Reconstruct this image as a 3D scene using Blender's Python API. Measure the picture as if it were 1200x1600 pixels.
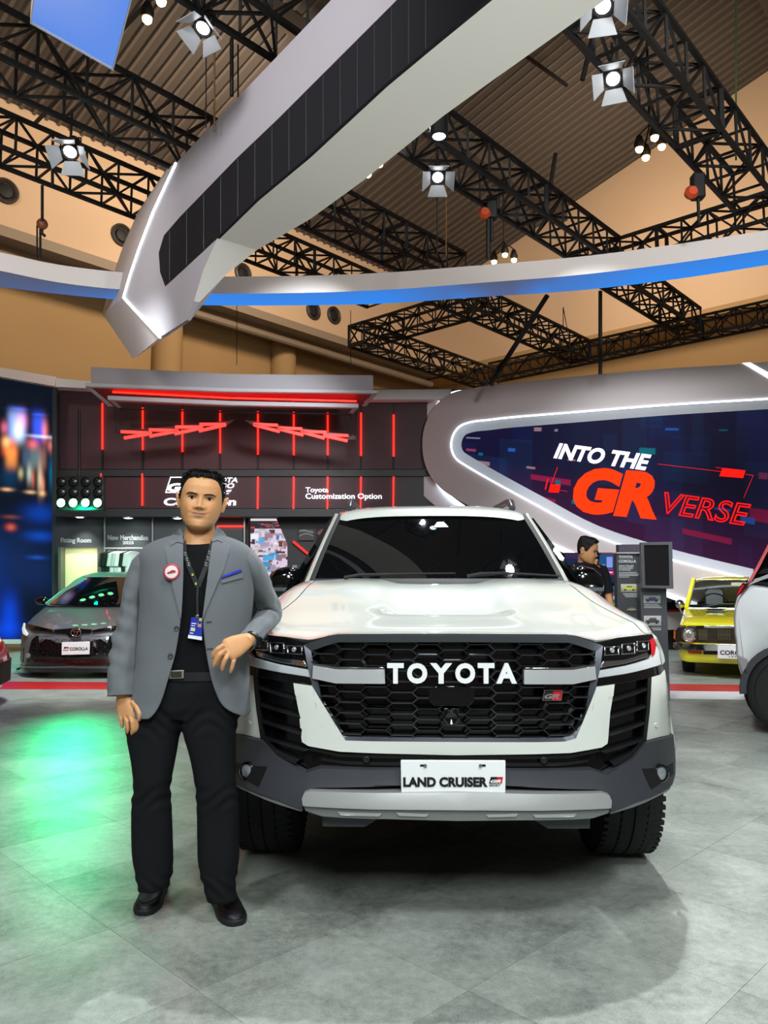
import bpy, bmesh, math, random
import numpy as np
from mathutils import Vector, Matrix, noise

random.seed(7)
for o in list(bpy.data.objects):
    bpy.data.objects.remove(o)
SC = bpy.context.scene
COL = SC.collection
PI = math.pi
R = math.radians

# ------------------------------------------------------------------ camera
FPX = 1200.0
CAMZ = 1.3
PITCH = math.atan(107 / 1200)
cam_d = bpy.data.cameras.new('camera')
cam = bpy.data.objects.new('camera', cam_d)
COL.objects.link(cam)
cam.location = (0, 0, CAMZ)
cam.rotation_euler = (PI / 2 + PITCH, 0, 0)
cam_d.sensor_fit = 'VERTICAL'
cam_d.sensor_height = 36
cam_d.lens = 36 * FPX / 1600
cam_d.clip_end = 200
SC.camera = cam

# ------------------------------------------------------------------ world, exposure
SC.view_settings.view_transform = 'Standard'
SC.view_settings.look = 'None'
SC.view_settings.exposure = 0.0
SC.view_settings.gamma = 1.0
SC.view_settings.use_curve_mapping = False
w = bpy.data.worlds.new('hall_air')
SC.world = w
w.use_nodes = True
w.node_tree.nodes['Background'].inputs[0].default_value = (1.0, 0.93, 0.84, 1)
w.node_tree.nodes['Background'].inputs[1].default_value = 0.10


def lamp(kind, name, loc, target, power, color, size=0.3, angle=60, blend=0.5, sy=None):
    d = bpy.data.lights.new(name, kind)
    d.energy = power
    d.color = color
    if kind == 'SPOT':
        d.spot_size = R(angle)
        d.spot_blend = blend
        d.shadow_soft_size = size
    elif kind == 'AREA':
        d.size = size
        if sy:
            d.shape = 'RECTANGLE'
            d.size_y = sy
    else:
        d.shadow_soft_size = size
    o = bpy.data.objects.new(name, d)
    COL.objects.link(o)
    o.location = loc
    o.rotation_euler = (Vector(target) - Vector(loc)).to_track_quat('-Z', 'Y').to_euler()
    return o


COOL = (0.92, 0.98, 1.0)
WARM = (1.0, 0.82, 0.63)
# lamps on the trusses over and behind the camera (all above 6 m), shuttered so that they miss the suspended beam
lamp('SPOT', 'unseen_wash', (-2.5, -1.5, 6.6), (-0.7, 3.1, 0.7), 780, COOL, 0.45, 64, 0.6)
lamp('SPOT', 'unseen_wash', (2.8, -1.2, 6.6), (0.9, 3.5, 0.5), 780, COOL, 0.45, 64, 0.6)
lamp('SPOT', 'unseen_wash', (0.6, 0.8, 6.9), (0.3, 3.6, 0.3), 430, COOL, 0.5, 76, 0.6)
# lamps behind the car that throw its shadow towards the camera
lamp('SPOT', 'truss_spot', (1.9, 5.9, 6.6), (0.5, 3.0, 0.4), 1250, COOL, 0.06, 66, 0.35)
lamp('SPOT', 'truss_spot', (0.4, 8.6, 6.7), (0.5, 3.8, 0.4), 700, COOL, 0.06, 60, 0.4)
# unseen washes added over the parked cars and the back walls
lamp('SPOT', 'unseen_wash', (-3.0, 7.4, 4.9), (-4.2, 11.0, 0.6), 1300, COOL, 0.4, 70, 0.6)
lamp('SPOT', 'unseen_wash', (3.0, 6.8, 4.9), (4.8, 10.8, 0.4), 950, COOL, 0.4, 54, 0.6)
lamp('SPOT', 'unseen_wash', (2.0, 8.2, 5.0), (4.8, 14.0, 2.2), 1100, COOL, 0.4, 50, 0.6)
lamp('SPOT', 'unseen_wash', (-0.4, 8.6, 5.0), (-3.0, 14.5, 2.8), 1000, COOL, 0.4, 50, 0.6)
lamp('SPOT', 'unseen_wash', (0.8, 5.0, 6.3), (1.6, 8.0, 0.0), 800, COOL, 0.4, 80, 0.6)
lamp('AREA', 'added_front_fill', (0.5, -4.5, 6.0), (0.0, 9.0, 4.6), 480, COOL, 2.0)  # unseen fill added behind the camera for beam, ring and walls
lamp('SPOT', 'unseen_wash', (-3.6, 2.4, 6.3), (-1.1, 6.5, 5.2), 900, (1, .97, 1), 0.3, 66, 0.8)  # unseen spot added to brighten the side face of the beam
lamp('SPOT', 'unseen_wash', (3.4, 3.6, 5.6), (2.4, 10.2, 5.5), 900, (1, .98, .96), 0.3, 74, 0.8)  # unseen spot added to lift the ring on the right
lamp('SPOT', 'unseen_wash', (-3.8, 5.0, 5.0), (-4.0, 10.3, 5.4), 500, (1, .98, .96), 0.3, 60, 0.8)  # unseen spot added to lift the ring on the left
# unseen uplight added to brighten the white underside of the beam
lamp('SPOT', 'added_uplight', (2.6, 1.6, 0.25), (-0.4, 5.9, 4.9), 820, (1, .99, .95), 0.15, 58, 0.8)
# tungsten hall lamps near the roof
lamp('AREA', 'hall_flood', (-9, 8, 11.0), (-14, 13, 10), 560, WARM, 1.5)
lamp('AREA', 'hall_flood', (-1, 16, 11.0), (-6, 20, 9.8), 560, WARM, 1.5)
lamp('AREA', 'hall_flood', (6, 17, 11.0), (8, 25, 10), 560, WARM, 1.5)
lamp('AREA', 'hall_flood', (2, 10, 10.0), (1, 13, 16), 150, WARM, 2.0)


# ------------------------------------------------------------------ rays through photograph pixels
CP, SP = math.cos(PITCH), math.sin(PITCH)
C0 = Vector((0, 0, CAMZ))


def ray(px, py):
    a, b = (px - 600) / FPX, (800 - py) / FPX
    return Vector((a, CP - b * SP, SP + b * CP))


def at_y(px, py, Y):
    d = ray(px, py)
    return C0 + d * (Y / d.y)


def at_z(px, py, Z):
    d = ray(px, py)
    return C0 + d * ((Z - CAMZ) / d.z)


def at_pl(px, py, p0, n):
    d = ray(px, py)
    return C0 + d * ((Vector(p0) - C0).dot(n) / d.dot(n))


# ------------------------------------------------------------------ materials
def lin(c):
    if isinstance(c, str):
        c = c.lstrip('#')
        c = c if len(c) == 6 else ''.join(x * 2 for x in c)
        c = [int(c[i:i + 2], 16) / 255 for i in (0, 2, 4)]
        return tuple(x / 12.92 if x <= .04045 else ((x + .055) / 1.055) ** 2.4 for x in c)
    return tuple(c)


MATS = {}


def mat(name, color='#808080', rough=0.5, metal=0.0, emit=None, es=0.0, coat=0.0, spec=0.5, noise_amt=0.0, nscale=20.0,
        bump=0.0, bscale=200.0, trans=0.0, ior=1.45, sheen=0.0):
    if name in MATS:
        return MATS[name]
    m = bpy.data.materials.new(name)
    m.use_nodes = True
    nt = m.node_tree
    b = nt.nodes['Principled BSDF']
    c = lin(color)
    b.inputs['Base Color'].default_value = (*c, 1)
    b.inputs['Roughness'].default_value = rough
    b.inputs['Metallic'].default_value = metal
    b.inputs['Specular IOR Level'].default_value = spec
    b.inputs['Coat Weight'].default_value = coat
    b.inputs['Coat Roughness'].default_value = 0.03
    b.inputs['IOR'].default_value = ior
    b.inputs['Transmission Weight'].default_value = trans
    b.inputs['Sheen Weight'].default_value = sheen
    if emit:
        b.inputs['Emission Color'].default_value = (*lin(emit), 1)
        b.inputs['Emission Strength'].default_value = es
    if noise_amt or bump:
        tc = nt.nodes.new('ShaderNodeTexCoord')
    if noise_amt:
        n = nt.nodes.new('ShaderNodeTexNoise')
        n.inputs['Scale'].default_value = nscale
        n.inputs['Detail'].default_value = 6
        nt.links.new(tc.outputs['Object'], n.inputs['Vector'])
        mx = nt.nodes.new('ShaderNodeMix')
        mx.data_type = 'RGBA'
        mx.inputs['A'].default_value = (*[x * (1 - noise_amt) for x in c], 1)
        mx.inputs['B'].default_value = (*[min(1, x * (1 + noise_amt)) for x in c], 1)
        nt.links.new(n.outputs['Fac'], mx.inputs['Factor'])
        nt.links.new(mx.outputs['Result'], b.inputs['Base Color'])
    if bump:
        n2 = nt.nodes.new('ShaderNodeTexNoise')
        n2.inputs['Scale'].default_value = bscale
        n2.inputs['Detail'].default_value = 3
        nt.links.new(tc.outputs['Object'], n2.inputs['Vector'])
        bp = nt.nodes.new('ShaderNodeBump')
        bp.inputs['Strength'].default_value = bump
        bp.inputs['Distance'].default_value = 0.002
        nt.links.new(n2.outputs['Fac'], bp.inputs['Height'])
        nt.links.new(bp.outputs['Normal'], b.inputs['Normal'])
    MATS[name] = m
    return m


def vcol_mat(name, es=None, rough=0.5, spec=0.5, bump=0.0, sss=0.0):
    """colour from the mesh attribute 'Col': printed or skin colour, or a lit screen picture when es is given"""
    if name in MATS:
        return MATS[name]
    m = bpy.data.materials.new(name)
    m.use_nodes = True
    nt = m.node_tree
    b = nt.nodes['Principled BSDF']
    a = nt.nodes.new('ShaderNodeAttribute')
    a.attribute_name = 'Col'
    b.inputs['Roughness'].default_value = rough
    b.inputs['Specular IOR Level'].default_value = spec
    if es is not None:
        b.inputs['Base Color'].default_value = (.01, .01, .012, 1)
        b.inputs['Specular IOR Level'].default_value = 0.02
        b.inputs['Base Color'].default_value = (.003, .003, .004, 1)
        nt.links.new(a.outputs['Color'], b.inputs['Emission Color'])
        b.inputs['Emission Strength'].default_value = es
    else:
        nt.links.new(a.outputs['Color'], b.inputs['Base Color'])
    if sss:
        b.inputs['Subsurface Weight'].default_value = sss
        b.inputs['Subsurface Radius'].default_value = (.012, .004, .002)
        b.inputs['Subsurface Scale'].default_value = 1.0
    MATS[name] = m
    return m


# ------------------------------------------------------------------ object helpers
ROOT = {}


def tag(o, label=None, cat=None, group=None, kind=None):
    if label:
        o['label'] = label
    if cat:
        o['category'] = cat
    if group:
        o['group'] = group
    if kind:
        o['kind'] = kind
    return o


def thing(name, label, cat, loc=(0, 0, 0), group=None, rot=None):
    o = bpy.data.objects.new(name, None)
    o.empty_display_size = 0.1
    COL.objects.link(o)
    o.location = loc
    if rot is None:
        ROOT[o.name] = Vector(loc)
    else:
        o.rotation_euler = (0, 0, rot)
    tag(o, label, cat, group)
    return o


def link(name, me, m, parent=None):
    o = bpy.data.objects.new(name, me)
    COL.objects.link(o)
    if m is not None and not me.materials:
        me.materials.append(m)
    if parent is not None:
        o.parent = parent
        if parent.name in ROOT:
            o.matrix_parent_inverse = Matrix.Translation(-ROOT[parent.name])
    return o


def frame_of(d):
    d = Vector(d).normalized()
    up = Vector((0, 0, 1)) if abs(d.z) < 0.95 else Vector((0, 1, 0))
    x = d.cross(up).normalized()
    return x, x.cross(d).normalized()


class MB:
    def __init__(s):
        s.v, s.f = [], []

    def add(s, vs, fs):
        k = len(s.v)
        s.v += [tuple(p) for p in vs]
        s.f += [tuple(i + k for i in f) for f in fs]
        return s

    def box(s, c, size, rz=0.0, M=None):
        hx, hy, hz = size[0] / 2, size[1] / 2, size[2] / 2
        vs = [Vector((x, y, z)) for z in (-hz, hz) for y in (-hy, hy) for x in (-hx, hx)]
        if M is None:
            M = Matrix.Rotation(rz, 3, 'Z')
        c = Vector(c)
        return s.add([M @ p + c for p in vs], [(0, 2, 3, 1), (4, 5, 7, 6), (0, 1, 5, 4), (2, 6, 7, 3), (0, 4, 6, 2), (1, 3, 7, 5)])

    def bar(s, p, q, w, h=None):
        p, q = Vector(p), Vector(q)
        h = h or w
        x, y = frame_of(q - p)
        vs = [b + x * (i * w / 2) + y * (j * h / 2) for b in (p, q) for i, j in ((-1, -1), (1, -1), (1, 1), (-1, 1))]
        return s.add(vs, [(3, 2, 1, 0), (4, 5, 6, 7), (0, 1, 5, 4), (1, 2, 6, 5), (2, 3, 7, 6), (3, 0, 4, 7)])

    def tube(s, pts, r, n=8, cap=True, flat=None):
        pts = [Vector(p) for p in pts]
        rs = r if isinstance(r, (list, tuple)) else [r] * len(pts)
        rings = []
        x = None
        for i, p in enumerate(pts):
            d = pts[min(i + 1, len(pts) - 1)] - pts[max(i - 1, 0)]
            if d.length < 1e-9:
                d = Vector((0, 0, 1))
            d.normalize()
            if x is None:
                x, _ = frame_of(d)
            x = (x - d * x.dot(d)).normalized()
            y = d.cross(x)
            ry = rs[i] * (flat or 1)
            rings.append([p + x * (rs[i] * math.cos(2 * PI * k / n)) + y * (ry * math.sin(2 * PI * k / n)) for k in range(n)])
        return s.loft(rings, cap)

    def loft(s, rings, cap=True, closed=True):
        n = len(rings[0])
        k = len(s.v)
        for r_ in rings:
            s.v += [tuple(p) for p in r_]
        for i in range(len(rings) - 1):
            for j in range(n if closed else n - 1):
                a, b = k + i * n + j, k + i * n + (j + 1) % n
                s.f.append((a, b, b + n, a + n))
        if cap and closed:
            s.f.append(tuple(k + j for j in reversed(range(n))))
            s.f.append(tuple(k + (len(rings) - 1) * n + j for j in range(n)))
        return s

    def prism(s, poly, vec):
        vec = Vector(vec)
        a = [Vector(p) for p in poly]
        n = len(a)
        return s.add(a + [p + vec for p in a],
                     [tuple(range(n)), tuple(range(2 * n - 1, n - 1, -1))] + [(i, i + n, (i + 1) % n + n, (i + 1) % n) for i in range(n)])

    def ring(s, outer, inner, vec):
        """a flat frame: outer and inner outlines with the same number of points, given a thickness vec"""
        vec = Vector(vec)
        n = len(outer)
        vs = [Vector(p) for p in outer] + [Vector(p) for p in inner]
        vs += [p + vec for p in vs]
        fs = []
        for i in range(n):
            j = (i + 1) % n
            fs += [(i, j, j + n, i + n), (2 * n + i, 3 * n + i, 3 * n + j, 2 * n + j), (i, i + 2 * n, j + 2 * n, j), (i + n, j + n, j + 3 * n, i + 3 * n)]
        return s.add(vs, fs)

    def strip(s, A, B):
        n = len(A)
        return s.add(list(A) + list(B), [(i, i + 1, i + 1 + n, i + n) for i in range(n - 1)])

    def lathe(s, prof, o=(0, 0, 0), axis=(0, 0, 1), n=24):
        """prof: (radius, distance along axis)"""
        o, ax = Vector(o), Vector(axis).normalized()
        x, y = frame_of(ax)
        rings = [[o + ax * h + x * (max(r, 1e-5) * math.cos(2 * PI * k / n)) + y * (max(r, 1e-5) * math.sin(2 * PI * k / n)) for k in range(n)] for r, h in prof]
        return s.loft(rings, True)

    def ball(s, c, r, n=14, sc=(1, 1, 1)):
        c = Vector(c)
        m = max(6, n // 2 + 1)
        rings = []
        for i in range(m + 1):
            t = PI * (0.001 + 0.998 * i / m)
            rings.append([c + Vector((sc[0] * r * math.sin(t) * math.cos(2 * PI * k / n), sc[1] * r * math.sin(t) * math.sin(2 * PI * k / n), -sc[2] * r * math.cos(t))) for k in range(n)])
        return s.loft(rings, True)

    def mesh(s, name, smooth=None, fix=True):
        me = bpy.data.meshes.new(name)
        me.from_pydata(s.v, [], s.f)
        if fix:
            bm = bmesh.new()
            bm.from_mesh(me)
            bmesh.ops.recalc_face_normals(bm, faces=bm.faces)
            bm.to_mesh(me)
            bm.free()
        if smooth:
            me.shade_smooth()
            if smooth is not True:
                me.set_sharp_from_angle(angle=R(smooth))
        return me

    def build(s, name, m, parent=None, smooth=None, bevel=0.0, sub=0, seg=2, label=None, kind=None, fix=True):
        o = link(name, s.mesh(name, smooth, fix), m, parent)
        if bevel:
            md = o.modifiers.new('bevel', 'BEVEL')
            md.width = bevel
            md.segments = seg
            md.limit_method = 'ANGLE'
            md.angle_limit = R(35)
            if smooth is None:
                o.data.shade_smooth()
                o.data.set_sharp_from_angle(angle=R(40))
        if sub:
            md = o.modifiers.new('sub', 'SUBSURF')
            md.levels = md.render_levels = sub
        if label:
            o['label'] = label
        if kind:
            o['kind'] = kind
        return o


def copy_tree(o, parent=None):
    c = o.copy()
    COL.objects.link(c)
    if parent is not None:
        c.parent = parent
    for ch in [x for x in o.children]:
        copy_tree(ch, c)
    return c


def picture(name, quad, nx, ny, fn, m, parent=None):
    """a flat printed or lit picture: quad = bottom-left, bottom-right, top-right, top-left; fn(u, v) -> r, g, b arrays (linear)"""
    bl, br, tr, tl = [np.array(p) for p in quad]
    u, v = np.meshgrid(np.linspace(0, 1, nx + 1), np.linspace(0, 1, ny + 1))
    U, V = u[..., None], v[..., None]
    P = (bl * (1 - U) + br * U) * (1 - V) + (tl * (1 - U) + tr * U) * V
    idx = np.arange((nx + 1) * (ny + 1)).reshape(ny + 1, nx + 1)
    F = np.stack([idx[:-1, :-1], idx[:-1, 1:], idx[1:, 1:], idx[1:, :-1]], -1).reshape(-1, 4)
    me = bpy.data.meshes.new(name)
    me.from_pydata(P.reshape(-1, 3).tolist(), [], F.tolist())
    rgb = np.stack([np.broadcast_to(c, u.shape) for c in fn(u, v)], -1)
    rgba = np.concatenate([np.clip(rgb, 0, 8), np.ones(u.shape + (1,))], -1).astype(np.float32)
    a = me.color_attributes.new('Col', 'FLOAT_COLOR', 'POINT')
    a.data.foreach_set('color', rgba.reshape(-1))
    return link(name, me, m, parent)


def glyphs(s, bold=0.0, shear=0.0, space=1.0, align='LEFT', line=1.0, outline=0.0):
    """lettering as a flat mesh: list of 2-D points, faces, bounds"""
    c = bpy.data.curves.new('lettering', 'FONT')
    c.body = s
    c.size = 1.0
    c.offset = bold
    c.shear = shear
    c.space_character = space
    c.space_line = line
    c.align_x = align
    c.resolution_u = 4
    if outline:
        c.fill_mode = 'NONE'
        c.bevel_depth = outline
        c.bevel_resolution = 0
    o = bpy.data.objects.new('lettering', c)
    COL.objects.link(o)
    dg = bpy.context.evaluated_depsgraph_get()
    me = o.evaluated_get(dg).to_mesh()
    vs = [v.co.copy() for v in me.vertices]
    fs = [tuple(p.vertices) for p in me.polygons]
    o.evaluated_get(dg).to_mesh_clear()
    bpy.data.objects.remove(o)
    bpy.data.curves.remove(c)
    xs = [v.x for v in vs]
    ys = [v.y for v in vs]
    return vs, fs, (min(xs), max(xs), min(ys), max(ys))


def letter(name, s, bl, br, tl, m, parent=None, thick=0.004, fix=True, **kw):
    """lettering stretched to the parallelogram bl, br, tl (world points), standing proud of it by thick"""
    vs, fs, (x0, x1, y0, y1) = glyphs(s, **kw)
    bl, br, tl = Vector(bl), Vector(br), Vector(tl)
    X, Y = br - bl, tl - bl
    n = X.cross(Y).normalized() * thick
    P = [bl + X * ((v.x - x0) / (x1 - x0)) + Y * ((v.y - y0) / (y1 - y0)) + n + n.normalized() * v.z for v in vs]
    mb = MB()
    mb.add(P, fs)
    if thick > 0.0021 and not kw.get('outline'):
        # side walls of the letters
        cnt = {}
        for f in fs:
            for i in range(len(f)):
                a, b = f[i], f[(i + 1) % len(f)]
                cnt[(a, b)] = 1
        k = len(P)
        mb.v += [tuple(p - n * 0.98) for p in P]
        for (a, b) in cnt:
            if (b, a) not in cnt:
                mb.f.append((b, a, a + k, b + k))
    return mb.build(name, m, parent, fix=fix)


# common materials
M_white = mat('white_laminate', '#d8d6d8', 0.45)
M_lilac = mat('pale_grey_laminate', '#b9b4b8', 0.5)
M_dark = mat('dark_grey_laminate', '#26282b', 0.5)
M_black = mat('matt_black', '#0b0c0d', 0.6)
M_truss = mat('black_truss_paint', '#0c0b0b', 0.55)
M_led_w = mat('white_led', '#ffffff', 0.5, emit='#e8f4ff', es=6.0)
M_led_r = mat('red_led', '#ff2020', 0.5, emit='#ff160c', es=7.0)
M_lens_w = mat('lit_lens', '#ffffff', 0.3, emit='#f4f8ff', es=9.0)
M_tung = mat('tungsten_bulb', '#ffffff', 0.3, emit='#ffd08a', es=30.0)
M_steel = mat('brushed_steel', '#9a9a9c', 0.35, 1.0)
# ================================================================== the setting: floor
def floor_mat():
    m = bpy.data.materials.new('grey_stone_vinyl')
    m.use_nodes = True
    nt = m.node_tree
    b = nt.nodes['Principled BSDF']
    tc = nt.nodes.new('ShaderNodeTexCoord')
    geo = nt.nodes.new('ShaderNodeNewGeometry')
    oi = nt.nodes.new('ShaderNodeObjectInfo')

    def N(scale, det, rough=0.6, dist=0.0):
        n = nt.nodes.new('ShaderNodeTexNoise')
        n.inputs['Scale'].default_value = scale
        n.inputs['Detail'].default_value = det
        n.inputs['Roughness'].default_value = rough
        n.inputs['Distortion'].default_value = dist
        nt.links.new(geo.outputs['Position'], n.inputs['Vector'])
        return n
    n1, n2, n3 = N(2.6, 8, 0.7, 0.6), N(26, 6, 0.7), N(160, 3, 0.7)
    def M(op, a, bb):
        k = nt.nodes.new('ShaderNodeMath')
        k.operation = op
        for i, x in enumerate((a, bb)):
            if hasattr(x, 'links'):
                nt.links.new(x, k.inputs[i])
            else:
                k.inputs[i].default_value = x
        return k.outputs[0]
    s = M('ADD', M('MULTIPLY', n1.outputs['Fac'], 0.45), M('MULTIPLY', n2.outputs['Fac'], 0.30))
    s = M('ADD', s, M('MULTIPLY', n3.outputs['Fac'], 0.25))
    s = M('ADD', s, M('MULTIPLY', M('SUBTRACT', oi.outputs['Random'], 0.5), 0.10))
    rp = nt.nodes.new('ShaderNodeValToRGB')
    e = rp.color_ramp.elements
    e[0].position, e[0].color = 0.34, (*lin('#585e59'), 1)
    e[1].position, e[1].color = 0.66, (*lin('#b6bcb4'), 1)
    x = rp.color_ramp.elements.new(0.5)
    x.color = (*lin('#929890'), 1)
    nt.links.new(s, rp.inputs[0])
    nt.links.new(rp.outputs[0], b.inputs['Base Color'])
    rr = nt.nodes.new('ShaderNodeMapRange')
    rr.inputs['To Min'].default_value = 0.30
    rr.inputs['To Max'].default_value = 0.55
    nt.links.new(n2.outputs['Fac'], rr.inputs['Value'])
    nt.links.new(rr.outputs[0], b.inputs['Roughness'])
    b.inputs['Specular IOR Level'].default_value = 0.4
    bp = nt.nodes.new('ShaderNodeBump')
    bp.inputs['Strength'].default_value = 0.12
    bp.inputs['Distance'].default_value = 0.002
    nt.links.new(n3.outputs['Fac'], bp.inputs['Height'])
    nt.links.new(bp.outputs['Normal'], b.inputs['Normal'])
    return m


M_floor = floor_mat()
fl = MB().box((0, 12, -0.054), (60, 60, 0.1)).build('floor', M_floor)
tag(fl, 'grey stone look vinyl floor laid in diagonal square tiles', 'floor', kind='structure')
TS = 0.61
hs = TS / 2 - 0.0008
tile_me = MB().box((0, 0, -0.002), (2 * hs, 2 * hs, 0.004)).mesh('floor_tile')
c45 = math.sqrt(0.5)
org = (0.268, 2.57)
cells = []
for i in range(-14, 30):
    for j in range(-14, 30):
        a, b = (i + .5) * TS, (j + .5) * TS
        X, Y = org[0] + (a - b) * c45, org[1] + (a + b) * c45
        if 1.5 < Y < 8.9 and abs(X) < 0.5 * Y + 0.75:
            cells.append((Y, X))
for Y, X in sorted(cells)[:298]:
    o = link('floor_tile', tile_me, M_floor, fl)
    o.location = (X, Y, 0)
    o.rotation_euler = (0, 0, PI / 4)
print('tiles', len(cells))
M_redtape = mat('red_floor_band', '#c8282c', 0.4)
M_whitetape = mat('white_floor_band', '#e4e4e4', 0.4)


def floor_band(nm, y0a, y0b, xl, xr, m, lab):
    ptsT = [at_z(xl, y0a[0], 0.001), at_z((xl + xr) / 2, (y0a[0] + y0a[1]) / 2, 0.001), at_z(xr, y0a[1], 0.001)]
    ptsB = [at_z(xl, y0b[0], 0.001), at_z((xl + xr) / 2, (y0b[0] + y0b[1]) / 2, 0.001), at_z(xr, y0b[1], 0.001)]
    return tag(MB().prism(ptsT + ptsB[::-1], (0, 0, -0.005)).build(nm, m), lab, 'floor stripe')


floor_band('floor_stripe', (1064, 1068), (1076, 1077), -120, 520, M_redtape, 'red floor stripe in front of the grey hatchback')
floor_band('floor_stripe', (1067, 1073), (1078, 1083), 940, 1380, M_redtape, 'red floor stripe in front of the yellow sedan')
floor_band('floor_stripe', (1078.2, 1083.2), (1090, 1096), 940, 1380, M_whitetape, 'white floor stripe along the red one by the yellow sedan')

# ================================================================== the hall: two walls, roof
A = Vector((math.sin(R(42)), math.cos(R(42)), 0))
B = Vector((-A.y, A.x, 0))
NL = B.copy()
M_tan = mat('warm_tan_plaster', '#c9ab8c', 0.8, noise_amt=0.06, nscale=0.6)
M_tan_shade = mat('shaded_tan_plaster', '#a5855a', 0.85, noise_amt=0.08, nscale=0.5)  # darker copy of the tan, shade below the ledges put into the colour
M_roof = mat('brown_roof_sheet', '#4d453f', 0.7, noise_amt=0.08, nscale=0.8)


def LW(s, d, z):
    p = NL * d + A * s
    return Vector((p.x, p.y, z))


SC_ = 23.2
wl = MB()
wl.prism([LW(-16, 18, 9.4), LW(SC_, 18, 9.4), LW(SC_, 18, 12.5), LW(-16, 18, 12.5)], NL * 1.6)
wl = tag(wl.build('wall_left', M_tan), 'tan plaster band high on the left hall wall', 'wall', kind='structure')
w2 = MB()
w2.prism([LW(-16, 19.4, 0), LW(SC_ + 2, 19.4, 0), LW(SC_ + 2, 19.4, 9.5), LW(-16, 19.4, 9.5)], NL * 0.3)
tag(w2.build('wall_left_lower', M_tan_shade), 'shade toned lower part of the left hall wall behind the stand', 'wall', kind='structure')
# ledge under the plaster band with a service pipe
ld = MB()
ld.prism([LW(-16, 17.8, 9.15), LW(SC_, 17.8, 9.15), LW(SC_, 17.8, 9.4), LW(-16, 17.8, 9.4)], NL * 1.6)
ld.tube([LW(-16, 18.4, 8.95), LW(SC_, 18.4, 8.95)], 0.12, 10)
tag(ld.build('trim_1', mat('ledge_grey', '#8a7a68', 0.7)), 'grey ledge with a pipe below the tan wall band', 'trim', kind='structure')


def GW(t, back, z):
    p = A * (SC_ + back) + NL * (18 - t)
    return Vector((p.x, p.y, z))


wg = MB().prism([GW(-1, 0, 9.4), GW(26, 0, 9.4), GW(26, 0, 20.2), GW(0, 0, 12.5), GW(-1, 0, 12.3)], A * 1.5)
tag(wg.build('wall_back', M_tan), 'tan gable wall of the hall', 'wall', kind='structure')
wg2 = MB().prism([GW(-2, 1.3, 0), GW(26, 1.3, 0), GW(26, 1.3, 9.5), GW(-2, 1.3, 9.5)], A * 0.3)
wg2.prism([GW(-1, -0.15, 9.15), GW(26, -0.15, 9.15), GW(26, -0.15, 9.4), GW(-1, -0.15, 9.4)], A * 1.6)
tag(wg2.build('wall_back_lower', M_tan_shade), 'shade toned lower gable wall under its ledge', 'wall', kind='structure')


def roof(t, s, dz=0.0):
    p = NL * (18 - t) + A * s
    return Vector((p.x, p.y, 12.5 + .295 * t + dz))


ce = MB().prism([roof(-1, -18), roof(-1, SC_ + 1), roof(30, SC_ + 1), roof(30, -18)], (0, 0, 0.25)).build('ceiling', M_roof)
tag(ce, 'sloping brown ribbed metal roof of the hall', 'ceiling', kind='structure')
rb = MB()
s = -17.8
while s < SC_:
    rb.bar(roof(-0.8, s, -0.02), roof(29.5, s, -0.02), 0.07, 0.07)
    s += 0.30
rb.build('roof_rib', mat('roof_rib_sheet', '#5f564e', 0.6), ce, kind='stuff')
pb = MB()
for t in (5.5, 13, 21):
    pb.bar(roof(t, -18, -0.25), roof(t, SC_, -0.25), 0.28, 0.4)
pb.build('purlin', M_roof, ce)
# roof ties: thin rods
rd = MB()
for (a, b, c, d) in ((-5, 7, 9, 8), (3, 14, 12, 10), (2, 6, 9, 17)):
    rd.tube([roof(a + 6, b, -1.2), roof(c, d, -1.2)], 0.05, 6)
rd.build('tie_rod', M_truss, ce)
cb = MB()
for px in (443, 262, 1045):
    q = at_pl(px, 540, NL * 19.2, NL)
    cb.lathe([(0.42, 0), (0.42, 9.2)], (q.x, q.y, 0), (0, 0, 1), 20)
tag(cb.build('column', M_tan_shade, smooth=40), 'round brown hall columns in front of the lower left wall', 'column', kind='structure')
# round air nozzles in the plaster band
noz = None
for i, (px, py) in enumerate(((8, 299), (190, 368), (379, 427), (489, 486), (521, 493))):
    q = at_pl(px, py, NL * 18, NL)
    lab = ['round black air nozzle at the left end of the tan wall', 'round black air nozzle just left of the suspended beam', 'round black air nozzle above the ring behind the beam',
           'left one of two air nozzles below the ring', 'right one of two air nozzles below the ring'][i]
    t = thing('air_nozzle', lab, 'air vent', q, 'air nozzles in the hall wall')
    MB().lathe([(0.30, -0.02), (0.30, 0.06), (0.25, 0.09), (0.22, 0.06), (0.2, 0.01)], q, -NL, 24).build('rim', mat('nozzle_rim', '#3a322c', 0.5), t, smooth=40)
    MB().lathe([(0.2, 0), (0.16, 0.05), (0.06, 0.07), (0.0, 0.07)], q, -NL, 20).build('core', M_black, t, smooth=40)


# ================================================================== trusses
def truss(p, q, size, label, lean=None):
    p, q = Vector(p), Vector(q)
    L = (q - p).length
    d = (q - p) / L
    x = d.cross(Vector((0, 0, 1))).normalized() * size
    y = Vector((0, 0, size))
    t = thing('lighting_truss', label, 'truss', p, 'black lighting trusses')
    c = [Vector((0, 0, 0)), x, x + y, y]
    for k in c:
        MB().bar(p + k, q + k, 0.05).build('chord', M_truss, t)
    nb = max(2, round(L / (size * 1.0)))
    lat = MB()
    for i in range(nb + 1):
        b = p + d * (L * i / nb)
        heavy = i % 6 == 0
        for j in range(4):
            lat.bar(b + c[j], b + c[(j + 1) % 4], 0.05 if heavy else 0.026)
        if i < nb:
            b2 = p + d * (L * (i + 1) / nb)
            for j in range(4):
                m_, n_ = (c[j], c[(j + 1) % 4]) if (i + j) % 2 else (c[(j + 1) % 4], c[j])
                lat.bar(b + m_, b2 + n_, 0.026)
    lat.build('bracing', M_truss, t)
    return t


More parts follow.
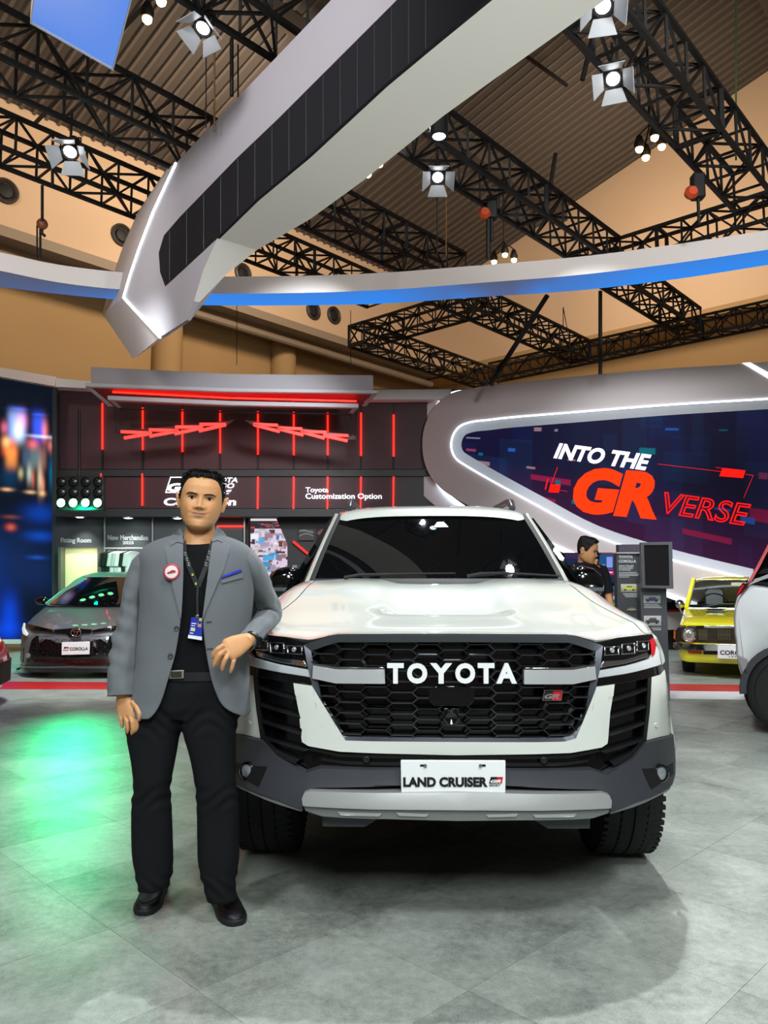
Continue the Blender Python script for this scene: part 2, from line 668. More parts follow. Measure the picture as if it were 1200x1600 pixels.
def truss_px(p1, p2, z, dirn, size, label):
    a, b = at_z(*p1, z), at_z(*p2, z)
    ln = (b - a).dot(dirn)
    return truss(a, a + dirn * ln, size, label)


truss_px((-60, 112), (640, 470), 6.4, A, 0.52, 'long black box truss at upper left crossing behind the beam')
truss_px((-60, 236), (575, 480), 6.6, A, 0.46, 'lower of the two long left trusses above the air nozzles')
truss_px((245, -25), (436, 92), 6.4, A, 0.46, 'short black truss at the top left of the beam')
truss_px((842, 0), (1130, 335), 6.2, A, 0.50, 'large black truss at the upper right carrying a barn door lamp')
truss_px((605, 225), (905, 435), 6.2, A, 0.46, 'middle black truss running from the beam towards the ring')
truss_px((1290, 316), (880, 430), 6.68, B, 0.42, 'cross truss behind the ring on the right')
truss_px((1290, 482), (795, 603), 6.66, B, 0.42, 'lowest cross truss above the screen wall')
truss_px((545, 542), (795, 602), 6.2, A, 0.44, 'lower left one of the trusses under the ring')
truss_px((665, 470), (900, 566), 6.2, A, 0.44, 'middle one of the trusses under the ring')
truss_px((925, 440), (1058, 524), 6.2, A, 0.44, 'right one of the trusses under the ring')
truss_px((760, 478), (545, 540), 6.66, B, 0.44, 'short cross truss under the ring at its middle')

# ================================================================== suspended ring
RZ = 5.2
in_px = [(-90, 405), (0, 423), (90, 441), (185, 452), (300, 458), (450, 458), (600, 453), (750, 442), (900, 430), (1050, 412), (1200, 390), (1290, 375)]
out_px = [(-90, 436), (0, 451), (90, 462), (185, 471), (300, 479), (450, 480), (600, 477), (750, 467), (900, 457), (1050, 440), (1200, 417), (1290, 402)]
top_px = [(-90, 370), (0, 392), (90, 410), (185, 424), (300, 433), (450, 435), (600, 430), (750, 417), (900, 398), (1050, 381), (1200, 364), (1290, 350)]


def dense(pts, n=6):
    """smooth curve through points (Catmull-Rom)"""
    P = [Vector(p) for p in pts]
    out = []
    for i in range(len(P) - 1):
        a, b, c, d = P[max(i - 1, 0)], P[i], P[i + 1], P[min(i + 2, len(P) - 1)]
        for k in range(n):
            t = k / n
            out.append(0.5 * ((2 * b) + (c - a) * t + (2 * a - 5 * b + 4 * c - d) * t * t + (3 * b - a - 3 * c + d) * t ** 3))
    out.append(P[-1])
    return out


ring_i = dense([at_z(x, y, RZ) for x, y in in_px])
ring_o = dense([at_z(x, y, RZ) for x, y in out_px])
RH = 0.24
t = thing('suspended_ring', 'wide white suspended ring band with blue lit underside above the stand', 'ring banner', ring_i[36])
rb = MB()
up = Vector((0, 0, RH))
rings = [[a, a + up, b + up, b + Vector((0, 0, 0.03)), a * .5 + b * .5 + Vector((0, 0, 0.03)), a + (b - a) * 0.04 + Vector((0, 0, 0.03))] for a, b in zip(ring_i, ring_o)]
rb.loft(rings, True).build('band', mat('ring_white', '#c9c1bd', 0.6), t, smooth=30)
# blue light box in the soffit
n = len(ring_i)
me = bpy.data.meshes.new('soffit_light')
vs, cols = [], []
for i, (a, b) in enumerate(zip(ring_i, ring_o)):
    px = np.interp(i / (n - 1) * (len(in_px) - 1), range(len(in_px)), [p[0] for p in in_px])
    k = np.interp(px, [-100, 60, 170, 250, 330, 600, 690, 790, 870, 1000, 1300], [0.08, 0.12, 0.30, .9, 1, 1, .55, 0.08, .6, 1, 1])
    for f in (0.05, 0.5, 1.0):
        vs.append(a + (b - a) * f + Vector((0, 0, 0.026)))
        kk = k * (0.75 + 0.25 * f) if k > .5 else min(1, k * (0.4 + 1.3 * f))
        base = np.array(lin('#8f8c9c')) * .35
        cols.append(tuple(base * (1 - kk) + np.array((0.03, 0.26, 0.90)) * kk) + (1,))
fs = [(3 * i + j, 3 * i + j + 1, 3 * i + j + 4, 3 * i + j + 3) for i in range(n - 1) for j in (0, 1)]
me.from_pydata([tuple(v) for v in vs], [], fs)
ca = me.color_attributes.new('Col', 'FLOAT_COLOR', 'POINT')
ca.data.foreach_set('color', np.array(cols, np.float32).reshape(-1))
link('soffit_light', me, vcol_mat('lit_picture', 1.0), t)

# ================================================================== suspended beam (nearest the camera)
P_tip, P_near = at_y(250, 527, 8.5), at_y(760, 0, 4.6)
bd = Vector((P_near.x - P_tip.x, P_near.y - P_tip.y, 0)).normalized()
bn = Vector((-bd.y, bd.x, 0))
if bn.y < 0:
    bn = -bn


def bp(px, py, off=0.0):
    return at_pl(px, py, P_tip + bn * off, bn)


side_px = [(275, 255), (330, 197), (390, 133), (455, 65), (525, -8), (640, -125), (900, -117), (760, 0), (680, 66), (600, 133), (480, 245), (400, 312), (340, 371),
           (318, 420), (303, 470), (292, 500), (250, 527), (193, 465), (204, 428), (217, 390), (240, 330)]
M_beam = mat('beam_lilac', '#aaa6ac', 0.55)
t = thing('suspended_beam', 'huge angular white and grey suspended beam with a black inset panel, lowest at its pointed left end', 'hanging beam', P_tip)
side_w = [.6, .6, .6, .6, .6, .6, .6, .6, .6, .6, .6, .6, .45, .25, .06, .04, .04, .04, .15, .3, .5]
n = len(side_px)
fr = [bp(*p) for p in side_px]
MB().add(fr + [p + bn * k for p, k in zip(fr, side_w)], [tuple(range(n)), tuple(range(2 * n - 1, n - 1, -1))] + [(i, i + n, (i + 1) % n + n, (i + 1) % n) for i in range(n)]).build('beam_body', M_beam, t)
# bright underside panel
sof_px = [(900, -117), (760, 0), (680, 66), (600, 133), (480, 245), (400, 312), (340, 371), (318, 420), (303, 470)]
so = MB()
s0 = [bp(*p) - Vector((0, 0, 0.004)) for p in sof_px]
so.strip(s0, [p + bn * k for p, k in zip(s0, side_w[6:15])])
so.build('underside', mat('beam_cream', '#d6d5cf', 0.6), t, smooth=30, fix=False)
# left end cap standing back from the face, with an LED line on the fold
line_px = [(275, 255), (240, 330), (217, 390), (204, 428), (193, 465), (250, 527)]
cap_px = [(262, 262), (216, 330), (192, 385), (176, 432), (160, 490), (208, 561)]
cp = MB()
cp.loft([[bp(*p, 0.0) for p in line_px], [bp(*p, 0.50) for p in cap_px], [bp(*p, 0.56) for p in line_px]], cap=False, closed=False)
cp.add([bp(*line_px[-1]), bp(*cap_px[-1], 0.5), bp(292, 500) + bn * .04, bp(292, 500)], [(0, 1, 2, 3)])
cp.build('end_cap', mat('beam_white', '#cfc8c9', 0.55), t, smooth=30, fix=False)
MB().tube([bp(*p, -0.004) for p in line_px], 0.016, 6).build('led_line', M_led_w, t)
ins_px = [(740, -117), (620, 0), (600, 20), (520, 100), (435, 185), (370, 247), (280, 340), (256, 368), (248, 395), (250, 425), (258, 447), (340, 371), (400, 312), (480, 245), (600, 133), (680, 66), (760, 0), (900, -117)]
M_ins = mat('black_mesh_panel', '#1c1c20', 0.75, spec=.2)
MB().prism([bp(*p, -0.006) for p in ins_px], bn * 0.03).build('inset_panel', M_ins, t)
sm = MB()
for k in range(16):
    # upright seams between the inset modules
    f = k / 15
    xa = 265 + f * 400
    ya = np.interp(xa, [256, 280, 370, 435, 520, 600, 620, 740], [368, 340, 247, 185, 100, 20, 0, -117])
    yb = np.interp(xa, [258, 340, 400, 480, 600, 680, 760], [447, 371, 312, 245, 133, 66, 0])
    sm.bar(bp(xa, ya + 3, -0.008), bp(xa, yb - 2, -0.008), 0.006)
sm.build('seam', mat('inset_seam', '#2c2c31', 0.5), t)

# ================================================================== blue light panel, upper left
z = 6.0
pc = [at_z(47, 37, z), at_z(177, 111, z), at_z(212, -22, z), at_z(62, -95, z)]
t = thing('ceiling_light', 'pale blue glowing square ceiling panel with a white rim at the top left', 'ceiling light', pc[0])
cen = sum(pc, Vector()) / 4
inn = [p + (cen - p) * 0.03 for p in pc]
MB().ring(pc, inn, (0, 0, 0.12)).build('rim', M_white, t)
picture('diffuser', [inn[0] + Vector((0, 0, .02)), inn[1] + Vector((0, 0, .02)), inn[2] + Vector((0, 0, .02)), inn[3] + Vector((0, 0, .02))], 8, 8,
        lambda u, v: (0.12 + .22 * (1 - u) * v, 0.27 + .16 * (1 - u) * v, 0.80 + 0 * u), vcol_mat('lit_picture', 1.0), t)
MB().prism([p + Vector((0, 0, .12)) for p in pc], (0, 0, .03)).build('back_panel', M_white, t)


# ================================================================== lamps on the trusses
def barn_lamp(px, py, Y, aim, label, power, ang=50, s=.62, hang=0.4):
    q = at_y(px, py, Y)
    t = thing('stage_light', label, 'stage light', q, 'barn door lamps on the trusses')
    d = (Vector(aim) - q).normalized()
    x, y = frame_of(d)
    MB().lathe([(r_ * s, h * s) for r_, h in ((0.05, -0.34), (0.10, -0.3), (0.12, -0.02), (0.14, 0.0), (0.14, 0.05), (0.122, 0.05), (0.12, 0.01))], q, d, 18).build('housing', M_truss, t, smooth=40)
    MB().lathe([(0.10 * s, 0.0), (0.08 * s, 0.02 * s), (0.0, 0.03 * s)], q + d * 0.02, d, 18).build('lens', M_lens_w, t, smooth=40)
    for i, (a, b) in enumerate(((x, y), (-x, y), (y, x), (-y, x))):
        e = q + (a * 0.14 + d * 0.05) * s
        o_ = e + (a * 0.15 + d * 0.16) * s
        MB().prism([e - b * 0.12 * s, e + b * 0.12 * s, o_ + b * 0.19 * s, o_ - b * 0.19 * s], a * 0.006 - d * .004).build('barn_door', mat('barn_door_paint', '#8a8d90', .4), t)
    top = q + Vector((0, 0, hang))
    yk = MB()
    yk.tube([q + x * 0.15 * s, q + x * 0.16 * s + Vector((0, 0, 0.16)), q - x * 0.16 * s + Vector((0, 0, 0.16)), q - x * 0.15 * s], 0.012, 6)
    yk.tube([q + Vector((0, 0, 0.16)), top], 0.016, 6)
    yk.build('yoke', M_truss, t)
    if power:
        lamp('SPOT', 'stage_light_beam', q + d * 0.25, aim, power, COOL, 0.08, ang, 0.6)
    return t


barn_lamp(318, 42, 6.6, (-3.2, 4.2, 0.0), 'barn door lamp near the top left of the beam', 250, 36)
barn_lamp(110, 236, 8.4, (-3.4, 4.6, 0.0), 'bright barn door lamp hanging at the left above the ring', 300, 34, s=.72, hang=0.5)
barn_lamp(684, 276, 8.6, (0.6, 4.2, 0.0), 'barn door lamp at the middle right beside the beam', 250, hang=0.5)
barn_lamp(958, 122, 6.8, (0.9, 3.4, 0.6), 'barn door lamp on the large right truss', 250, hang=0.35)
barn_lamp(942, 8, 5.9, (1.2, 3.0, 0.0), 'barn door lamp at the top edge beside the white beam', 250, hang=0.3)
q = at_y(686, 205, 8.0)
t = thing('spot_can', 'small black can spotlight beside the white beam', 'stage light', q)
MB().lathe([(0.02, 0.22), (0.10, 0.2), (0.10, -0.05), (0.085, -0.06)], q, (0, 0, 1), 16).build('housing', M_truss, t, smooth=40)
MB().lathe([(0.085, 0), (0.05, -0.025), (0, -0.03)], q + Vector((0, 0, -0.05)), (0, 0, 1), 16).build('lens', mat('cool_lens', '#ffffff', .3, emit='#cfe6ff', es=12), t, smooth=40)

# tungsten high bay clusters below the roof
for lab, pts in (('two warm high bay bulbs at the top left', ((230, 30), (252, 2))), ('pair of warm high bay bulbs just right of the beam', ((575, 272), (593, 256))),
                 ('trio of warm high bay bulbs above the ring', ((772, 409), (789, 398), (803, 406))),
                 ('four warm high bay bulbs at the upper right', ((999, 233), (1009, 246), (1023, 215), (1034, 229)))):
    qs = [at_z(x, y, 11.0) for x, y in pts]
    cen = sum(qs, Vector()) / len(qs)
    t = thing('high_bay_light', lab, 'ceiling light', cen, 'tungsten high bay clusters')
    for q in qs:
        MB().ball(q, 0.085, 10).build('bulb', M_tung, t, smooth=True)
        MB().lathe([(0.10, 0.02), (0.12, 0.12), (0.06, 0.3), (0.02, 0.34)], q, (0, 0, 1), 12).build('housing', M_truss, t, smooth=40)
    b = MB()
    for q in qs:
        b.bar(q + Vector((0, 0, .33)), cen + Vector((0, 0, .55)), 0.03)
    b.tube([cen + Vector((0, 0, .5)), cen + Vector((0, 0, 2.6))], 0.03, 6)
    b.build('hanger', M_truss, t)

# hoists, slings and cables
def cable(px, y0, y1, Y, label, r=0.008, col=M_truss, px1=None):
    a, b = at_y(px, y0, Y), at_y(px1 or px, y1, Y)
    return tag(MB().tube([a, b], r, 6).build('hanging_cable', col), label, 'cable', 'cables and slings between roof and rig')


cable(372, 70, 225, 7.3, 'thin cable below the top left lamp')
cable(335, 60, 205, 7.3, 'thin ochre sling below the top left lamp', .01, mat('ochre_sling', '#6b4a22', .8))
cable(362, 60, 150, 7.2, 'dark sling hanging at the top left of the beam', .02)
cable(322, 65, 200, 7.3, 'thin light cable hanging from the top left lamp', .006)
cable(683, 290, 400, 8.8, 'thin cable under the middle lamp', .006)
cable(697, 260, 400, 8.8, 'thin yellowish cable right of the middle lamp', .008, mat('ochre_sling'))
cable(763, 330, 405, 9.6, 'hoist chain hanging beside the middle truss', .03)
cable(1150, 0, 250, 9.0, 'green rope at the upper right', .012, mat('green_rope', '#3f5a2a', .8))
cable(938, 455, 585, 13.0, 'thick black upright rod under the ring', .035)
cable(855, 462, 602, 13.5, 'slanting black rod under the ring', .05, px1=765)
cable(66, 290, 345, 9.2, 'grey sling running down to the ring hook at the left', .02)
cable(82, 262, 290, 9.2, 'short sling tied to the lower left truss', .02)
cable(58, 352, 405, 9.6, 'left sling leg from hook to ring', .012)
cable(63, 352, 405, 9.6, 'right sling leg from hook to ring', .016)
cable(880, 480, 545, 14.0, 'thin cable between ring and lower truss', .008)
cable(880, 480, 545, 14.2, 'second thin cable between ring and lower truss', .008, px1=892)
cable(370, 470, 570, 12.6, 'left thin wire holding the red lit canopy', .006)
cable(548, 485, 580, 12.6, 'right thin wire holding the red lit canopy', .006)
cable(940, 0, 125, 9.0, 'dark rod at the upper right roof', .03, px1=910)
cable(868, 480 / 2, 340, 10.5, 'dark rod under the four warm bulbs', .03, px1=852)
for px, py, Y, lab in ((768, 325, 9.6, 'black chain hoist with orange hook at the middle truss'), (1090, 292, 8.6, 'black chain hoist with orange hook at the right truss corner')):
    q = at_y(px, py, Y)
    t = thing('chain_hoist', lab, 'hoist', q, 'chain hoists')
    MB().box(q, (0.14, 0.14, 0.3)).build('body', M_black, t, bevel=0.02)
    MB().lathe([(0.07, 0), (0.08, 0.05), (0.05, 0.1)], q + Vector((-0.1, -0.02, -0.1)), (0, -1, 0), 12).build('hook_block', mat('orange_paint', '#b5401c', .5), t, smooth=40)
    MB().tube([q + Vector((0, 0, -.1)), q + Vector((0, 0, -.45))], 0.02, 6).build('chain', M_truss, t)
q = at_y(66, 350, 9.4)
t = thing('rigging_hook', 'brown hook block above the left end of the ring', 'hook', q)
MB().ball(q, 0.07, 12).build('block', mat('brown_iron', '#6a3a22', .5), t, smooth=True)
MB().tube([q, q + Vector((0, 0, -.12)), q + Vector((.04, 0, -.16))], 0.02, 6).build('hook', M_truss, t)
# ================================================================== back wall of the stand (15 m away)
YB = 15.0


def bw(px, py, off=0.0):
    return at_y(px, py, YB - off)


def slab(poly, th=0.05, off=0.0):
    """outline in photograph pixels laid on the stand's back wall, th thick, front face off in front of it"""
    return MB().prism([bw(x, y, off) for x, y in poly], (0, th, 0))


def rect(x0, y0, x1, y1):
    return [(x0, y1), (x1, y1), (x1, y0), (x0, y0)]


M_maroon = mat('maroon_panel', '#40242a', 0.55)
M_frame = mat('charcoal_frame', '#2b2c2f', 0.5)
M_bay = mat('bay_grey', '#3c4042', 0.55)
wall = MB()
G = at_y(600, 800, YB).z
wall.prism([bw(84, 604), bw(84, 1010), bw(388, 1010), bw(388, 806), bw(430, 806), bw(449, 850), bw(449, 1010), bw(1290, 1010), bw(1290, 700), bw(800, 700), bw(800, 608), bw(600, 608)], (0, 0.25, 0))
bwall = tag(wall.build('wall_back_stand', M_frame), 'dark red lit back wall of the stand behind the grey hatchback', 'wall', kind='structure')
led_x = [160, 223, 285, 344, 403, 459, 512, 564, 615]
edges = [93] + led_x + [668]
for i in range(len(edges) - 1):
    slab(rect(edges[i] + .6, 612, edges[i + 1] - .6, 733), 0.03, 0.03).build('wall_panel', M_maroon, bwall)
    if edges[i + 1] < 640:
        slab(rect(edges[i] + .6, 746, edges[i + 1] - .6, 794), 0.03, 0.03).build('wall_panel', M_maroon, bwall)
top = [630, 637, 640, 642, 643, 644, 645, 645, 648]
bot = [702, 703, 706, 708, 710, 711, 711, 712, 713]
for i, x in enumerate(led_x):
    MB().bar(bw(x, top[i], .05), bw(x, bot[i], .05), 0.024).build('led_strip', M_led_r, bwall)
    MB().bar(bw(x, bot[i] + 1, .045), bw(x, 733, .045), 0.03).build('led_profile', M_black, bwall)
    if x not in (285, 344):
        MB().bar(bw(x - (2 if i == 0 else .6 if i < 3 else 0), 740 if i < 3 else 745, .05), bw(x - .6, 790 if i < 3 else 795, .05), 0.024).build('led_strip', M_led_r, bwall)
slab(rect(86, 734, 690, 744), 0.06, 0.06).build('wall_rail', M_frame, bwall)
slab(rect(86, 795, 690, 807), 0.5, 0.5).build('wall_header', M_frame, bwall)

# white cornice
co = MB()
co.prism([bw(80, 590, .35), bw(80, 604, .35), bw(145, 607, .35), bw(145, 596, .35)], (0, .3, 0))
co.prism([bw(560, 609, .3), bw(560, 624, .3), bw(705, 624, .3), bw(705, 608, .3)], (0, .3, 0))
tag(co.build('trim_2', M_white), 'white cornice on top of the dark back wall', 'trim', kind='structure')

# lettering on the upper wall
M_sign = mat('lit_white_letters', '#ffffff', .4, emit='#eef3ff', es=1.6)


def wtext(nm, s, x0, y0, x1, y1, m, parent, off=0.07, slant=0, **kw):
    return letter(nm, s, bw(x0, y1, off), bw(x1, y1, off), bw(x0 + slant, y0, off), m, parent, **kw)


t = thing('wall_sign', 'lit white sign lettering to the right of the standing man, two lines of words', 'sign', bw(537, 782, .07))
wtext('lettering', 'Toyota', 477.5, 761.5, 513, 771.5, M_sign, t, bold=.012)
wtext('lettering', 'Customization Option', 477.5, 771, 596.5, 782, M_sign, t, bold=.012)
t = thing('wall_sign', 'lit white racing sign partly hidden behind the head of the standing man', 'sign', bw(315, 790, .07))
lg = MB()
o4 = [(258, 770), (304, 770), (311, 745), (266, 745)]
i4 = [(260, 768.6), (303, 768.6), (309.4, 746.4), (267, 746.4)]
lg.ring([bw(x, y, .08) for x, y in o4], [bw(x, y, .08) for x, y in i4], (0, .02, 0))
lg.build('logo_frame', M_sign, t)
slab(i4, .01, .07).build('logo_panel', M_black, t)
wtext('lettering', 'GR', 261, 755, 303, 768, M_sign, t, bold=.05, shear=.25)
wtext('lettering', 'TOYOTA', 316, 746, 371, 754, M_sign, t, bold=.015, shear=.2)
wtext('lettering', 'GAZOO', 314, 755, 366, 763, M_sign, t, bold=.015, shear=.2)
wtext('lettering', 'Racing', 312, 763, 362, 773, M_sign, t, bold=.012, shear=.2)
wtext('lettering', 'Collection', 256, 778, 369, 790, M_sign, t, bold=.03, shear=.1)

# ------------------------------------------------------------------ shop bays under the header
M_silver = mat('silver_profile', '#b9bdbd', 0.35, .6)
M_grey_t = mat('pale_grey_letters', '#aab0ae', .5)
bays = [(90, 163), (164, 238), (239, 382)]
for a, b in bays:
    pass
bay = slab([(87, 1008), (99, 1008), (99, 856), (152, 856), (152, 1008), (163, 1008), (163, 807), (87, 807)], 0.06, 0.1)
bay.build('bay_panel', M_bay, bwall)
slab(rect(164, 807, 238, 1008), 0.06, 0.1).build('bay_panel', M_bay, bwall)
slab(rect(239, 807, 384, 1008), 0.06, 0.1).build('bay_panel', M_bay, bwall)
for x in (163.5, 238.5, 382):
    MB().bar(bw(x, 808, .2), bw(x, 1008, .2), 0.02, .03).build('silver_profile', M_silver, bwall)
MB().bar(bw(340, 822.5, .12), bw(380, 822.5, .12), 0.03).build('led_strip', M_led_r, bwall)
wtext('lettering', 'Fitting Room', 95, 840.5, 142.5, 850, M_grey_t, bwall, off=.1, bold=.02)
wtext('lettering', 'New Merchandise', 168.5, 836, 231.5, 844, M_grey_t, bwall, off=.1, bold=.02)
wtext('lettering', '2025', 191.5, 845.5, 209, 850.5, M_grey_t, bwall, off=.1, bold=.03)
# fitting room: lit cream cabin with its door ajar
dr = thing('fitting_room', 'cream lit fitting room cabin in the back wall with its dark door ajar', 'fitting room', bw(126, 1005))
MB().prism([bw(99, 1008, .04), bw(152, 1008, .04), bw(152, 854, .04), bw(99, 854, .04)], (0, .02, 0)).build('back_panel', mat('cream_lining', '#d8d3a6', .6), dr)
MB().prism([bw(98, 1010, .1), bw(98, 855, .1), bw(91, 855, .6), bw(91, 1014, .6)], (0.04, 0.02, 0)).build('door', mat('door_olive', '#3b3d33', .5), dr)
MB().ball(bw(93, 945, .62), .04, 8).build('door_knob', M_steel, dr, smooth=True)
lamp('AREA', 'cabin_light', bw(126, 858, .5), bw(126, 1000, .0), 6, (1, .95, .75), .3)
# down lights in the header
for i, (x, y) in enumerate(((125, 803.5), (200.5, 805), (277.5, 805.5))):
    q = at_y(x, y + 2.5, YB - .38)
    t = thing('down_light', ['round down light above the fitting room sign', 'round down light above the merchandise sign', 'round down light just left of the standing man'][i], 'ceiling light', q, 'down lights in the shop header')
    MB().lathe([(0.11, 0.02), (0.11, -0.02), (0.095, -0.03), (0.09, -0.005)], q, (0, 0, 1), 16).build('rim', M_silver, t, smooth=40)
    MB().lathe([(0.088, -.01), (0.05, -.035), (0, -.04)], q, (0, 0, 1), 16).build('lens', M_lens_w, t, smooth=40)
    lamp('SPOT', 'down_light_beam', q + Vector((0, 0, -.06)), q + Vector((0, .22, -2)), 45, (.95, 1, .97), .05, 95, .7)
# clothes rail
q = at_y(200, 857, YB - .55)
rail = thing('clothes_rail', 'silver clothes rail below the merchandise sign', 'clothes rail', q)
MB().tube([at_y(164, 857, YB - .3), at_y(237, 857, YB - .3)], .018, 8).build('rail', M_silver, rail)
MB().bar(at_y(164, 857, YB - .3), at_y(164, 857, YB - .02), .02).build('bracket', M_silver, rail)
MB().bar(at_y(237, 857, YB - .3), at_y(237, 857, YB - .02), .02).build('bracket', M_silver, rail)


def shirt(px, col, label, w=.30):
    c = at_y(px, 857, YB - .3)
    t = thing('hanging_shirt', label, 'shirt', c, 'shirts on the clothes rail')
    prof = [(0, -.05), (.10, -.06), (.22, -.10), (.25, -.34), (.19, -.36), (.18, -.20), (.175, -.95), (0, -.96)]
    M = Matrix.Rotation(R(62), 3, 'Z')
    full = [(x, z) for x, z in prof] + [(-x, z) for x, z in reversed(prof[1:-1])]
    mb = MB()
    rings = []
    for k, (yy, sc) in enumerate(((-.035, .9), (-.02, 1), (.02, 1), (.035, .9))):
        rings.append([c + M @ Vector((x * sc + .006 * math.sin(9 * z), yy + .012 * math.sin(14 * x + z * 5), z)) for x, z in full])
    mb.loft(rings)
    mb.build('fabric', mat('shirt_' + col.strip('#'), col, .8), t, smooth=50)
    hk = MB().tube([c + M @ Vector((-.16, 0, -.1)), c + Vector((0, 0, -.035)), c + M @ Vector((.16, 0, -.1))], .008, 6)
    hk.tube([c + Vector((0, 0, -.04)), c + Vector((0, 0, 0)), c + Vector((.01, 0.02, .022))], .006, 6)
    hk.build('hanger', M_steel, t)


for px, col, lab in ((172, '#101615', 'black shirt at the left end of the clothes rail'), (177, '#0d1513', 'second black shirt from the left on the rail'),
                     (185, '#cfc8ca', 'first pale shirt on the clothes rail'), (191, '#b9b2b6', 'grey shirt among the pale shirts on the rail'),
                     (197, '#e0dadc', 'third pale shirt from the left on the rail'), (203, '#141414', 'black shirt between pale ones on the rail'), (209, '#cbc6c8', 'last pale shirt beside the man on the rail')):
    shirt(px, col, lab)

# ------------------------------------------------------------------ doorway with a screen room behind
rng = np.random.default_rng(3)


def blocks(u, v, n, cols, wr=(.05, .25), hr=(.05, .2), base=(0, 0, 0)):
    r = [np.full(u.shape, float(b)) for b in base]
    for _ in range(n):
        x, y = rng.random(2)
        ww, hh = rng.uniform(*wr), rng.uniform(*hr)
        m = (abs(u - x) < ww / 2) & (abs(v - y) < hh / 2)
        c = cols[rng.integers(len(cols))]
        k = rng.uniform(.5, 1.0)
        for i in range(3):
            r[i] = np.where(m, c[i] * k, r[i])
    return r


M_pic = vcol_mat('lit_picture')
col_scr = thing('video_screen', 'bright collage of pictures on a screen seen through the doorway beside the man', 'screen', at_y(420, 900, 18.5))
q4 = [at_y(388, 902, 18.4), at_y(456, 902, 18.4), at_y(456, 826, 18.4), at_y(388, 826, 18.4)]
pal = [(.9, .75, .85), (.75, .6, .8), (.35, .12, .08), (.1, .05, .08), (.85, .8, .9), (.5, .3, .35), (.1, .45, .8), (.9, .9, .95)]
picture('screen_picture', q4, 68, 76, lambda u, v: blocks(u, v, 130, pal, (.04, .22), (.03, .14), (.75, .62, .78)), M_pic, col_scr)
MB().prism([p + Vector((0, .01, 0)) for p in q4], (0, .08, 0)).build('casing', M_black, col_scr)
t = thing('light_trough', 'white ceiling trough with red signs above the collage screen', 'light', at_y(415, 815, 18.4))
MB().box(at_y(410, 811, 18.0), (1.0, .5, .05)).build('trough', mat('trough_white', '#e8e8e8', .5, emit='#ffffff', es=.6), t)
picture('sign_strip', [at_y(388, 826, 18.38), at_y(452, 826, 18.38), at_y(452, 815, 18.38), at_y(388, 815, 18.38)], 60, 10,
        lambda u, v: blocks(u, v, 26, [(.8, .1, .1), (.05, .05, .06), (.15, .15, .3), (.7, .2, .2)], (.04, .2), (.1, .3), (.05, .03, .04)), M_pic, t)
t = tag(MB().prism([at_y(386, 1005, 19), at_y(470, 1005, 19), at_y(470, 790, 19), at_y(386, 790, 19)], (0, .1, 0)).build('wall_side_room', M_frame), 'dark back wall of the little screen room', 'wall', kind='structure')
# white car in that room: roof and windscreen only show
# posters and red line right of the doorway
t = thing('wall_poster', 'small dark poster with car drawings right of the doorway', 'poster', bw(478, 835, .06))
slab(rect(466, 826, 490.5, 844.5), .02, .05).build('board', M_black, t)
picture('print', [bw(467, 844, .052), bw(490, 844, .052), bw(490, 827, .052), bw(467, 827, .052)], 46, 34,
        lambda u, v: [0.02 + .22 * ((abs(v - .82 - .08 * np.sin(5 * u)) < .05) | (abs(v - .35 - .25 * np.sin(3.1 * u)) < .04)) + k for k in (.02, .01, .012)], vcol_mat('print', rough=.5), t)
t = thing('wall_poster', 'second small poster half hidden by the windscreen pillar', 'poster', bw(497, 835, .06))
slab(rect(494, 824, 520, 844), .02, .05).build('board', M_black, t)
slab([(495, 832), (504, 826), (510, 834), (498, 836)], .01, .055).build('print', mat('print_red', '#7a4046', .5), t)
MB().bar(bw(458, 846, .06), bw(487, 870, .06), .05).build('led_strip', mat('dim_red_led', '#c02020', .5, emit='#ff1812', es=.5), bwall)
t = thing('tile_display', 'small display of white and grey sample tiles beside the car mirror', 'display board', bw(468, 900, .06))
for i in range(3):
    for j in range(3):
        slab(rect(457 + i * 8, 883 + j * 8, 464 + i * 8, 890 + j * 8), .03, .08).build('sample_tile', mat('sample_%d' % ((i + j) % 2), ('#8f9294', '#3a3c40')[(i + j) % 2], .5), t)
q = at_y(464.5, 804.5, YB - .45)
tag(MB().box(q, (.07, .05, .04)).build('down_light', mat('small_lit_box', '#ffffff', .4, emit='#ffffff', es=3)), 'tiny white square lamp above the posters', 'ceiling light')

# ------------------------------------------------------------------ red lit canopy in front of the wall
YC = 13.0


def cw(px, py, Y=YC):
    return at_y(px, py, Y)


can = thing('canopy', 'grey canopy box hung before the back wall with red light line underneath', 'canopy', cw(362, 640))
M_can = mat('canopy_grey', '#9c979c', .5)
MB().prism([cw(142, 601), cw(360, 609), cw(583, 612), cw(583, 586), cw(360, 584), cw(142, 573)], (0, 0.12, 0)).build('fascia', M_can, can, bevel=.01)
MB().prism([cw(133, 598, YC - .12), cw(360, 606, YC - .12), cw(590, 609.5, YC - .12), cw(590, 614.5, YC - .12), cw(360, 612, YC - .12), cw(133, 604, YC - .12)], (0, 0.10, 0)).build('lip', mat('canopy_lip', '#b4afb3', .5), can, bevel=.01)
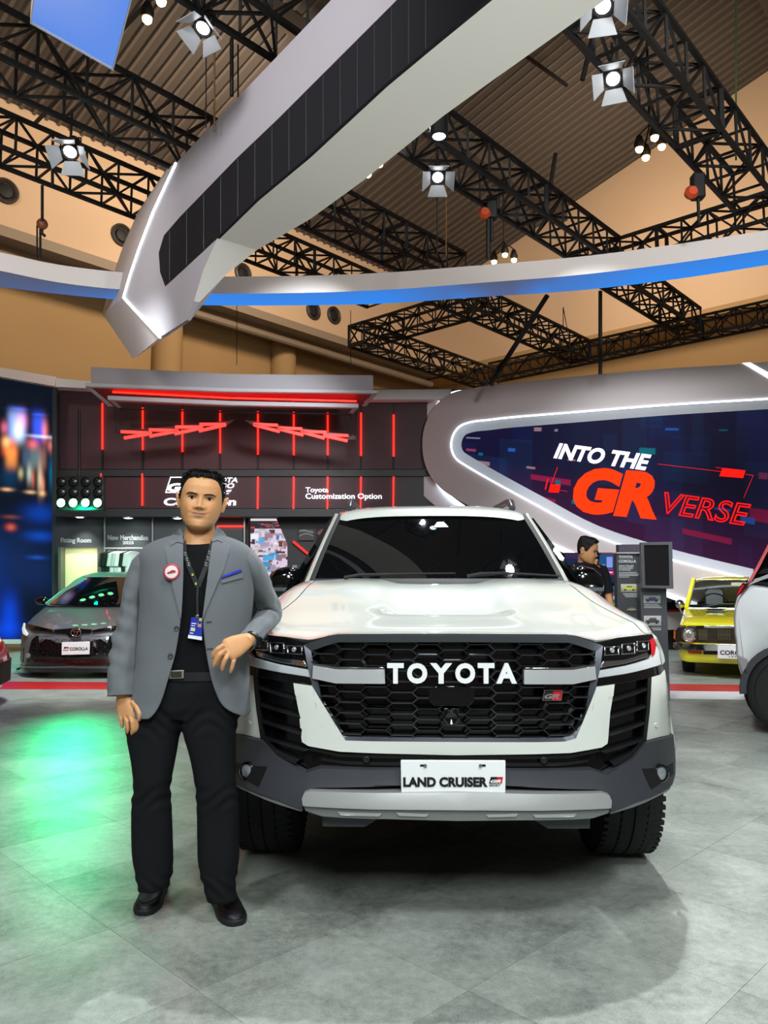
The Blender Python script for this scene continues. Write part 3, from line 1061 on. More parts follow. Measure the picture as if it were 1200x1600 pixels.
# sloping soffit behind the lip, the red led light put into its colour
a_ = [cw(140, 604, YC), cw(360, 612, YC), cw(584, 614.5, YC)]
b_ = [cw(170, 629, YC + .7), cw(360, 636, YC + .7), cw(556, 640, YC + .7)]
MB().strip(a_, b_).build('soffit', mat('red_lit_paint', '#8a2f33', .5), can, fix=False)
MB().prism([cw(133, 604, YC - .1), cw(140, 603, YC - .1), cw(176, 634, YC + .7), cw(168, 634, YC + .7)], (0, .05, 0)).build('side_arm', mat('canopy_lip'), can)
MB().prism([cw(590, 614, YC - .1), cw(583, 614, YC - .1), cw(565, 634, YC + .7), cw(572, 634, YC + .7)], (0, .05, 0)).build('side_arm', mat('canopy_lip'), can)
for a, b in (((176, 612.5), (361, 622)), ((362, 622), (557, 627))):
    MB().bar(cw(*a, YC + .15), cw(*b, YC + .15), .026).build('led_strip', M_led_r, can)
fb = [(168, 618), (362, 626.5), (560, 630.5), (560, 637), (362, 633), (168, 624.5)]
MB().prism([cw(x, y, YC + .1) for x, y in fb], (0, .1, 0)).build('inner_frame', mat('canopy_lip'), can, bevel=.006)
MB().prism([cw(168, 624, YC + .1), cw(176, 624, YC + .1), cw(190, 637, YC + .9), cw(184, 637, YC + .9)], (0, .05, 0)).build('inner_arm', mat('canopy_lip'), can)
MB().prism([cw(560, 636, YC + .1), cw(552, 636, YC + .1), cw(545, 646, YC + .9), cw(551, 646, YC + .9)], (0, .05, 0)).build('inner_arm', mat('canopy_lip'), can)
MB().prism([cw(186, 637, YC + .9), cw(362, 643, YC + .9), cw(548, 646, YC + .9), cw(548, 648, YC + .9), cw(362, 645, YC + .9), cw(186, 639, YC + .9)], (0, .05, 0)).build('rear_rail', M_black, can)

# two hanging chevron lamps made of red bars
M_led_r2 = mat('red_led_bar', '#ff4040', .5, emit='#ff2a22', es=2.6)
M_barb = mat('lamp_dark_red', '#3a1012', .5)


def chevron(segs, rail_pts, drops, label):
    q = cw(*rail_pts[0], 13.6)
    t = thing('chevron_lamp', label, 'hanging lamp', q, 'chevron lamps under the canopy')
    for a, b in segs:
        MB().bar(cw(*a, 13.6), cw(*b, 13.6), .036, .05).build('light_bar', M_led_r2, t)
    rl = MB()
    rl.prism([cw(x, y, 13.66) for x, y in rail_pts], (0, .05, 0))
    rl.build('backing', M_barb, t)
    for a, b in drops:
        MB().tube([cw(*a, 13.62), cw(*b, 13.7)], .012, 6).build('drop_rod', M_black, t)


segL = [((189, 674.5), (237, 676.8)), ((194, 684.5), (237, 677.3)), ((233, 671.5), (277, 672.8)), ((234, 681.8), (279, 673.3)), ((274, 667.3), (317, 667.5)), ((273, 678), (316, 668.5)), ((312, 663), (353, 663.3)), ((311, 673.5), (353, 663.8))]
chevron(segL, [(180, 676), (189, 673), (312, 662), (357, 657), (366, 656), (355, 664), (189, 679)], [((181, 676), (181, 640)), ((358, 657), (358, 645))], 'left hanging chevron lamp of red light bars, rising to the right')
segR = [((396, 663), (434, 664.5)), ((397, 664), (437, 674.5)), ((434, 669), (472, 670)), ((434, 670), (474, 680)), ((470, 674), (510, 675.5)), ((471, 675), (507, 685)), ((505, 679.5), (544, 680.7)), ((505, 680.5), (543, 689))]
chevron(segR, [(382, 656), (391, 657), (434, 664), (545, 679), (557, 680), (556, 687), (545, 687), (396, 666)], [((390, 657), (390, 645)), ((548, 680), (548, 646)), ((555, 680), (557, 634))], 'right hanging chevron lamp of red light bars, falling to the right')

# ------------------------------------------------------------------ green light bank
gl = thing('blinder_light', 'green lit bank of round lamps over the fitting room, only the bottom row on', 'stage light', at_y(123, 800, 12.5))
YG = 12.5
MB().prism([at_y(*p, YG) for p in ((88, 798), (162, 798), (162, 744), (88, 744))], (0, .15, 0)).build('housing', M_black, gl, bevel=.02)
M_green = mat('green_lamp', '#ffffff', .3, emit='#7dffb0', es=9)
M_off = mat('unlit_lens', '#171c1a', .3)
for r_, y in enumerate((753, 769.5, 786)):
    for k, x in enumerate((96.5, 115.5, 134.5, 153.5)):
        q = at_y(x, y, YG - .005)
        MB().lathe([(.078, 0), (.078, .04), (.072, .045), (.071, .01)], q, (0, -1, 0), 16).build('lamp_rim', M_black, gl, smooth=40)
        MB().lathe([(.07, .02), (.04, .04), (0, .045)], q, (0, -1, 0), 16).build('lamp_lens', M_green if r_ == 2 else M_off, gl, smooth=40)
MB().tube([at_y(124, 744, YG + .08), at_y(124, 640, YG + .08)], .025, 8).build('hanger', M_black, gl)
lamp('SPOT', 'green_beam', at_y(123, 786, YG - .15), at_z(128, 1185, 0), 800, (0.0, 1.0, 0.36), .2, 15, 1.0)
lamp('SPOT', 'green_spill', at_y(123, 789, YG - .25), at_y(123, 1000, YG + .9), 170, (0.0, 1.0, 0.45), .03, 150, .6)

# ------------------------------------------------------------------ video wall at the left
S0, S1 = at_y(-60, 800, 13.0), at_y(83, 800, 14.9)
nS = Vector((S1.y - S0.y, -(S1.x - S0.x), 0)).normalized()


def sw(px, py, off=0.0):
    return at_pl(px, py, S1 - nS * 0 + nS * off, nS)


vw = thing('video_wall', 'tall video wall with blurred orange and blue figures at the left edge', 'screen', sw(40, 1000))


def figs(u, v):
    # u: 0..1 across px -60..83 ; v: 0..1 up py 1000..586
    X = -60 + 143 * u
    Yp = 1000 - 414 * v
    r, g, b = [np.full(u.shape, k) for k in (.004, .008, .016)]

    def blob(x, y, sx, sy, c, p=2.0):
        nonlocal r, g, b
        m = np.exp(-((abs(X - x) / sx) ** p + (abs(Yp - y) / sy) ** p))
        r, g, b = r + c[0] * m, g + c[1] * m, b + c[2] * m
    blob(22, 663, 14, 24, (.35, .5, 1.1), 4); blob(24, 672, 8, 16, (.7, .8, .6)); blob(30, 655, 8, 12, (.8, .1, .3))
    blob(57, 662, 10, 22, (.05, .12, 1.0), 3); blob(68, 668, 5, 16, (1.0, .25, .2)); blob(62, 677, 22, 2.5, (.6, .7, 1.0))
    blob(25, 636, 12, 2.5, (.02, .08, .8)); blob(58, 642, 10, 2, (.02, .08, .5))
    blob(10, 698, 11, 14, (1.0, .16, .03), 3); blob(13, 715, 9, 16, (.9, .3, .05), 3); blob(5, 690, 6, 8, (.9, .6, .2))
    blob(48, 690, 9, 8, (.9, .14, .15)); blob(78, 690, 5, 10, (.6, .15, .15)); blob(2, 668, 5, 9, (.8, .15, .25))
    blob(38, 712, 8, 18, (.06, .10, .16), 3); blob(52, 712, 8, 18, (.12, .2, .2), 3); blob(64, 712, 7, 18, (.25, .12, .10), 3)
    blob(42, 738, 4, 14, (.5, .55, .45)); blob(48, 745, 3, 14, (.5, .12, .05)); blob(60, 745, 4, 20, (.75, .55, .35)); blob(65, 755, 3, 14, (.7, .2, .1))
    blob(28, 738, 4, 8, (.5, .45, .2)); blob(80, 735, 4, 24, (.0, .12, .25)); blob(10, 745, 14, 18, (.0, .03, .08))
    blob(6, 765, 8, 2.5, (.9, .5, .2)); blob(44, 767, 8, 2.5, (.8, .5, .25)); blob(64, 768, 5, 4, (.7, .45, .2))
    blob(60, 800, 26, 14, (.0, .04, .35)); blob(60, 836, 24, 8, (.0, .05, .4)); blob(12, 824, 7, 5, (.7, .10, .02)); blob(12, 808, 12, 3, (.18, .04, .02))
    blob(20, 860, 60, 40, (.002, .01, .05)); blob(55, 870, 14, 3, (.01, .06, .4)); blob(50, 900, 50, 30, (.002, .01, .06))
    blob(10, 960, 14, 30, (.0, .05, .62)); blob(5, 985, 24, 14, (.0, .04, .5)); blob(-30, 900, 30, 60, (.0, .02, .2))
    return r, g, b


q4 = [sw(-60, 1000), sw(83, 1000), sw(83, 596), sw(-60, 580)]
picture('screen_picture', q4, 120, 260, figs, M_pic, vw)
MB().prism([p - nS * .02 for p in q4], -nS * .15).build('casing', M_black, vw)
MB().bar(sw(86, 1006, .02), sw(86, 594, .02), .09, .09).build('frame_post', mat('frame_grey', '#3b4446', .5), vw)
MB().prism([sw(-60, 1006, .02), sw(83, 1006, .02), sw(83, 999, .02), sw(-60, 999, .02)], -nS * .2).build('plinth', M_white, vw)
co = MB().prism([sw(-70, 562, .15), sw(-70, 576, .15), sw(88, 604, .15), sw(88, 589, .15)], -nS * .5)
tag(co.build('trim_3', M_white), 'white cornice above the video wall', 'trim', kind='structure')

# ------------------------------------------------------------------ big curved screen wall at the right
W0, W1 = at_y(690, 800, 15.0), at_y(1200, 800, 13.0)
nW = Vector((-(W1.y - W0.y), W1.x - W0.x, 0)).normalized()
if nW.y > 0:
    nW = -nW


def ww(px, py, off=0.0):
    return at_pl(px, py, W0 + nW * off, nW)


def curve2(pts, n=5, closed=False):
    return [(p.x, p.y) for p in dense([Vector((x, y, 0)) for x, y in pts], n)]


scw = thing('screen_wall', 'sweeping white rounded wall framing a dark blue screen at the right', 'display wall', ww(900, 1000))
# outer crescent, standing behind the main frame
cres_o = [(740, 608), (712, 611), (690, 618), (664, 634), (645, 655), (633, 680), (630, 706), (634, 732), (646, 755), (670, 782), (698, 803)]
cres_i = [(760, 609), (735, 611), (706, 614), (684, 629), (671, 648), (662, 672), (660, 700), (665, 728), (678, 752), (700, 776), (722, 792)]
M_cres = mat('crescent_white', '#d5d3d8', .5)
cr = MB()
co_, ci_ = curve2(cres_o), curve2(cres_i)
cr.loft([[ww(*p, .0) for p in co_], [ww(*p, .12) for p in co_], [ww(p[0] + 4, p[1], .12) for p in ci_], [ww(p[0] + 4, p[1], -.05) for p in ci_]], cap=False, closed=False)
cr.build('crescent', M_cres, scw, smooth=35, fix=False)
MB().tube([ww(x + 3, y, .16) for x, y in curve2(cres_i[1:])], .03, 6).build('led_line', M_led_w, scw)
# main frame: outer and inner outlines with matching points
f_o = [(1480, 540), (1290, 556), (1170, 568), (1040, 576), (900, 588), (780, 601), (735, 607), (706, 614), (684, 629), (671, 648), (662, 672), (660, 700), (665, 728), (678, 752), (700, 772), (740, 794), (800, 824), (870, 856), (960, 895), (1050, 933), (1250, 1000), (1480, 1080)]
f_i = [(1480, 604), (1290, 617), (1170, 624), (1040, 632), (900, 643), (800, 651), (765, 655), (738, 658), (720, 664), (710, 674), (705, 686), (704, 697), (706, 707), (711, 716), (722, 725), (770, 753), (840, 791), (930, 838), (1040, 873), (1170, 905), (1290, 932), (1480, 970)]
fo, fi = curve2(f_o, 4), curve2(f_i, 4)
n = len(fo)
fr = MB()
fr.loft([[ww(*p, .05) for p in fo], [ww(*p, .30) for p in fo], [ww(*p, .30) for p in fi]], cap=False, closed=False)
fr.loft([[ww(*p, .05) for p in fo], [ww(*p, -.3) for p in fo]], cap=False, closed=False)
fr.build('frame', mat('screen_wall_grey', '#b3a9aa', .55), scw, smooth=35, fix=False)
cen = Vector((1000, 740, 0))


def inner(p, k):
    """pull the inner outline towards the opening"""
    i = fi.index(p)
    a, b = fi[max(i - 1, 0)], fi[min(i + 1, n - 1)]
    d = Vector((b[0] - a[0], b[1] - a[1], 0)).normalized()
    return (p[0] - d.y * k, p[1] + d.x * k) if False else (p[0] + d.y * k, p[1] - d.x * k)


M_bevel = mat('lit_bevel', '#c2c6cc', .55, emit='#dbe8fb', es=.10)
bv = MB()
bv.loft([[ww(*p, .30) for p in fi], [ww(*inner(p, 17), .05) for p in fi]], cap=False, closed=False)
bv.build('lit_bevel', M_bevel, scw, smooth=35, fix=False)
MB().tube([ww(*inner(p, 1.0), .31) for p in fi], .013, 6).build('led_line', M_led_w, scw)
# top right lit notch
MB().prism([ww(1160, 567, .32), ww(1172, 566, .32), ww(1215, 590, .32), ww(1215, 600, .32)], nW * -.05).build('led_line', mat('soft_white_led', '#fff', .5, emit='#eaf2ff', es=1.1), scw)
MB().tube([ww(x, y - 1, .32) for x, y in fo if x < 1300 and y > 800], .05, 6).build('led_line', mat('soft_white_led'), scw)


def city(u, v):
    r, g, b = [np.full(u.shape, k) for k in (.008, .007, .038)]
    # bands of deep blue towers, magenta low down
    for i in range(60):
        x, wd = rng.random(), rng.uniform(.01, .05)
        y0, hh = rng.random(), rng.uniform(.1, .5)
        m = (abs(u - x) < wd) & (abs(v - y0) < hh / 2)
        c = [(.0, .02, .12), (.0, .01, .03), (.02, .0, .06), (.003, .05, .12), (.004, .004, .012)][rng.integers(5)]
        for k, a in enumerate((r, g, b)):
            a += np.where(m, c[k] * .16, 0)
    mg = np.clip(1 - v * 2.2, 0, 1) * np.clip(1.2 - abs(u - .35) * 1.0, 0, 1)
    r += .05 * mg
    b += .012 * mg
    for i in range(14):
        x, y0 = rng.random(), rng.uniform(0, .35)
        m = (abs(u - x) < rng.uniform(.01, .05)) & (abs(v - y0) < rng.uniform(.01, .04))
        r, g, b = np.where(m, .30, r), np.where(m, .01, g), np.where(m, .07, b)
    for i in range(46):
        x, y0 = rng.random(), rng.random()
        m = (abs(u - x) < rng.uniform(.003, .018)) & (abs(v - y0) < rng.uniform(.004, .022))
        c = [(.25, .28, .38), (.0, .18, .24), (.3, .05, .12), (.02, .12, .5), (.35, .2, .25)][rng.integers(5)]
        r, g, b = [np.where(m, c[k], a) for k, a in enumerate((r, g, b))]
    dark = np.exp(-(((u - .62) / .12) ** 2 + ((v - .5) / .35) ** 2))
    return .8 * r * (1 - .75 * dark), .8 * g * (1 - .75 * dark), .8 * b * (1 - .7 * dark)


q4 = [ww(700, 770, .04), ww(1480, 985, .04), ww(1480, 590, .04), ww(700, 640, .04)]
picture('screen_picture', q4, 300, 150, city, M_pic, scw)
MB().prism([p - nW * .02 for p in q4], -nW * .2).build('casing', M_black, scw)

# words shown on the screen
M_w_glow = mat('screen_white_words', '#000', .6, spec=0, emit='#f3ecff', es=2.2)
M_r_glow = mat('screen_red_words', '#000', .6, spec=0, emit='#ff3c12', es=1.25)
M_r_line = mat('screen_red_lines', '#000', .6, spec=0, emit='#ff1a12', es=1.5)


def stext(s, bl, br, tl, m, off=.06, nm='lettering', **kw):
    return letter(nm, s, ww(*bl, off), ww(*br, off), ww(*tl, off), m, scw, thick=.002, **kw)


stext('INTO THE', (864.5, 716), (1013, 736), (869.5, 691.5), M_w_glow, bold=.04, shear=.22)
stext('GR', (894, 801), (1026, 813), (898, 728), M_r_glow, bold=.06, shear=.22)
stext('VERSE', (1034, 802), (1170, 823), (1038, 768), M_r_line, shear=.22, outline=.022)
ln = MB()
for a, b, w_ in (((1028, 725), (1128, 737), .02), ((1118, 730), (1128, 732), .02), ((1165, 741), (1177, 743), .02), ((1177, 743), (1162, 778), .035), ((871, 730), (858, 766), .03), ((874, 766), (887, 768), .015), ((852, 765), (856, 748), .02)):
    ln.bar(ww(*a, .06), ww(*b, .06), w_, .004)
for p4 in ([(1124, 744), (1161, 747), (1165, 735), (1129, 731)], [(857, 769), (873, 770), (876, 758), (860, 756)]):
    ln.prism([ww(x, y, .06) for x, y in p4], nW * -.004)
ln.build('red_line', M_r_line, scw)
# ================================================================== cars: shared tools
def smooth_tab(xs, ys, n=400, k=0.05):
    X = np.linspace(xs[0], xs[-1], n)
    Y = np.interp(X, xs, ys)
    m = max(1, int(n * k))
    pad = np.concatenate([2 * Y[0] - Y[m:0:-1], Y, 2 * Y[-1] - Y[-2:-m - 2:-1]])
    ker = np.ones(2 * m + 1) / (2 * m + 1)
    Y = np.convolve(pad, ker, 'valid')
    return lambda x: float(np.interp(x, X, Y))


class Front:
    """the front skin of a car: v = depth behind the front plane as a function of u (across) and z (height), in the car's own frame"""

    def __init__(s, root, origin, yaw, plan, rake):
        s.root, s.o, s.yaw = root, Vector(origin), yaw
        s.base, s.rake = plan, rake
        s.Mi = Matrix.Rotation(yaw, 3, 'Z')

    def S(s, u, z):
        return s.base(abs(u)) + s.rake(z)

    def loc(s, px, py, v=None):
        o = s.Mi @ (C0 - s.o)
        d = s.Mi @ ray(px, py)
        if v is not None:
            return o + d * ((v - o.y) / d.y)
        t = 0.0
        for _ in range(14):
            p = o + d * ((t - o.y) / d.y)
            t = .4 * t + .6 * s.S(p.x, p.z)
        return o + d * ((t - o.y) / d.y)

    def uz(s, pts):
        return [(p.x, p.z) for p in (s.loc(*q) for q in pts)]

    def panel(s, name, poly, m, off=0.0, th=0.02, res=0.06, bevel=0.003, parent=None, mirror=False, sym=False, px=True, label=None, fn=None):
        uz = s.uz(poly) if px else list(poly)
        if sym:
            uz = uz + [(-a, b) for a, b in reversed(uz)]
            cl = []
            for p in uz:
                if not cl or (abs(p[0] - cl[-1][0]) + abs(p[1] - cl[-1][1])) > 1e-4:
                    cl.append(p)
            uz = cl
        res_o = []
        for sg in ((1, -1) if mirror else (1,)):
            bm = bmesh.new()
            vs = [bm.verts.new((a * sg, 0, b)) for a, b in uz]
            f = bm.faces.new(vs)
            bmesh.ops.triangulate(bm, faces=[f])
            us = [a * sg for a, b in uz]
            zs = [b for a, b in uz]
            k = math.ceil(min(us) / res) * res
            while k < max(us):
                g = bm.verts[:] + bm.edges[:] + bm.faces[:]
                bmesh.ops.bisect_plane(bm, geom=g, plane_co=(k + 1e-4, 0, 0), plane_no=(1, 0, 0))
                k += res
            k = math.ceil(min(zs) / res) * res
            while k < max(zs):
                g = bm.verts[:] + bm.edges[:] + bm.faces[:]
                bmesh.ops.bisect_plane(bm, geom=g, plane_co=(0, 0, k + 1e-4), plane_no=(0, 0, 1))
                k += res
            F = fn or s.S
            for v in bm.verts:
                v.co.y = F(v.co.x, v.co.z) - off
            ex = bmesh.ops.extrude_face_region(bm, geom=bm.faces[:])
            for v in ex['geom']:
                if isinstance(v, bmesh.types.BMVert):
                    v.co.y += th
            bmesh.ops.recalc_face_normals(bm, faces=bm.faces[:])
            me = bpy.data.meshes.new(name)
            bm.to_mesh(me)
            bm.free()
            me.shade_smooth()
            me.set_sharp_from_angle(angle=R(32))
            o = link(name, me, m, parent or s.root)
            if bevel:
                md = o.modifiers.new('bevel', 'BEVEL')
                md.width, md.segments, md.limit_method, md.angle_limit = bevel, 2, 'ANGLE', R(45)
            if label:
                o['label'] = label
            res_o.append(o)
        return res_o


def wheel(root, u, v, rad, wid, rimr, side, name='wheel', tyre_m=None, rim_m=None, spokes=6, tread=True):
    """one wheel: tyre with grooves and tread blocks, rim with spokes. side = +1 when the outer face looks towards +u"""
    h = wid / 2
    t = MB()
    g = 0.012
    prof = [(rimr, -h * .82), (rimr + .02, -h * .98), (rad - .06, -h * 1.0), (rad - .02, -h * .93)]
    xs = np.linspace(-h * .86, h * .86, 5)
    for i in range(4):
        a, b = xs[i], xs[i + 1]
        prof += [(rad - .004 * abs(a + b) / h, a + .004), (rad - .004 * abs(a + b) / h, b - .006)]
        if i < 3:
            prof += [(rad - g, b - .005), (rad - g, b + .003)]
    prof += [(rad - .02, h * .93), (rad - .06, h * 1.0), (rimr + .02, h * .98), (rimr, h * .82)]
    t.lathe(prof, (u, v, rad), (1, 0, 0), 56)
    ty = t.build('tyre', tyre_m or M_tyre, root, smooth=40)
    if tread:
        b = MB()
        for k in range(64):
            a = 2 * PI * k / 64
            for j, xx in enumerate(np.linspace(-h * .8, h * .8, 4)):
                aa = a + (j % 2) * PI / 64
                c = Vector((u + xx, v + math.cos(aa) * (rad - .0105), rad + math.sin(aa) * (rad - .0105)))
                M = Matrix.Rotation(aa, 3, 'X')
                b.box(c, (h * .36, .012, .02), M=M)
        b.build('tread', tyre_m or M_tyre, ty, kind='stuff')
    r = MB()
    so = side
    r.lathe([(rimr + .005, -h * .8 * so), (rimr - .02, -h * .6 * so), (rimr - .03, h * .6 * so), (rimr + .006, h * .8 * so)], (u, v, rad), (1, 0, 0), 40)
    r.lathe([(.06, h * .55 * so), (.05, h * .66 * so), (0.0, h * .68 * so)], (u, v, rad), (1, 0, 0), 20)
    for k in range(spokes):
        a = 2 * PI * k / spokes
        d = Vector((0, math.cos(a), math.sin(a)))
        e = Vector((0, -math.sin(a), math.cos(a)))
        c = Vector((u + h * .55 * so, v, rad))
        r.bar(c + d * .03 + e * .01, c + d * (rimr - .02) + e * .05, .03, .035)
        r.bar(c + d * .03 - e * .01, c + d * (rimr - .02) - e * .05, .03, .035)
    r.build('rim', rim_m or M_rim, root, smooth=40)
    MB().lathe([(rimr - .03, -h * .2 * so), (rimr - .03, -h * .1 * so)], (u, v, rad), (1, 0, 0), 24).build('brake_disc', M_black, root)


M_tyre = mat('tyre_rubber', '#141516', 0.75, noise_amt=.1, nscale=60)
M_rim = mat('dark_alloy', '#1c1d1f', .35, .8)
M_paint_w = mat('pearl_white_paint', '#d6dad2', .28, coat=1.0)
M_gloss_k = mat('gloss_black_plastic', '#060607', .12, coat=.6)
M_clad = mat('dark_grey_cladding', '#34353a', .5, bump=.15, bscale=600)
M_satin = mat('satin_dark_trim', '#4a4c52', .32, .6)
M_silver_p = mat('silver_paint', '#aeb0ae', .38, .5)
M_chrome = mat('chrome', '#d8d8da', .08, 1.0)
M_glass_k = mat('dark_windscreen_glass', '#07090b', .02, spec=.45)
M_plate = mat('plate_white', '#eceeee', .4)
M_ink = mat('black_ink', '#0c0c0e', .5)
M_red_ink = mat('red_enamel', '#c8101c', .35)
M_lamp_g = mat('lamp_clear', '#8d949a', .08, .3, coat=1.0)

# ================================================================== the large white off-road car
YAW = 0.025
OC = (0.2655, 2.95, 0.0)
lc = thing('car', 'large white off-road car facing the camera with black honeycomb grille and silver skid plate', 'car', OC, rot=-YAW)
plan = smooth_tab([0, .3, .45, .55, .65, .75, .85, .93, .98, 1.04], [0, .010, .03, .05, .09, .15, .25, .38, .52, .72], k=.03)
rake = smooth_tab([.15, .30, .38, .48, .58, .68, .85, 1.0, 1.12], [.10, -.02, -.05, -.045, -.01, .0, .0, .02, .05], k=.04)
F = Front(lc, OC, YAW, plan, rake)

# ---- core behind the skin
F.panel('front_core', [(709, 1000), (930, 1004), (1016, 994), (1028, 1060), (1035, 1150), (1035, 1215), (950, 1245), (709, 1262)], M_black, off=-.06, th=.05, sym=True, bevel=0)

# ---- hood and fenders
zf = F.uz([(709, 990), (800, 990.5), (880, 991), (898, 992.5), (917, 998), (933, 1000.5), (967, 996), (1000, 992), (1020, 990), (1026, 995)])
zfx, zfz = [p[0] for p in zf], [p[1] for p in zf]
zfx[0] = 0.0
zfx.append(.975)
zfz.append(.93)
tt = [0, .15, .3, .5, .65, .8, 1, 1.2]
zc_ = smooth_tab(tt, [1.085, 1.112, 1.135, 1.175, 1.218, 1.272, 1.302, 1.318], k=.06)
uc_ = smooth_tab(tt, [.87, .855, .835, .80, .77, .75, .735, .73], k=.06)


def sstep(a, b, x):
    x = min(1, max(0, (x - a) / (b - a)))
    return x * x * (3 - 2 * x)


def g0(x, m, s_):
    return math.exp(-((x - m) / s_) ** 2)


def hood_z(u, v):
    t = (v - .10) / 1.28
    au = abs(u)
    z = zc_(min(max(t, 0), 1.2))
    uc = uc_(min(max(t, 0), 1.2)) - .04
    # a sunk middle panel between two raised flanks, and a soft dish beside each flank
    z -= .042 * math.exp(-(au / .29) ** 8) * sstep(.34, .50, t) * (1 - .75 * sstep(.6, 1.05, t))
    z += .010 * g0(au, .46, .12) * sstep(.1, .4, t)
    z -= .020 * (1 - math.exp(-(au / .5) ** 4)) * (1 - sstep(.15, .5, t)) * (1 - sstep(.6, .85, au))
    if au > uc:
        k = min(1, (au - uc) / (.967 - uc))
        z -= (z - .93) * (1 - math.sqrt(max(0, 1 - k * k))) * .999
    z0 = float(np.interp(au, zfx, zfz))
    kk = sstep(0, .13, t - (F.S(au, 1.08) / 1.28) + .10 / 1.28 - .0)
    return z0 * (1 - kk) + z * kk if au < .93 else min(z, z0 * (1 - kk) + z * kk + .0)


V_END = 1.42


def hood_patch(u0f, u1f, nu, nv):
    rows = []
    for j in range(nv + 1):
        b = (j / nv) ** 1.35
        row = []
        for i in range(nu + 1):
            a = i / nu
            v = .5
            for _ in range(6):
                t = (v - .1) / 1.28
                u = u0f(t) * (1 - a) + u1f(t) * a
                vs = F.S(u, 1.075) + .0
                ve = V_END - .06 * (u / .76) ** 2 if abs(u) < .76 else V_END - .06
                v = vs + (ve - vs) * b
            z = hood_z(u, v)
            row.append(Vector((u, v, z)))
        rows.append(row)
    # rolled lip at the front edge
    lip = [Vector((p.x, p.y + .05, p.z - .025)) for p in rows[0]]
    return [lip] + rows


UH = lambda t: uc_(min(max(t, 0), 1.2)) - .055
hd = MB()
hd.loft(hood_patch(lambda t: -UH(t), lambda t: UH(t), 64, 40), cap=False, closed=False)
hd.build('hood', M_paint_w, lc, smooth=60, fix=False)
for sg in (1, -1):
    fd = MB()
    rows = hood_patch(lambda t: UH(t) + .005, lambda t: .965, 30, 40)
    rows = [[Vector((p.x * sg, p.y, p.z)) for p in r_] for r_ in rows]
    if sg < 0:
        rows = [list(reversed(r_)) for r_ in rows]
    fd.loft(rows, cap=False, closed=False)
    o = fd.build('fender', M_paint_w, lc, smooth=60, fix=False)

# ---- grille
g_o = [(709, 991.5), (890, 992.5), (908, 997), (940, 1008), (936, 1040), (930, 1070), (919, 1133), (898, 1152), (880, 1157), (709, 1157.5)]
g_i = [(709, 1003), (887, 1004), (905, 1009), (930, 1018), (927, 1043), (920, 1072), (911, 1129), (892, 1147), (877, 1151.5), (709, 1152)]
F.panel('grille_back', g_o, M_gloss_k, off=-.05, th=.01, sym=True, bevel=0)
uo, ui = F.uz(g_o), F.uz(g_i)
uo[0] = (0, uo[0][1]); ui[0] = (0, ui[0][1]); uo[-1] = (0, uo[-1][1]); ui[-1] = (0, ui[-1][1])


def strip_panel(name, A_, B_, m, off, th, offB=None):
    """a band between two (u, z) lines following the skin, doubled left and right"""
    def full(L):
        out = []
        for i in range(len(L) - 1):
            for k in range(4):
                f = k / 4
                out.append((L[i][0] * (1 - f) + L[i + 1][0] * f, L[i][1] * (1 - f) + L[i + 1][1] * f))
        out.append(L[-1])
        return out
    a, b = full(A_), full(B_)
    offB = off if offB is None else offB
    rings = []
    seq = [(p, q, 1) for p, q in zip(a, b)]
    seq = seq + [(p, q, -1) for p, q in reversed(list(zip(a, b)))]
    for p, q, sg in seq:
        v1, v2 = F.S(p[0], p[1]) - off, F.S(q[0], q[1]) - offB
        P_, Q_ = Vector((p[0] * sg, v1, p[1])), Vector((q[0] * sg, v2, q[1]))
        T = Vector((0, th, 0))
        rings.append([P_, Q_, Q_ + T, P_ + T])
    mb = MB()
    mb.loft(rings, cap=False)
    n = len(rings) * 4
    mb.f += [(n - 4 + j, n - 4 + (j + 1) % 4, (j + 1) % 4, j) for j in range(4)] if False else []
    return mb.build(name, m, lc, smooth=35)


strip_panel('grille_frame', uo, ui, M_satin, .022, .05, .008)


def inside(p, poly):
    c = False
    n = len(poly)
    for i in range(n):
        a, b = poly[i], poly[(i + 1) % n]
        if (a[1] > p[1]) != (b[1] > p[1]) and p[0] < (b[0] - a[0]) * (p[1] - a[1]) / (b[1] - a[1]) + a[0]:
            c = not c
    return c


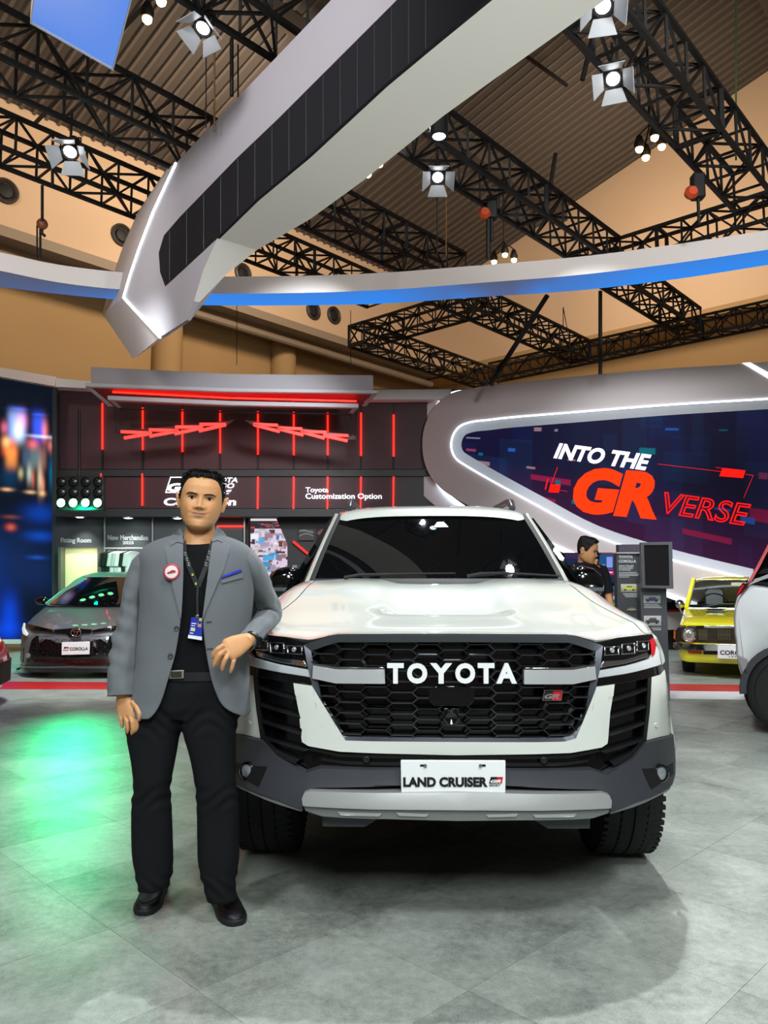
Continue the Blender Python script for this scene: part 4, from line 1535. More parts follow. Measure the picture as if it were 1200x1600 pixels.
gp = ui + [(-a, b) for a, b in reversed(ui)]
hx, hb, hh = .060, .0385, .0395
mesh_ = MB()
seen = set()
for i in range(-8, 9):
    for j in range(-2, 14):
        cx = i * (hx + hb)
        cz = .70 + (j + (i % 2) * .5) * hh
        P6 = [(cx + hx, cz), (cx + hb, cz + hh / 2), (cx - hb, cz + hh / 2), (cx - hx, cz), (cx - hb, cz - hh / 2), (cx + hb, cz - hh / 2)]
        for k in range(6):
            a, b = P6[k], P6[(k + 1) % 6]
            key = tuple(sorted(((round(a[0], 3), round(a[1], 3)), (round(b[0], 3), round(b[1], 3)))))
            if key in seen:
                continue
            seen.add(key)
            ia, ib = inside(a, gp), inside(b, gp)
            if not (ia or ib):
                continue
            if not (ia and ib):
                lo, hi = (a, b) if ia else (b, a)
                for _ in range(10):
                    m_ = ((lo[0] + hi[0]) / 2, (lo[1] + hi[1]) / 2)
                lo0, hi0 = lo, hi
                f0, f1 = 0.0, 1.0
                for _ in range(12):
                    fm = (f0 + f1) / 2
                    m_ = (lo0[0] + (hi0[0] - lo0[0]) * fm, lo0[1] + (hi0[1] - lo0[1]) * fm)
                    if inside(m_, gp):
                        f0 = fm
                    else:
                        f1 = fm
                a, b = lo0, (lo0[0] + (hi0[0] - lo0[0]) * f0, lo0[1] + (hi0[1] - lo0[1]) * f0)
            pa = Vector((a[0], F.S(a[0], a[1]) + .004, a[1]))
            pb_ = Vector((b[0], F.S(b[0], b[1]) + .004, b[1]))
            mesh_.bar(pa, pb_, .030, .0042) if abs(a[1] - b[1]) < 1e-6 else mesh_.bar(pa, pb_, .030, .0042)
mesh_.build('grille_mesh', mat('grille_gloss', '#55575c', .25, .8, coat=.5), lc)

# chrome wings, letters, badge, radar panel, camera
for nm, pl, m, o_ in (('chrome_wing', [(817, 1046), (893, 1046), (927, 1040), (929, 1060), (893, 1067.5), (817, 1067.5)], mat('wing_silver', '#c6c8ca', .3, .45), .03),
                      ('wing_top', [(817, 1042), (889, 1042), (926, 1036.5), (927, 1040), (893, 1046), (817, 1046)], M_chrome, .028)):
    F.panel(nm, pl, m, off=o_, th=.05, mirror=True, bevel=.004)
boxes = [('T', 605, 631), ('O', 636, 667.5), ('Y', 672, 706), ('O', 711, 742), ('T', 746, 772), ('A', 775, 807)]
for ch, x0, x1 in boxes:
    pts = [F.loc(x0, 1067.5, -.022), F.loc(x1, 1067.5, -.022), F.loc(x0, 1036, -.022)]
    letter('letter', ch, *pts, M_plate, lc, thick=.014, bold=.045)
F.panel('radar_panel', [(670, 1076), (682, 1071), (729, 1071), (741, 1076), (741, 1094), (734, 1102), (678, 1102), (670, 1094)], mat('smoked_panel', '#0b0b0d', .08, coat=1), off=.016, th=.03)
cmx = F.loc(705, 1121, -.01)
MB().lathe([(.03, .02), (.03, -.012), (.022, -.016), (.012, -.012), (0, -.006)], cmx, (0, 1, 0), 20).build('front_camera', M_gloss_k, lc, smooth=40)
F.panel('camera_bracket', [(693, 1106), (718, 1106), (722, 1136), (689, 1136)], M_gloss_k, off=.006, th=.03)


def gr_badge(parent, q, frame, red, black, white, th=.006):
    """q: px quad left-bottom, right-bottom, right-top, left-top as points; black half, red half, letters"""
    lb, rb, rt, lt = q
    n = (rb - lb).cross(lt - lb).normalized() * th
    ml, mt = lb.lerp(rb, .52), lt.lerp(rt, .52)
    MB().prism([lb, ml, mt, lt], n).build('badge_left', black, parent)
    MB().prism([ml, rb, rt, mt], n).build('badge_right', red, parent)
    if frame:
        c = (lb + rb + rt + lt) / 4
        MB().ring([c + (p - c) * 1.06 for p in q], [c + (p - c) * .98 for p in q], n * 1.5).build('badge_rim', frame, parent)
    a = lb.lerp(rb, .06).lerp(lt.lerp(rt, .06), .12)
    b = lb.lerp(rb, .90).lerp(lt.lerp(rt, .90), .12)
    c = lb.lerp(rb, .06).lerp(lt.lerp(rt, .06), .62)
    letter('badge_letters', 'GR', a + n * 1.02, b + n * 1.02, c + n * 1.02, white, parent, thick=.002, bold=.05, shear=.25)


q4 = [F.loc(847, 1093, .0), F.loc(875, 1093, .0), F.loc(877, 1077.5, .0), F.loc(850, 1077.5, .0)]
gr_badge(lc, q4, M_chrome, M_red_ink, M_black, mat('badge_silver', '#9a8a8c', .4, .5), .012)

# ---- headlights
hl = [(942, 1009), (936, 1013), (931, 1045), (930.5, 1070), (1030, 1052), (1035, 1042), (1031, 1022), (1024, 1004), (1019, 991), (1000, 993), (967, 997)]
hl_o = F.panel('headlight', hl, M_gloss_k, off=.004, th=.06, mirror=True, bevel=.005)
drl = [(932, 1047.5), (977, 1039.5), (1012, 1029), (1019, 1018), (1022, 1006), (1027, 1014), (1031, 1038), (1017, 1042), (977, 1052), (931.5, 1059)]
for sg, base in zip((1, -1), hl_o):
    uz = [(a * sg, b) for a, b in F.uz(drl)]
    F.panel('light_bar', uz, mat('drl_grey', '#b7bcc0', .22, coat=.6), off=.018, th=.03, px=False, parent=base)
    uz = [(a * sg, b) for a, b in F.uz([(941, 1033), (975, 1030), (1012, 1018), (1010, 1026), (977, 1036), (938, 1043)])]
    F.panel('light_trim', uz, M_chrome, off=.010, th=.02, px=False, parent=base, bevel=.002)
    for (x0, y0, x1, y1) in ((943, 1010, 967, 1024), (970, 1005, 992, 1022.5), (993.5, 1001.5, 1014, 1018)):
        o4 = [F.loc(x0, y1), F.loc(x1, y1 - 1.5), F.loc(x1, y0 - 1.5), F.loc(x0, y0)]
        o4 = [Vector((p.x * sg, p.y - .012, p.z)) for p in o4]
        c = sum(o4, Vector()) / 4
        MB().ring(o4, [c + (p - c) * .80 for p in o4], (0, .03, 0)).build('projector_frame', M_chrome, base, bevel=.002)
        MB().prism([c + (p - c) * .86 + Vector((0, .012, 0)) for p in o4], (0, .01, 0)).build('projector_mirror', mat('dark_reflector', '#24272b', .15, .5), base)
        MB().ball(c + Vector((0, .010, 0)), .013, 14, (1, .5, .9)).build('projector_lens', M_lamp_g, base, smooth=True)
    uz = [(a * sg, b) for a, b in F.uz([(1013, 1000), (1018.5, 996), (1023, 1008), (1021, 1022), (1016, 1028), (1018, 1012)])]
    F.panel('painted_reflection', uz, mat('red_reflection', '#a8121c', .15, coat=1), off=.0205, th=.02, px=False, parent=base)  # red reflection on the headlight, laid on as a coloured piece
F.panel('headlight_sill', [(930.5, 1059), (977, 1052), (1017, 1042), (1032, 1038), (1036, 1046), (1030, 1053), (932, 1071)], M_gloss_k, off=.016, th=.05, mirror=True)

# ---- white U piece under the grille, and outer white corners
wu = [(709, 1157.5), (880, 1157), (898, 1152), (919, 1133), (930, 1072), (958, 1068), (956, 1086), (947, 1093), (953, 1098), (951, 1112), (944, 1119), (950, 1124), (949, 1138), (940, 1146), (948, 1152), (947, 1160), (938, 1166), (890, 1174.5), (709, 1178)]
F.panel('bumper_surround', wu, M_paint_w, off=.022, th=.06, sym=True, bevel=.006, res=.05)
F.panel('bumper_corner', [(1012, 1058), (1030, 1053), (1037, 1046), (1043, 1075), (1048, 1145), (1030, 1150), (1005, 1156), (1009, 1110)], M_paint_w, off=.014, th=.05, mirror=True, bevel=.008)
F.panel('parking_sensor', [(1021, 1130), (1024, 1128), (1027, 1130), (1027, 1134), (1024, 1136), (1021, 1134)], M_paint_w, off=.020, th=.02, mirror=True, bevel=.002)

# ---- gill vents
F.panel('vent_back', [(956, 1066), (1014, 1054), (1012, 1110), (1006, 1160), (985, 1178), (955, 1192), (934, 1182), (936, 1160), (946, 1130), (950, 1090)], M_gloss_k, off=-.02, th=.03, mirror=True)
for a, b, c, d in (((947, 1093), (1008.5, 1074), (1009, 1078), (956, 1095.5)), ((943.5, 1119.5), (1006.5, 1101), (1007, 1105), (952, 1122)), ((940, 1146.5), (1005, 1127), (1005, 1131), (950, 1149.5)),
                   ((936.5, 1172.5), (1003.5, 1152.5), (1003.5, 1157), (944, 1176)), ((952, 1189), (1000, 1166), (1001, 1171), (957, 1193))):
    F.panel('vent_louvre', [a, b, c, d], mat('louvre_black', '#17181b', .3, coat=.3), off=.016, th=.07, mirror=True, bevel=.004)
F.panel('vent_edge', [(1010, 1058), (1016, 1056), (1013, 1112), (1008, 1156), (988, 1181), (957, 1196), (956, 1192), (984, 1176), (1003, 1152), (1008, 1110)], M_black, off=.018, th=.06, mirror=True)

# ---- lower grille, cladding, skid plate
F.panel('lower_grille', [(709, 1176), (890, 1174), (938, 1164), (950, 1180), (956, 1194), (930, 1212), (709, 1212)], M_gloss_k, off=-.015, th=.03, sym=True)
F.panel('lower_grille_bar', [(709, 1180), (890, 1179), (936, 1170), (938, 1174), (890, 1184), (709, 1186)], mat('louvre_black'), off=.006, th=.03, sym=True)
F.panel('lower_grille_bar', [(709, 1191), (880, 1191), (918, 1187), (920, 1190), (880, 1196), (709, 1197)], mat('louvre_black'), off=.004, th=.03, sym=True)
for x in (849, ):
    c = F.loc(x, 1187.5)
    for sg in (1, -1):
        MB().lathe([(.014, .02), (.014, -.004), (.010, -.007), (0, -.006)], (c.x * sg, c.y - .01, c.z), (0, 1, 0), 14).build('radar_sensor', M_black, lc, smooth=40)
cl = [(709, 1199), (920, 1199), (935, 1204), (943, 1207), (985, 1182), (1005, 1157), (1030, 1151), (1048, 1145), (1051, 1175), (1050, 1205), (1045, 1222), (1020, 1236), (985, 1249), (950, 1263), (947, 1240), (938, 1232), (925, 1229), (880, 1228), (880, 1218), (709, 1218)]
F.panel('bumper_cladding', cl, M_clad, off=.042, th=.10, sym=True, bevel=.008, res=.05)
F.panel('bumper_slot', [(709, 1217), (884, 1217), (926, 1222), (936, 1230), (709, 1231)], M_black, off=.0, th=.03, sym=True)
F.panel('bumper_lower_lip', [(949, 1264), (985, 1250), (1020, 1237), (1045, 1223), (1043, 1230), (1020, 1243), (990, 1256), (951, 1268)], mat('grey_lip', '#6f7273', .45), off=.03, th=.08, mirror=True)
F.panel('skid_plate', [(709, 1230), (935, 1231), (944, 1234), (948, 1243), (947, 1254), (709, 1257)], M_silver_p, off=.072, th=.10, sym=True, bevel=.012)
F.panel('skid_lower', [(709, 1257), (947, 1254), (944, 1263), (920, 1271), (888, 1273), (880, 1270), (822, 1270), (814, 1274), (709, 1275)], mat('silver_paint_shade', '#7e8280', .42, .5), off=.058, th=.10, sym=True, bevel=.006)  # darker silver, shade of the sloping lower part put into the colour
for x0, x1 in ((756, 806), (828, 895)):
    F.panel('skid_rib', [(x0, 1265), (x1, 1263.5), (x1 - 4, 1268.5), (x0 + 4, 1269.5)], M_silver_p, off=.064, th=.02, mirror=True, bevel=.003)
F.panel('tow_flap', [(832, 1268), (922, 1268), (922, 1295), (856, 1295), (830, 1278)], mat('flap_grey', '#3a3d41', .6), off=.0, th=.03, mirror=True)

# ---- fog lamps
F.panel('fog_recess', [(998, 1197), (1046, 1188), (1046, 1206), (1034, 1214), (1012, 1228)], M_black, off=.046, th=.02, mirror=True)
fc = F.loc(1026, 1204)
for sg in (1, -1):
    c = Vector((fc.x * sg, fc.y - .048, fc.z))
    MB().lathe([(.036, .03), (.036, -.004), (.030, -.008), (.028, .0)], c, (-.35 * sg, 1, 0), 20).build('fog_lamp_ring', M_gloss_k, lc, smooth=40)
    MB().lathe([(.029, .002), (.02, -.006), (0, -.009)], c, (-.35 * sg, 1, 0), 20).build('fog_lamp', M_lamp_g, lc, smooth=40)

# ---- number plate
VP = -.078
pl4 = [F.loc(627, 1257, VP), F.loc(790, 1256.5, VP), F.loc(790, 1188.5, VP), F.loc(626, 1188, VP)]
plate = MB().prism(pl4, (0, .012, 0)).build('number_plate', M_plate, lc, bevel=.003)
letter('lettering', 'LAND CRUISER', F.loc(630, 1229.5, VP - .001), F.loc(762, 1229.5, VP - .001), F.loc(630, 1214, VP - .001), M_ink, plate, thick=.002, bold=.05)
gq = [F.loc(764, 1224, VP - .001), F.loc(784, 1224, VP - .001), F.loc(786, 1214, VP - .001), F.loc(767, 1214, VP - .001)]
gr_badge(plate, gq, None, M_red_ink, M_ink, M_plate, .0015)
letter('lettering', 'SPORT', F.loc(764, 1228.6, VP - .001), F.loc(782, 1228.6, VP - .001), F.loc(764, 1225.4, VP - .001), M_ink, plate, thick=.002, bold=.03, shear=.2)
for x in (661, 754):
    c = F.loc(x, 1196, VP)
    MB().box(c, (.022, .004, .007)).build('plate_slot', M_ink, plate)
    MB().lathe([(.006, 0), (.006, -.006), (0, -.007)], c + Vector((.008 if x < 700 else -.008, 0, 0)), (0, 1, 0), 10).build('plate_bolt', M_steel, plate, smooth=40)

# ---- windscreen, pillars, roof, cabin
VB, VH = 1.40, 2.10


def wsp(u, f):
    """windscreen skin: f = 0 at the base, 1 at the header"""
    return Vector((u, VB + (VH - VB) * f - .06 * (u / .72) ** 2 * 0 + .13 * (u / .72) ** 2, 1.300 + .425 * f + .012 * math.sin(PI * f)))


gl = MB()
gl.loft([[wsp((.715 - .10 * f) * a, f) for a in np.linspace(-1, 1, 21)] for f in np.linspace(-.03, 1, 11)], cap=False, closed=False)
gl.build('windscreen', M_glass_k, lc, smooth=True, fix=False)
for sg in (1, -1):
    pm, pk = MB(), MB()
    ra, rk = [], []
    for f in np.linspace(-.06, 1.06, 12):
        ui_, uo_ = .722 - .10 * f, .772 - .105 * f
        a = wsp(ui_, f) + Vector((0, -.012, 0))
        b = wsp((ui_ * 2 + uo_) / 3, f) + Vector((0, -.016, .002))
        c = wsp(uo_, f) + Vector((.0, .05, 0))
        d = c + Vector((.03, .12, -.01))
        ra.append([Vector((p.x * sg, p.y, p.z)) for p in (b, (b + c) / 2 + Vector((.008, -.012, .006)), c, d)])
        rk.append([Vector((p.x * sg, p.y, p.z)) for p in (wsp(ui_ - .012, f) + Vector((0, -.004, 0)), a, b)])
    if sg < 0:
        ra, rk = [list(reversed(r_)) for r_ in ra], [list(reversed(r_)) for r_ in rk]
    pm.loft(ra, cap=False, closed=False)
    pm.build('windscreen_pillar', M_paint_w, lc, smooth=50, fix=False)
    pk.loft(rk, cap=False, closed=False)
    pk.build('windscreen_seal', M_black, lc, smooth=50, fix=False)
MB().loft([[wsp(.70 * a, -.045) + Vector((0, -.05 + .0 * a, .004)) for a in np.linspace(-1, 1, 15)], [wsp(.71 * a, .02) + Vector((0, -.004, .002)) for a in np.linspace(-1, 1, 15)]], cap=False, closed=False).build('cowl', M_black, lc, fix=False)
rf = MB()
rows = []
for v, zz, hw in ((2.07, 1.712, .635), (2.10, 1.745, .645), (2.16, 1.772, .655), (2.4, 1.81, .67), (2.9, 1.842, .685), (3.6, 1.845, .685), (4.3, 1.81, .675), (4.75, 1.75, .66), (4.85, 1.70, .65)):
    rows.append([Vector((hw * math.copysign(abs(a) ** .85, a), v + .07 * (a ** 2) * (1 if v < 2.5 else 0), zz - .035 * a ** 4 - .05 * max(0, abs(a) - .92) * 8 + .01 * (1 - a * a))) for a in np.linspace(-1, 1, 31)])
rf.loft(rows, cap=False, closed=False)
rf.build('roof', M_paint_w, lc, smooth=60, fix=False)
for sg in (1, -1):
    x = .565 * sg
    rl = MB()
    rl.tube([(x, 2.36, 1.80), (x, 2.46, 1.845), (x, 2.6, 1.865), (x, 3.6, 1.90), (x, 4.3, 1.875), (x, 4.45, 1.83)], [.022, .03, .024, .022, .022, .02], 10)
    rl.build('roof_rail', M_satin, lc, smooth=60)
# cabin sides: lower doors, windows, pillars
side_pts = [(.60, .47), (.58, .70), (.62, .94), (1.0, 1.0), (1.45, 1.02), (4.80, 1.06), (4.92, .95), (4.95, .52), (4.30, .45)]
arc_r = [(3.78 + .47 * math.cos(a), .42 + .47 * math.sin(a)) for a in np.linspace(R(5), R(175), 13)]
arc_f = [(.93 + .47 * math.cos(a), .42 + .47 * math.sin(a)) for a in np.linspace(R(5), R(160), 12)]
poly = side_pts + arc_r + [(3.28, .36), (1.44, .36)] + arc_f
for sg in (1, -1):
    sd = MB()
    sd.prism([Vector((.985 * sg, v, z)) for v, z in poly], (-.05 * sg, 0, 0))
    sd.build('body_side', M_paint_w, lc, bevel=.02)
    up = MB()
    up.loft([[Vector((u * sg, v, z)) for v, z in ((1.36, z0), (1.6, z0), (2.6, z0), (3.9, z0), (4.86, z0))] for u, z0 in ((.985, 1.03), (.975, 1.10), (.93, 1.19), (.90, 1.215))], cap=False, closed=False)
    up.build('body_shoulder', M_paint_w, lc, smooth=60)
    wd = MB()
    wd.prism([Vector((.895 * sg, 1.50, 1.21)), Vector((.895 * sg, 4.80, 1.21)), Vector((.70 * sg, 4.60, 1.73)), Vector((.69 * sg, 2.25, 1.72))], (-.03 * sg, 0, 0))
    wd.build('side_window', M_glass_k, lc)
    for va, vb in ((2.45, 2.52), (3.50, 3.56), (4.5, 4.50)):
        MB().bar((.90 * sg, va, 1.21), (.70 * sg, vb, 1.73), .06, .03).build('window_pillar', M_black, lc)
    for v in (2.2, 3.3):
        MB().bar((1.0 * sg, v, 1.04), (1.0 * sg, v + .22, 1.04), .03, .03).build('door_handle', M_chrome, lc, bevel=.006)
    MB().prism([Vector((1.02 * sg, 1.46, .30)), Vector((1.02 * sg, 3.28, .30)), Vector((1.02 * sg, 3.28, .40)), Vector((1.02 * sg, 1.46, .40))], (-.16 * sg, 0, 0)).build('side_step', M_clad, lc, bevel=.01)
    for r0, cv in ((arc_f, .93), (arc_r, 3.78)):
        fl_ = MB()
        fl_.loft([[Vector(((1.0) * sg, cv + (.47 + d) * math.cos(a), .42 + (.47 + d) * math.sin(a))) for d in (-.01, .05)] + [Vector((.93 * sg, cv + (.47 + d) * math.cos(a), .42 + (.47 + d) * math.sin(a))) for d in (.05, -.01)] for a in np.linspace(R(2), R(178 if cv > 2 else 130), 16)])
        fl_.build('arch_trim', M_clad, lc, smooth=50)
MB().prism([(-.92, 4.93, .5), (.92, 4.93, .5), (.94, 4.93, 1.2), (.66, 4.83, 1.72), (-.66, 4.83, 1.72), (-.94, 4.93, 1.2)], (0, -.08, 0)).build('tailgate', M_paint_w, lc, bevel=.02)
MB().box((0, 2.7, .50), (1.42, 4.3, .30)).build('underbody', M_black, lc)
MB().box((0, .70, .72), (1.2, .7, .5)).build('engine_bay', M_black, lc)
for u, v in ((.825, .93), (-.825, .93), (.825, 3.78), (-.825, 3.78)):
    wr = bpy.data.objects.new('wheel', None)
    COL.objects.link(wr)
    wr.parent = lc
    wheel(wr, u, v, .405, .268, .235, 1 if u > 0 else -1, tread=v < 2)
# wipers
for pts in (((555, 901.5), (600, 899.5), (712, 898)), ((735, 902.5), (790, 897.5), (876, 902))):
    q = [F.loc(*p, 1.36) + Vector((0, 0, .008)) for p in pts]
    MB().tube([q[0], q[0].lerp(q[1], .5), q[1], q[2]], [.006, .010, .008, .005], 6).build('wiper', M_black, lc)
    MB().tube([q[1] + Vector((.02, 0, .0)), q[1] + Vector((-.14, -.03, -.004)), q[1] + Vector((-.22, -.05, -.02))], [.008, .010, .012], 6).build('wiper_arm', M_black, lc)
pm = F.loc(690, 824, 2.0)
MB().prism([wsp(.05, .78) + Vector((-.05, -.006, 0)), wsp(.05, .78) + Vector((.05, -.006, 0)), wsp(.05, .88) + Vector((.02, -.006, 0)), wsp(.05, .88) + Vector((-.02, -.006, 0))], (0, .004, 0)).build('camera_window', mat('camera_window', '#3c4d50', .3), lc)
# door mirrors
for sg in (1, -1):
    base = F.loc(916, 910, 1.78)
    c = Vector((base.x * sg, 1.78, base.z))
    mm = MB()
    rings = []
    for k, (dx, hz_, dy, dz) in enumerate(((-.10, .055, .05, -.02), (-.085, .085, .08, 0), (-.03, .095, .095, .006), (.04, .088, .09, .0), (.085, .065, .07, -.012), (.10, .03, .04, -.02))):
        rings.append([c + Vector((dx * sg, dy * math.sin(a) * .8, dz + hz_ * math.copysign(abs(math.cos(a)) ** .8, math.cos(a)))) for a in np.linspace(0, 2 * PI, 20, endpoint=False)])
    mm.loft(rings)
    mo = mm.build('door_mirror', M_gloss_k, lc, smooth=60)
    MB().loft([[c + Vector((dx * sg, -.075 * k_, -.03 - hz2)) for hz2 in (0, .022)] for dx, k_ in ((-.10, .7), (0, 1.08), (.09, .8))], cap=False, closed=False).build('mirror_indicator', mat('mirror_grey', '#6b6f74', .3, .4), mo)
    MB().bar(c + Vector((-.09 * sg, .02, -.05)), c + Vector((-.24 * sg, .04, -.09)), .05, .04).build('mirror_foot', M_black, mo, bevel=.01)
# ================================================================== the other cars
def hull(outline, hw, plan_f, L, tum=None, ninset=.06, slices=(-1, -.985, -.95, -.88, -.75, -.5, -.25, 0, .25, .5, .75, .88, .95, .985, 1), nose=1.2, rear=None):
    """a car body: side outline (v, z) swept across, rounded at the flanks, its nose (and tail) curved in plan"""
    n = len(outline)
    nor = []
    for i in range(n):
        a, b = Vector(outline[i - 1]), Vector(outline[(i + 1) % n])
        d = (b - a).normalized()
        nor.append(Vector((-d.y, d.x)))
    ar = sum(outline[i][0] * outline[(i + 1) % n][1] - outline[(i + 1) % n][0] * outline[i][1] for i in range(n))
    sg = 1 if ar > 0 else -1
    rings = []
    for f in slices:
        k = max(0, (abs(f) - .85) / .15)
        ins = ninset * (1 - math.sqrt(max(0, 1 - k * k)))
        ring = []
        for (v, z), m_ in zip(outline, nor):
            v2, z2 = v + m_.x * ins * sg, z + m_.y * ins * sg
            u = f * hw * (tum(z2) if tum else 1)
            w_ = max(0, 1 - v2 / nose) ** 1.0 if v2 < nose else 0
            v3 = v2 + plan_f(abs(u)) * w_
            if rear:
                wr_ = max(0, 1 - (L - v2) / .9) if L - v2 < .9 else 0
                v3 -= rear(abs(u)) * wr_
            ring.append(Vector((u, v3, max(z2, .02))))
        rings.append(ring)
    mb = MB()
    mb.loft(rings)
    return mb


def arch(cv, r, z0, n=10, cz=None):
    cz = r * .88 if cz is None else cz
    a0 = math.asin(max(-1, min(1, (z0 - cz) / r)))
    return [(cv + r * math.cos(a), cz + r * math.sin(a)) for a in np.linspace(a0, PI - a0, n)]


def sub_wheels(root, spots, rad, wid, rimr, rim_m=None, spokes=7):
    for u, v in spots:
        wr_ = bpy.data.objects.new('wheel', None)
        COL.objects.link(wr_)
        wr_.parent = root
        wheel(wr_, u, v, rad, wid, rimr, 1 if u > 0 else -1, tread=False, rim_m=rim_m, spokes=spokes)


# ------------------------------------------------------------------ grey hatchback, left
GO = (-4.14, 10.3, 0)
gc = thing('car', 'dark grey hatchback with black grille parked before the fitting room, left', 'car', GO, rot=0.0)
gplan = smooth_tab([0, .3, .5, .7, .8, .88, .95], [0, .02, .06, .17, .28, .42, .62], k=.03)
grake = smooth_tab([.1, .2, .35, .6, .68, .75], [.06, 0, 0, .02, .05, .12], k=.03)
FG = Front(gc, GO, 0.0, gplan, grake)
M_gp = mat('dark_grey_metallic', '#6f7074', .36, .3, coat=.5)
gout = [(.02, .17), (0, .25), (.0, .55), (.05, .645), (.16, .69), (.5, .80), (1.10, .945), (1.5, .97), (3.6, 1.0), (4.25, .95), (4.30, .6), (4.25, .3)] + arch(3.45, .36, .22) + [(3.0, .19), (1.3, .19)] + arch(.85, .36, .19)
hull(gout, .90, gplan, 4.3, lambda z: 1 - .05 * max(0, (z - .6) / .5) ** 2, rear=gplan).build('body', M_gp, gc, smooth=40)
gcab = [(.95, .93), (1.70, 1.335), (1.9, 1.385), (2.3, 1.44), (3.2, 1.43), (4.0, 1.25), (4.2, .95)]
gt = lambda z: 1 - .23 * max(0, (z - .93) / .5)
hull(gcab, .84, lambda u: .10 * (u / .8) ** 2, 4.2, gt, ninset=.05, nose=2.5).build('cabin', M_gp, gc, smooth=40)
MB().loft([[Vector((u * (.76 - .19 * f), .93 + .76 * f + .10 * u * u - .012, .945 + .40 * f + .008)) for u in np.linspace(-1, 1, 13)] for f in np.linspace(0, 1, 6)], cap=False, closed=False).build('windscreen', M_glass_k, gc, smooth=True, fix=False)
for sg in (1, -1):
    MB().prism([Vector(((.835) * sg, 1.35, .98)), Vector((.84 * sg, 3.7, 1.0)), Vector((.68 * sg, 3.5, 1.33)), Vector((.665 * sg, 1.95, 1.36))], (-.02 * sg, 0, 0)).build('side_window', M_glass_k, gc)
    c = Vector((.93 * sg, 1.15, 1.0))
    mm = MB().ball(c, .1, 14, (1.0, .6, .62))
    mo = mm.build('door_mirror', M_gloss_k, gc, smooth=True)
    MB().bar(c + Vector((-.08 * sg, 0, -.03)), c + Vector((-.22 * sg, .05, -.06)), .05).build('mirror_foot', M_black, mo)
MB().prism([(-.55, 3.7, 1.40), (.55, 3.7, 1.40), (.5, 4.15, 1.36), (-.5, 4.15, 1.36)], (0, 0, .03)).build('roof_spoiler', M_gloss_k, gc, bevel=.01)
sub_wheels(gc, ((.80, .85), (-.80, .85), (.80, 3.45), (-.80, 3.45)), .32, .22, .23)
MX = 118.4


def gm(pts):
    """mirror the traced left half to the right: gives (u, z)"""
    return [(a, b) for a, b in FG.uz(pts)]


def gpanel(nm, pts, m, off=.012, mirror=False, sym=False, th=.03, bevel=.003):
    uz = gm(pts)
    if sym:
        FG.panel(nm, uz, m, off=off, th=th, sym=True, px=False, bevel=bevel, res=.12)
    else:
        FG.panel(nm, uz, m, off=off, th=th, mirror=mirror, px=False, bevel=bevel, res=.12)


gpanel('grille', [(118.4, 998), (104, 993.5), (57, 993.5), (50, 1000), (46, 1016), (41, 1039), (118.4, 1040)], M_gloss_k, .010, sym=True)
gpanel('headlight', [(41, 973.5), (60, 978), (84, 984), (86, 988), (70, 985.5), (50, 982.5), (41.5, 981)], M_gloss_k, .035, mirror=True)
gpanel('day_light', [(39, 973), (41.5, 974), (41, 983), (46, 990), (44, 993.5), (38, 990), (36.5, 982)], mat('day_light_white', '#e8f0f2', .2, emit='#eaf6ff', es=.35), .045, mirror=True)
gpanel('upper_grille', [(118.4, 981), (100, 982.5), (86, 983.5), (87, 988.5), (104, 989.5), (110, 994), (118.4, 995)], M_gloss_k, .03, sym=True)
gpanel('corner_vent', [(30, 1006), (37, 1008), (38, 1012), (36, 1035), (31, 1033)], M_black, -.005, mirror=True)
gpanel('bumper_lip', [(118.4, 1040), (41, 1040), (31, 1038), (30, 1042), (41, 1044), (118.4, 1044.5)], M_gp, .03, sym=True, th=.06)
gpanel('splitter', [(118.4, 1044.5), (41, 1044.5), (29, 1043), (27, 1046.5), (42, 1049), (118.4, 1050)], M_gloss_k, .045, sym=True, th=.10)
for sg in (1, -1):
    p = FG.loc(45.5, 1024)
    MB().lathe([(.035, .01), (.033, -.01), (0, -.016)], (p.x * sg, p.y - .02, p.z), (0, 1, 0), 14).build('fog_lamp', M_lamp_g, gc, smooth=40)
hxm = MB()
for i in range(-7, 8):
    for j in range(7):
        cx, cz = i * .10 + (j % 2) * .05, .23 + j * .045
        if abs(cx) < .62 - .2 * (cz - .2) and cz < .56:
            y_ = FG.S(cx, cz) - .014
            hxm.ring([Vector((cx + .045 * math.cos(q), y_, cz + .020 * math.sin(q))) for q in np.linspace(0, 2 * PI, 6, endpoint=False)], [Vector((cx + .040 * math.cos(q), y_, cz + .016 * math.sin(q))) for q in np.linspace(0, 2 * PI, 6, endpoint=False)], (0, .01, 0))
hxm.build('grille_mesh', mat('grille_gloss'), gc)
# badge: three crossing ovals
ec = FG.loc(118.6, 988, -.045)


def oval(mb, c, a, b, r):
    P = [c + Vector((a * math.cos(q), 0, b * math.sin(q))) for q in np.linspace(0, 2 * PI, 25)]
    mb.tube(P, r, 6, cap=False)


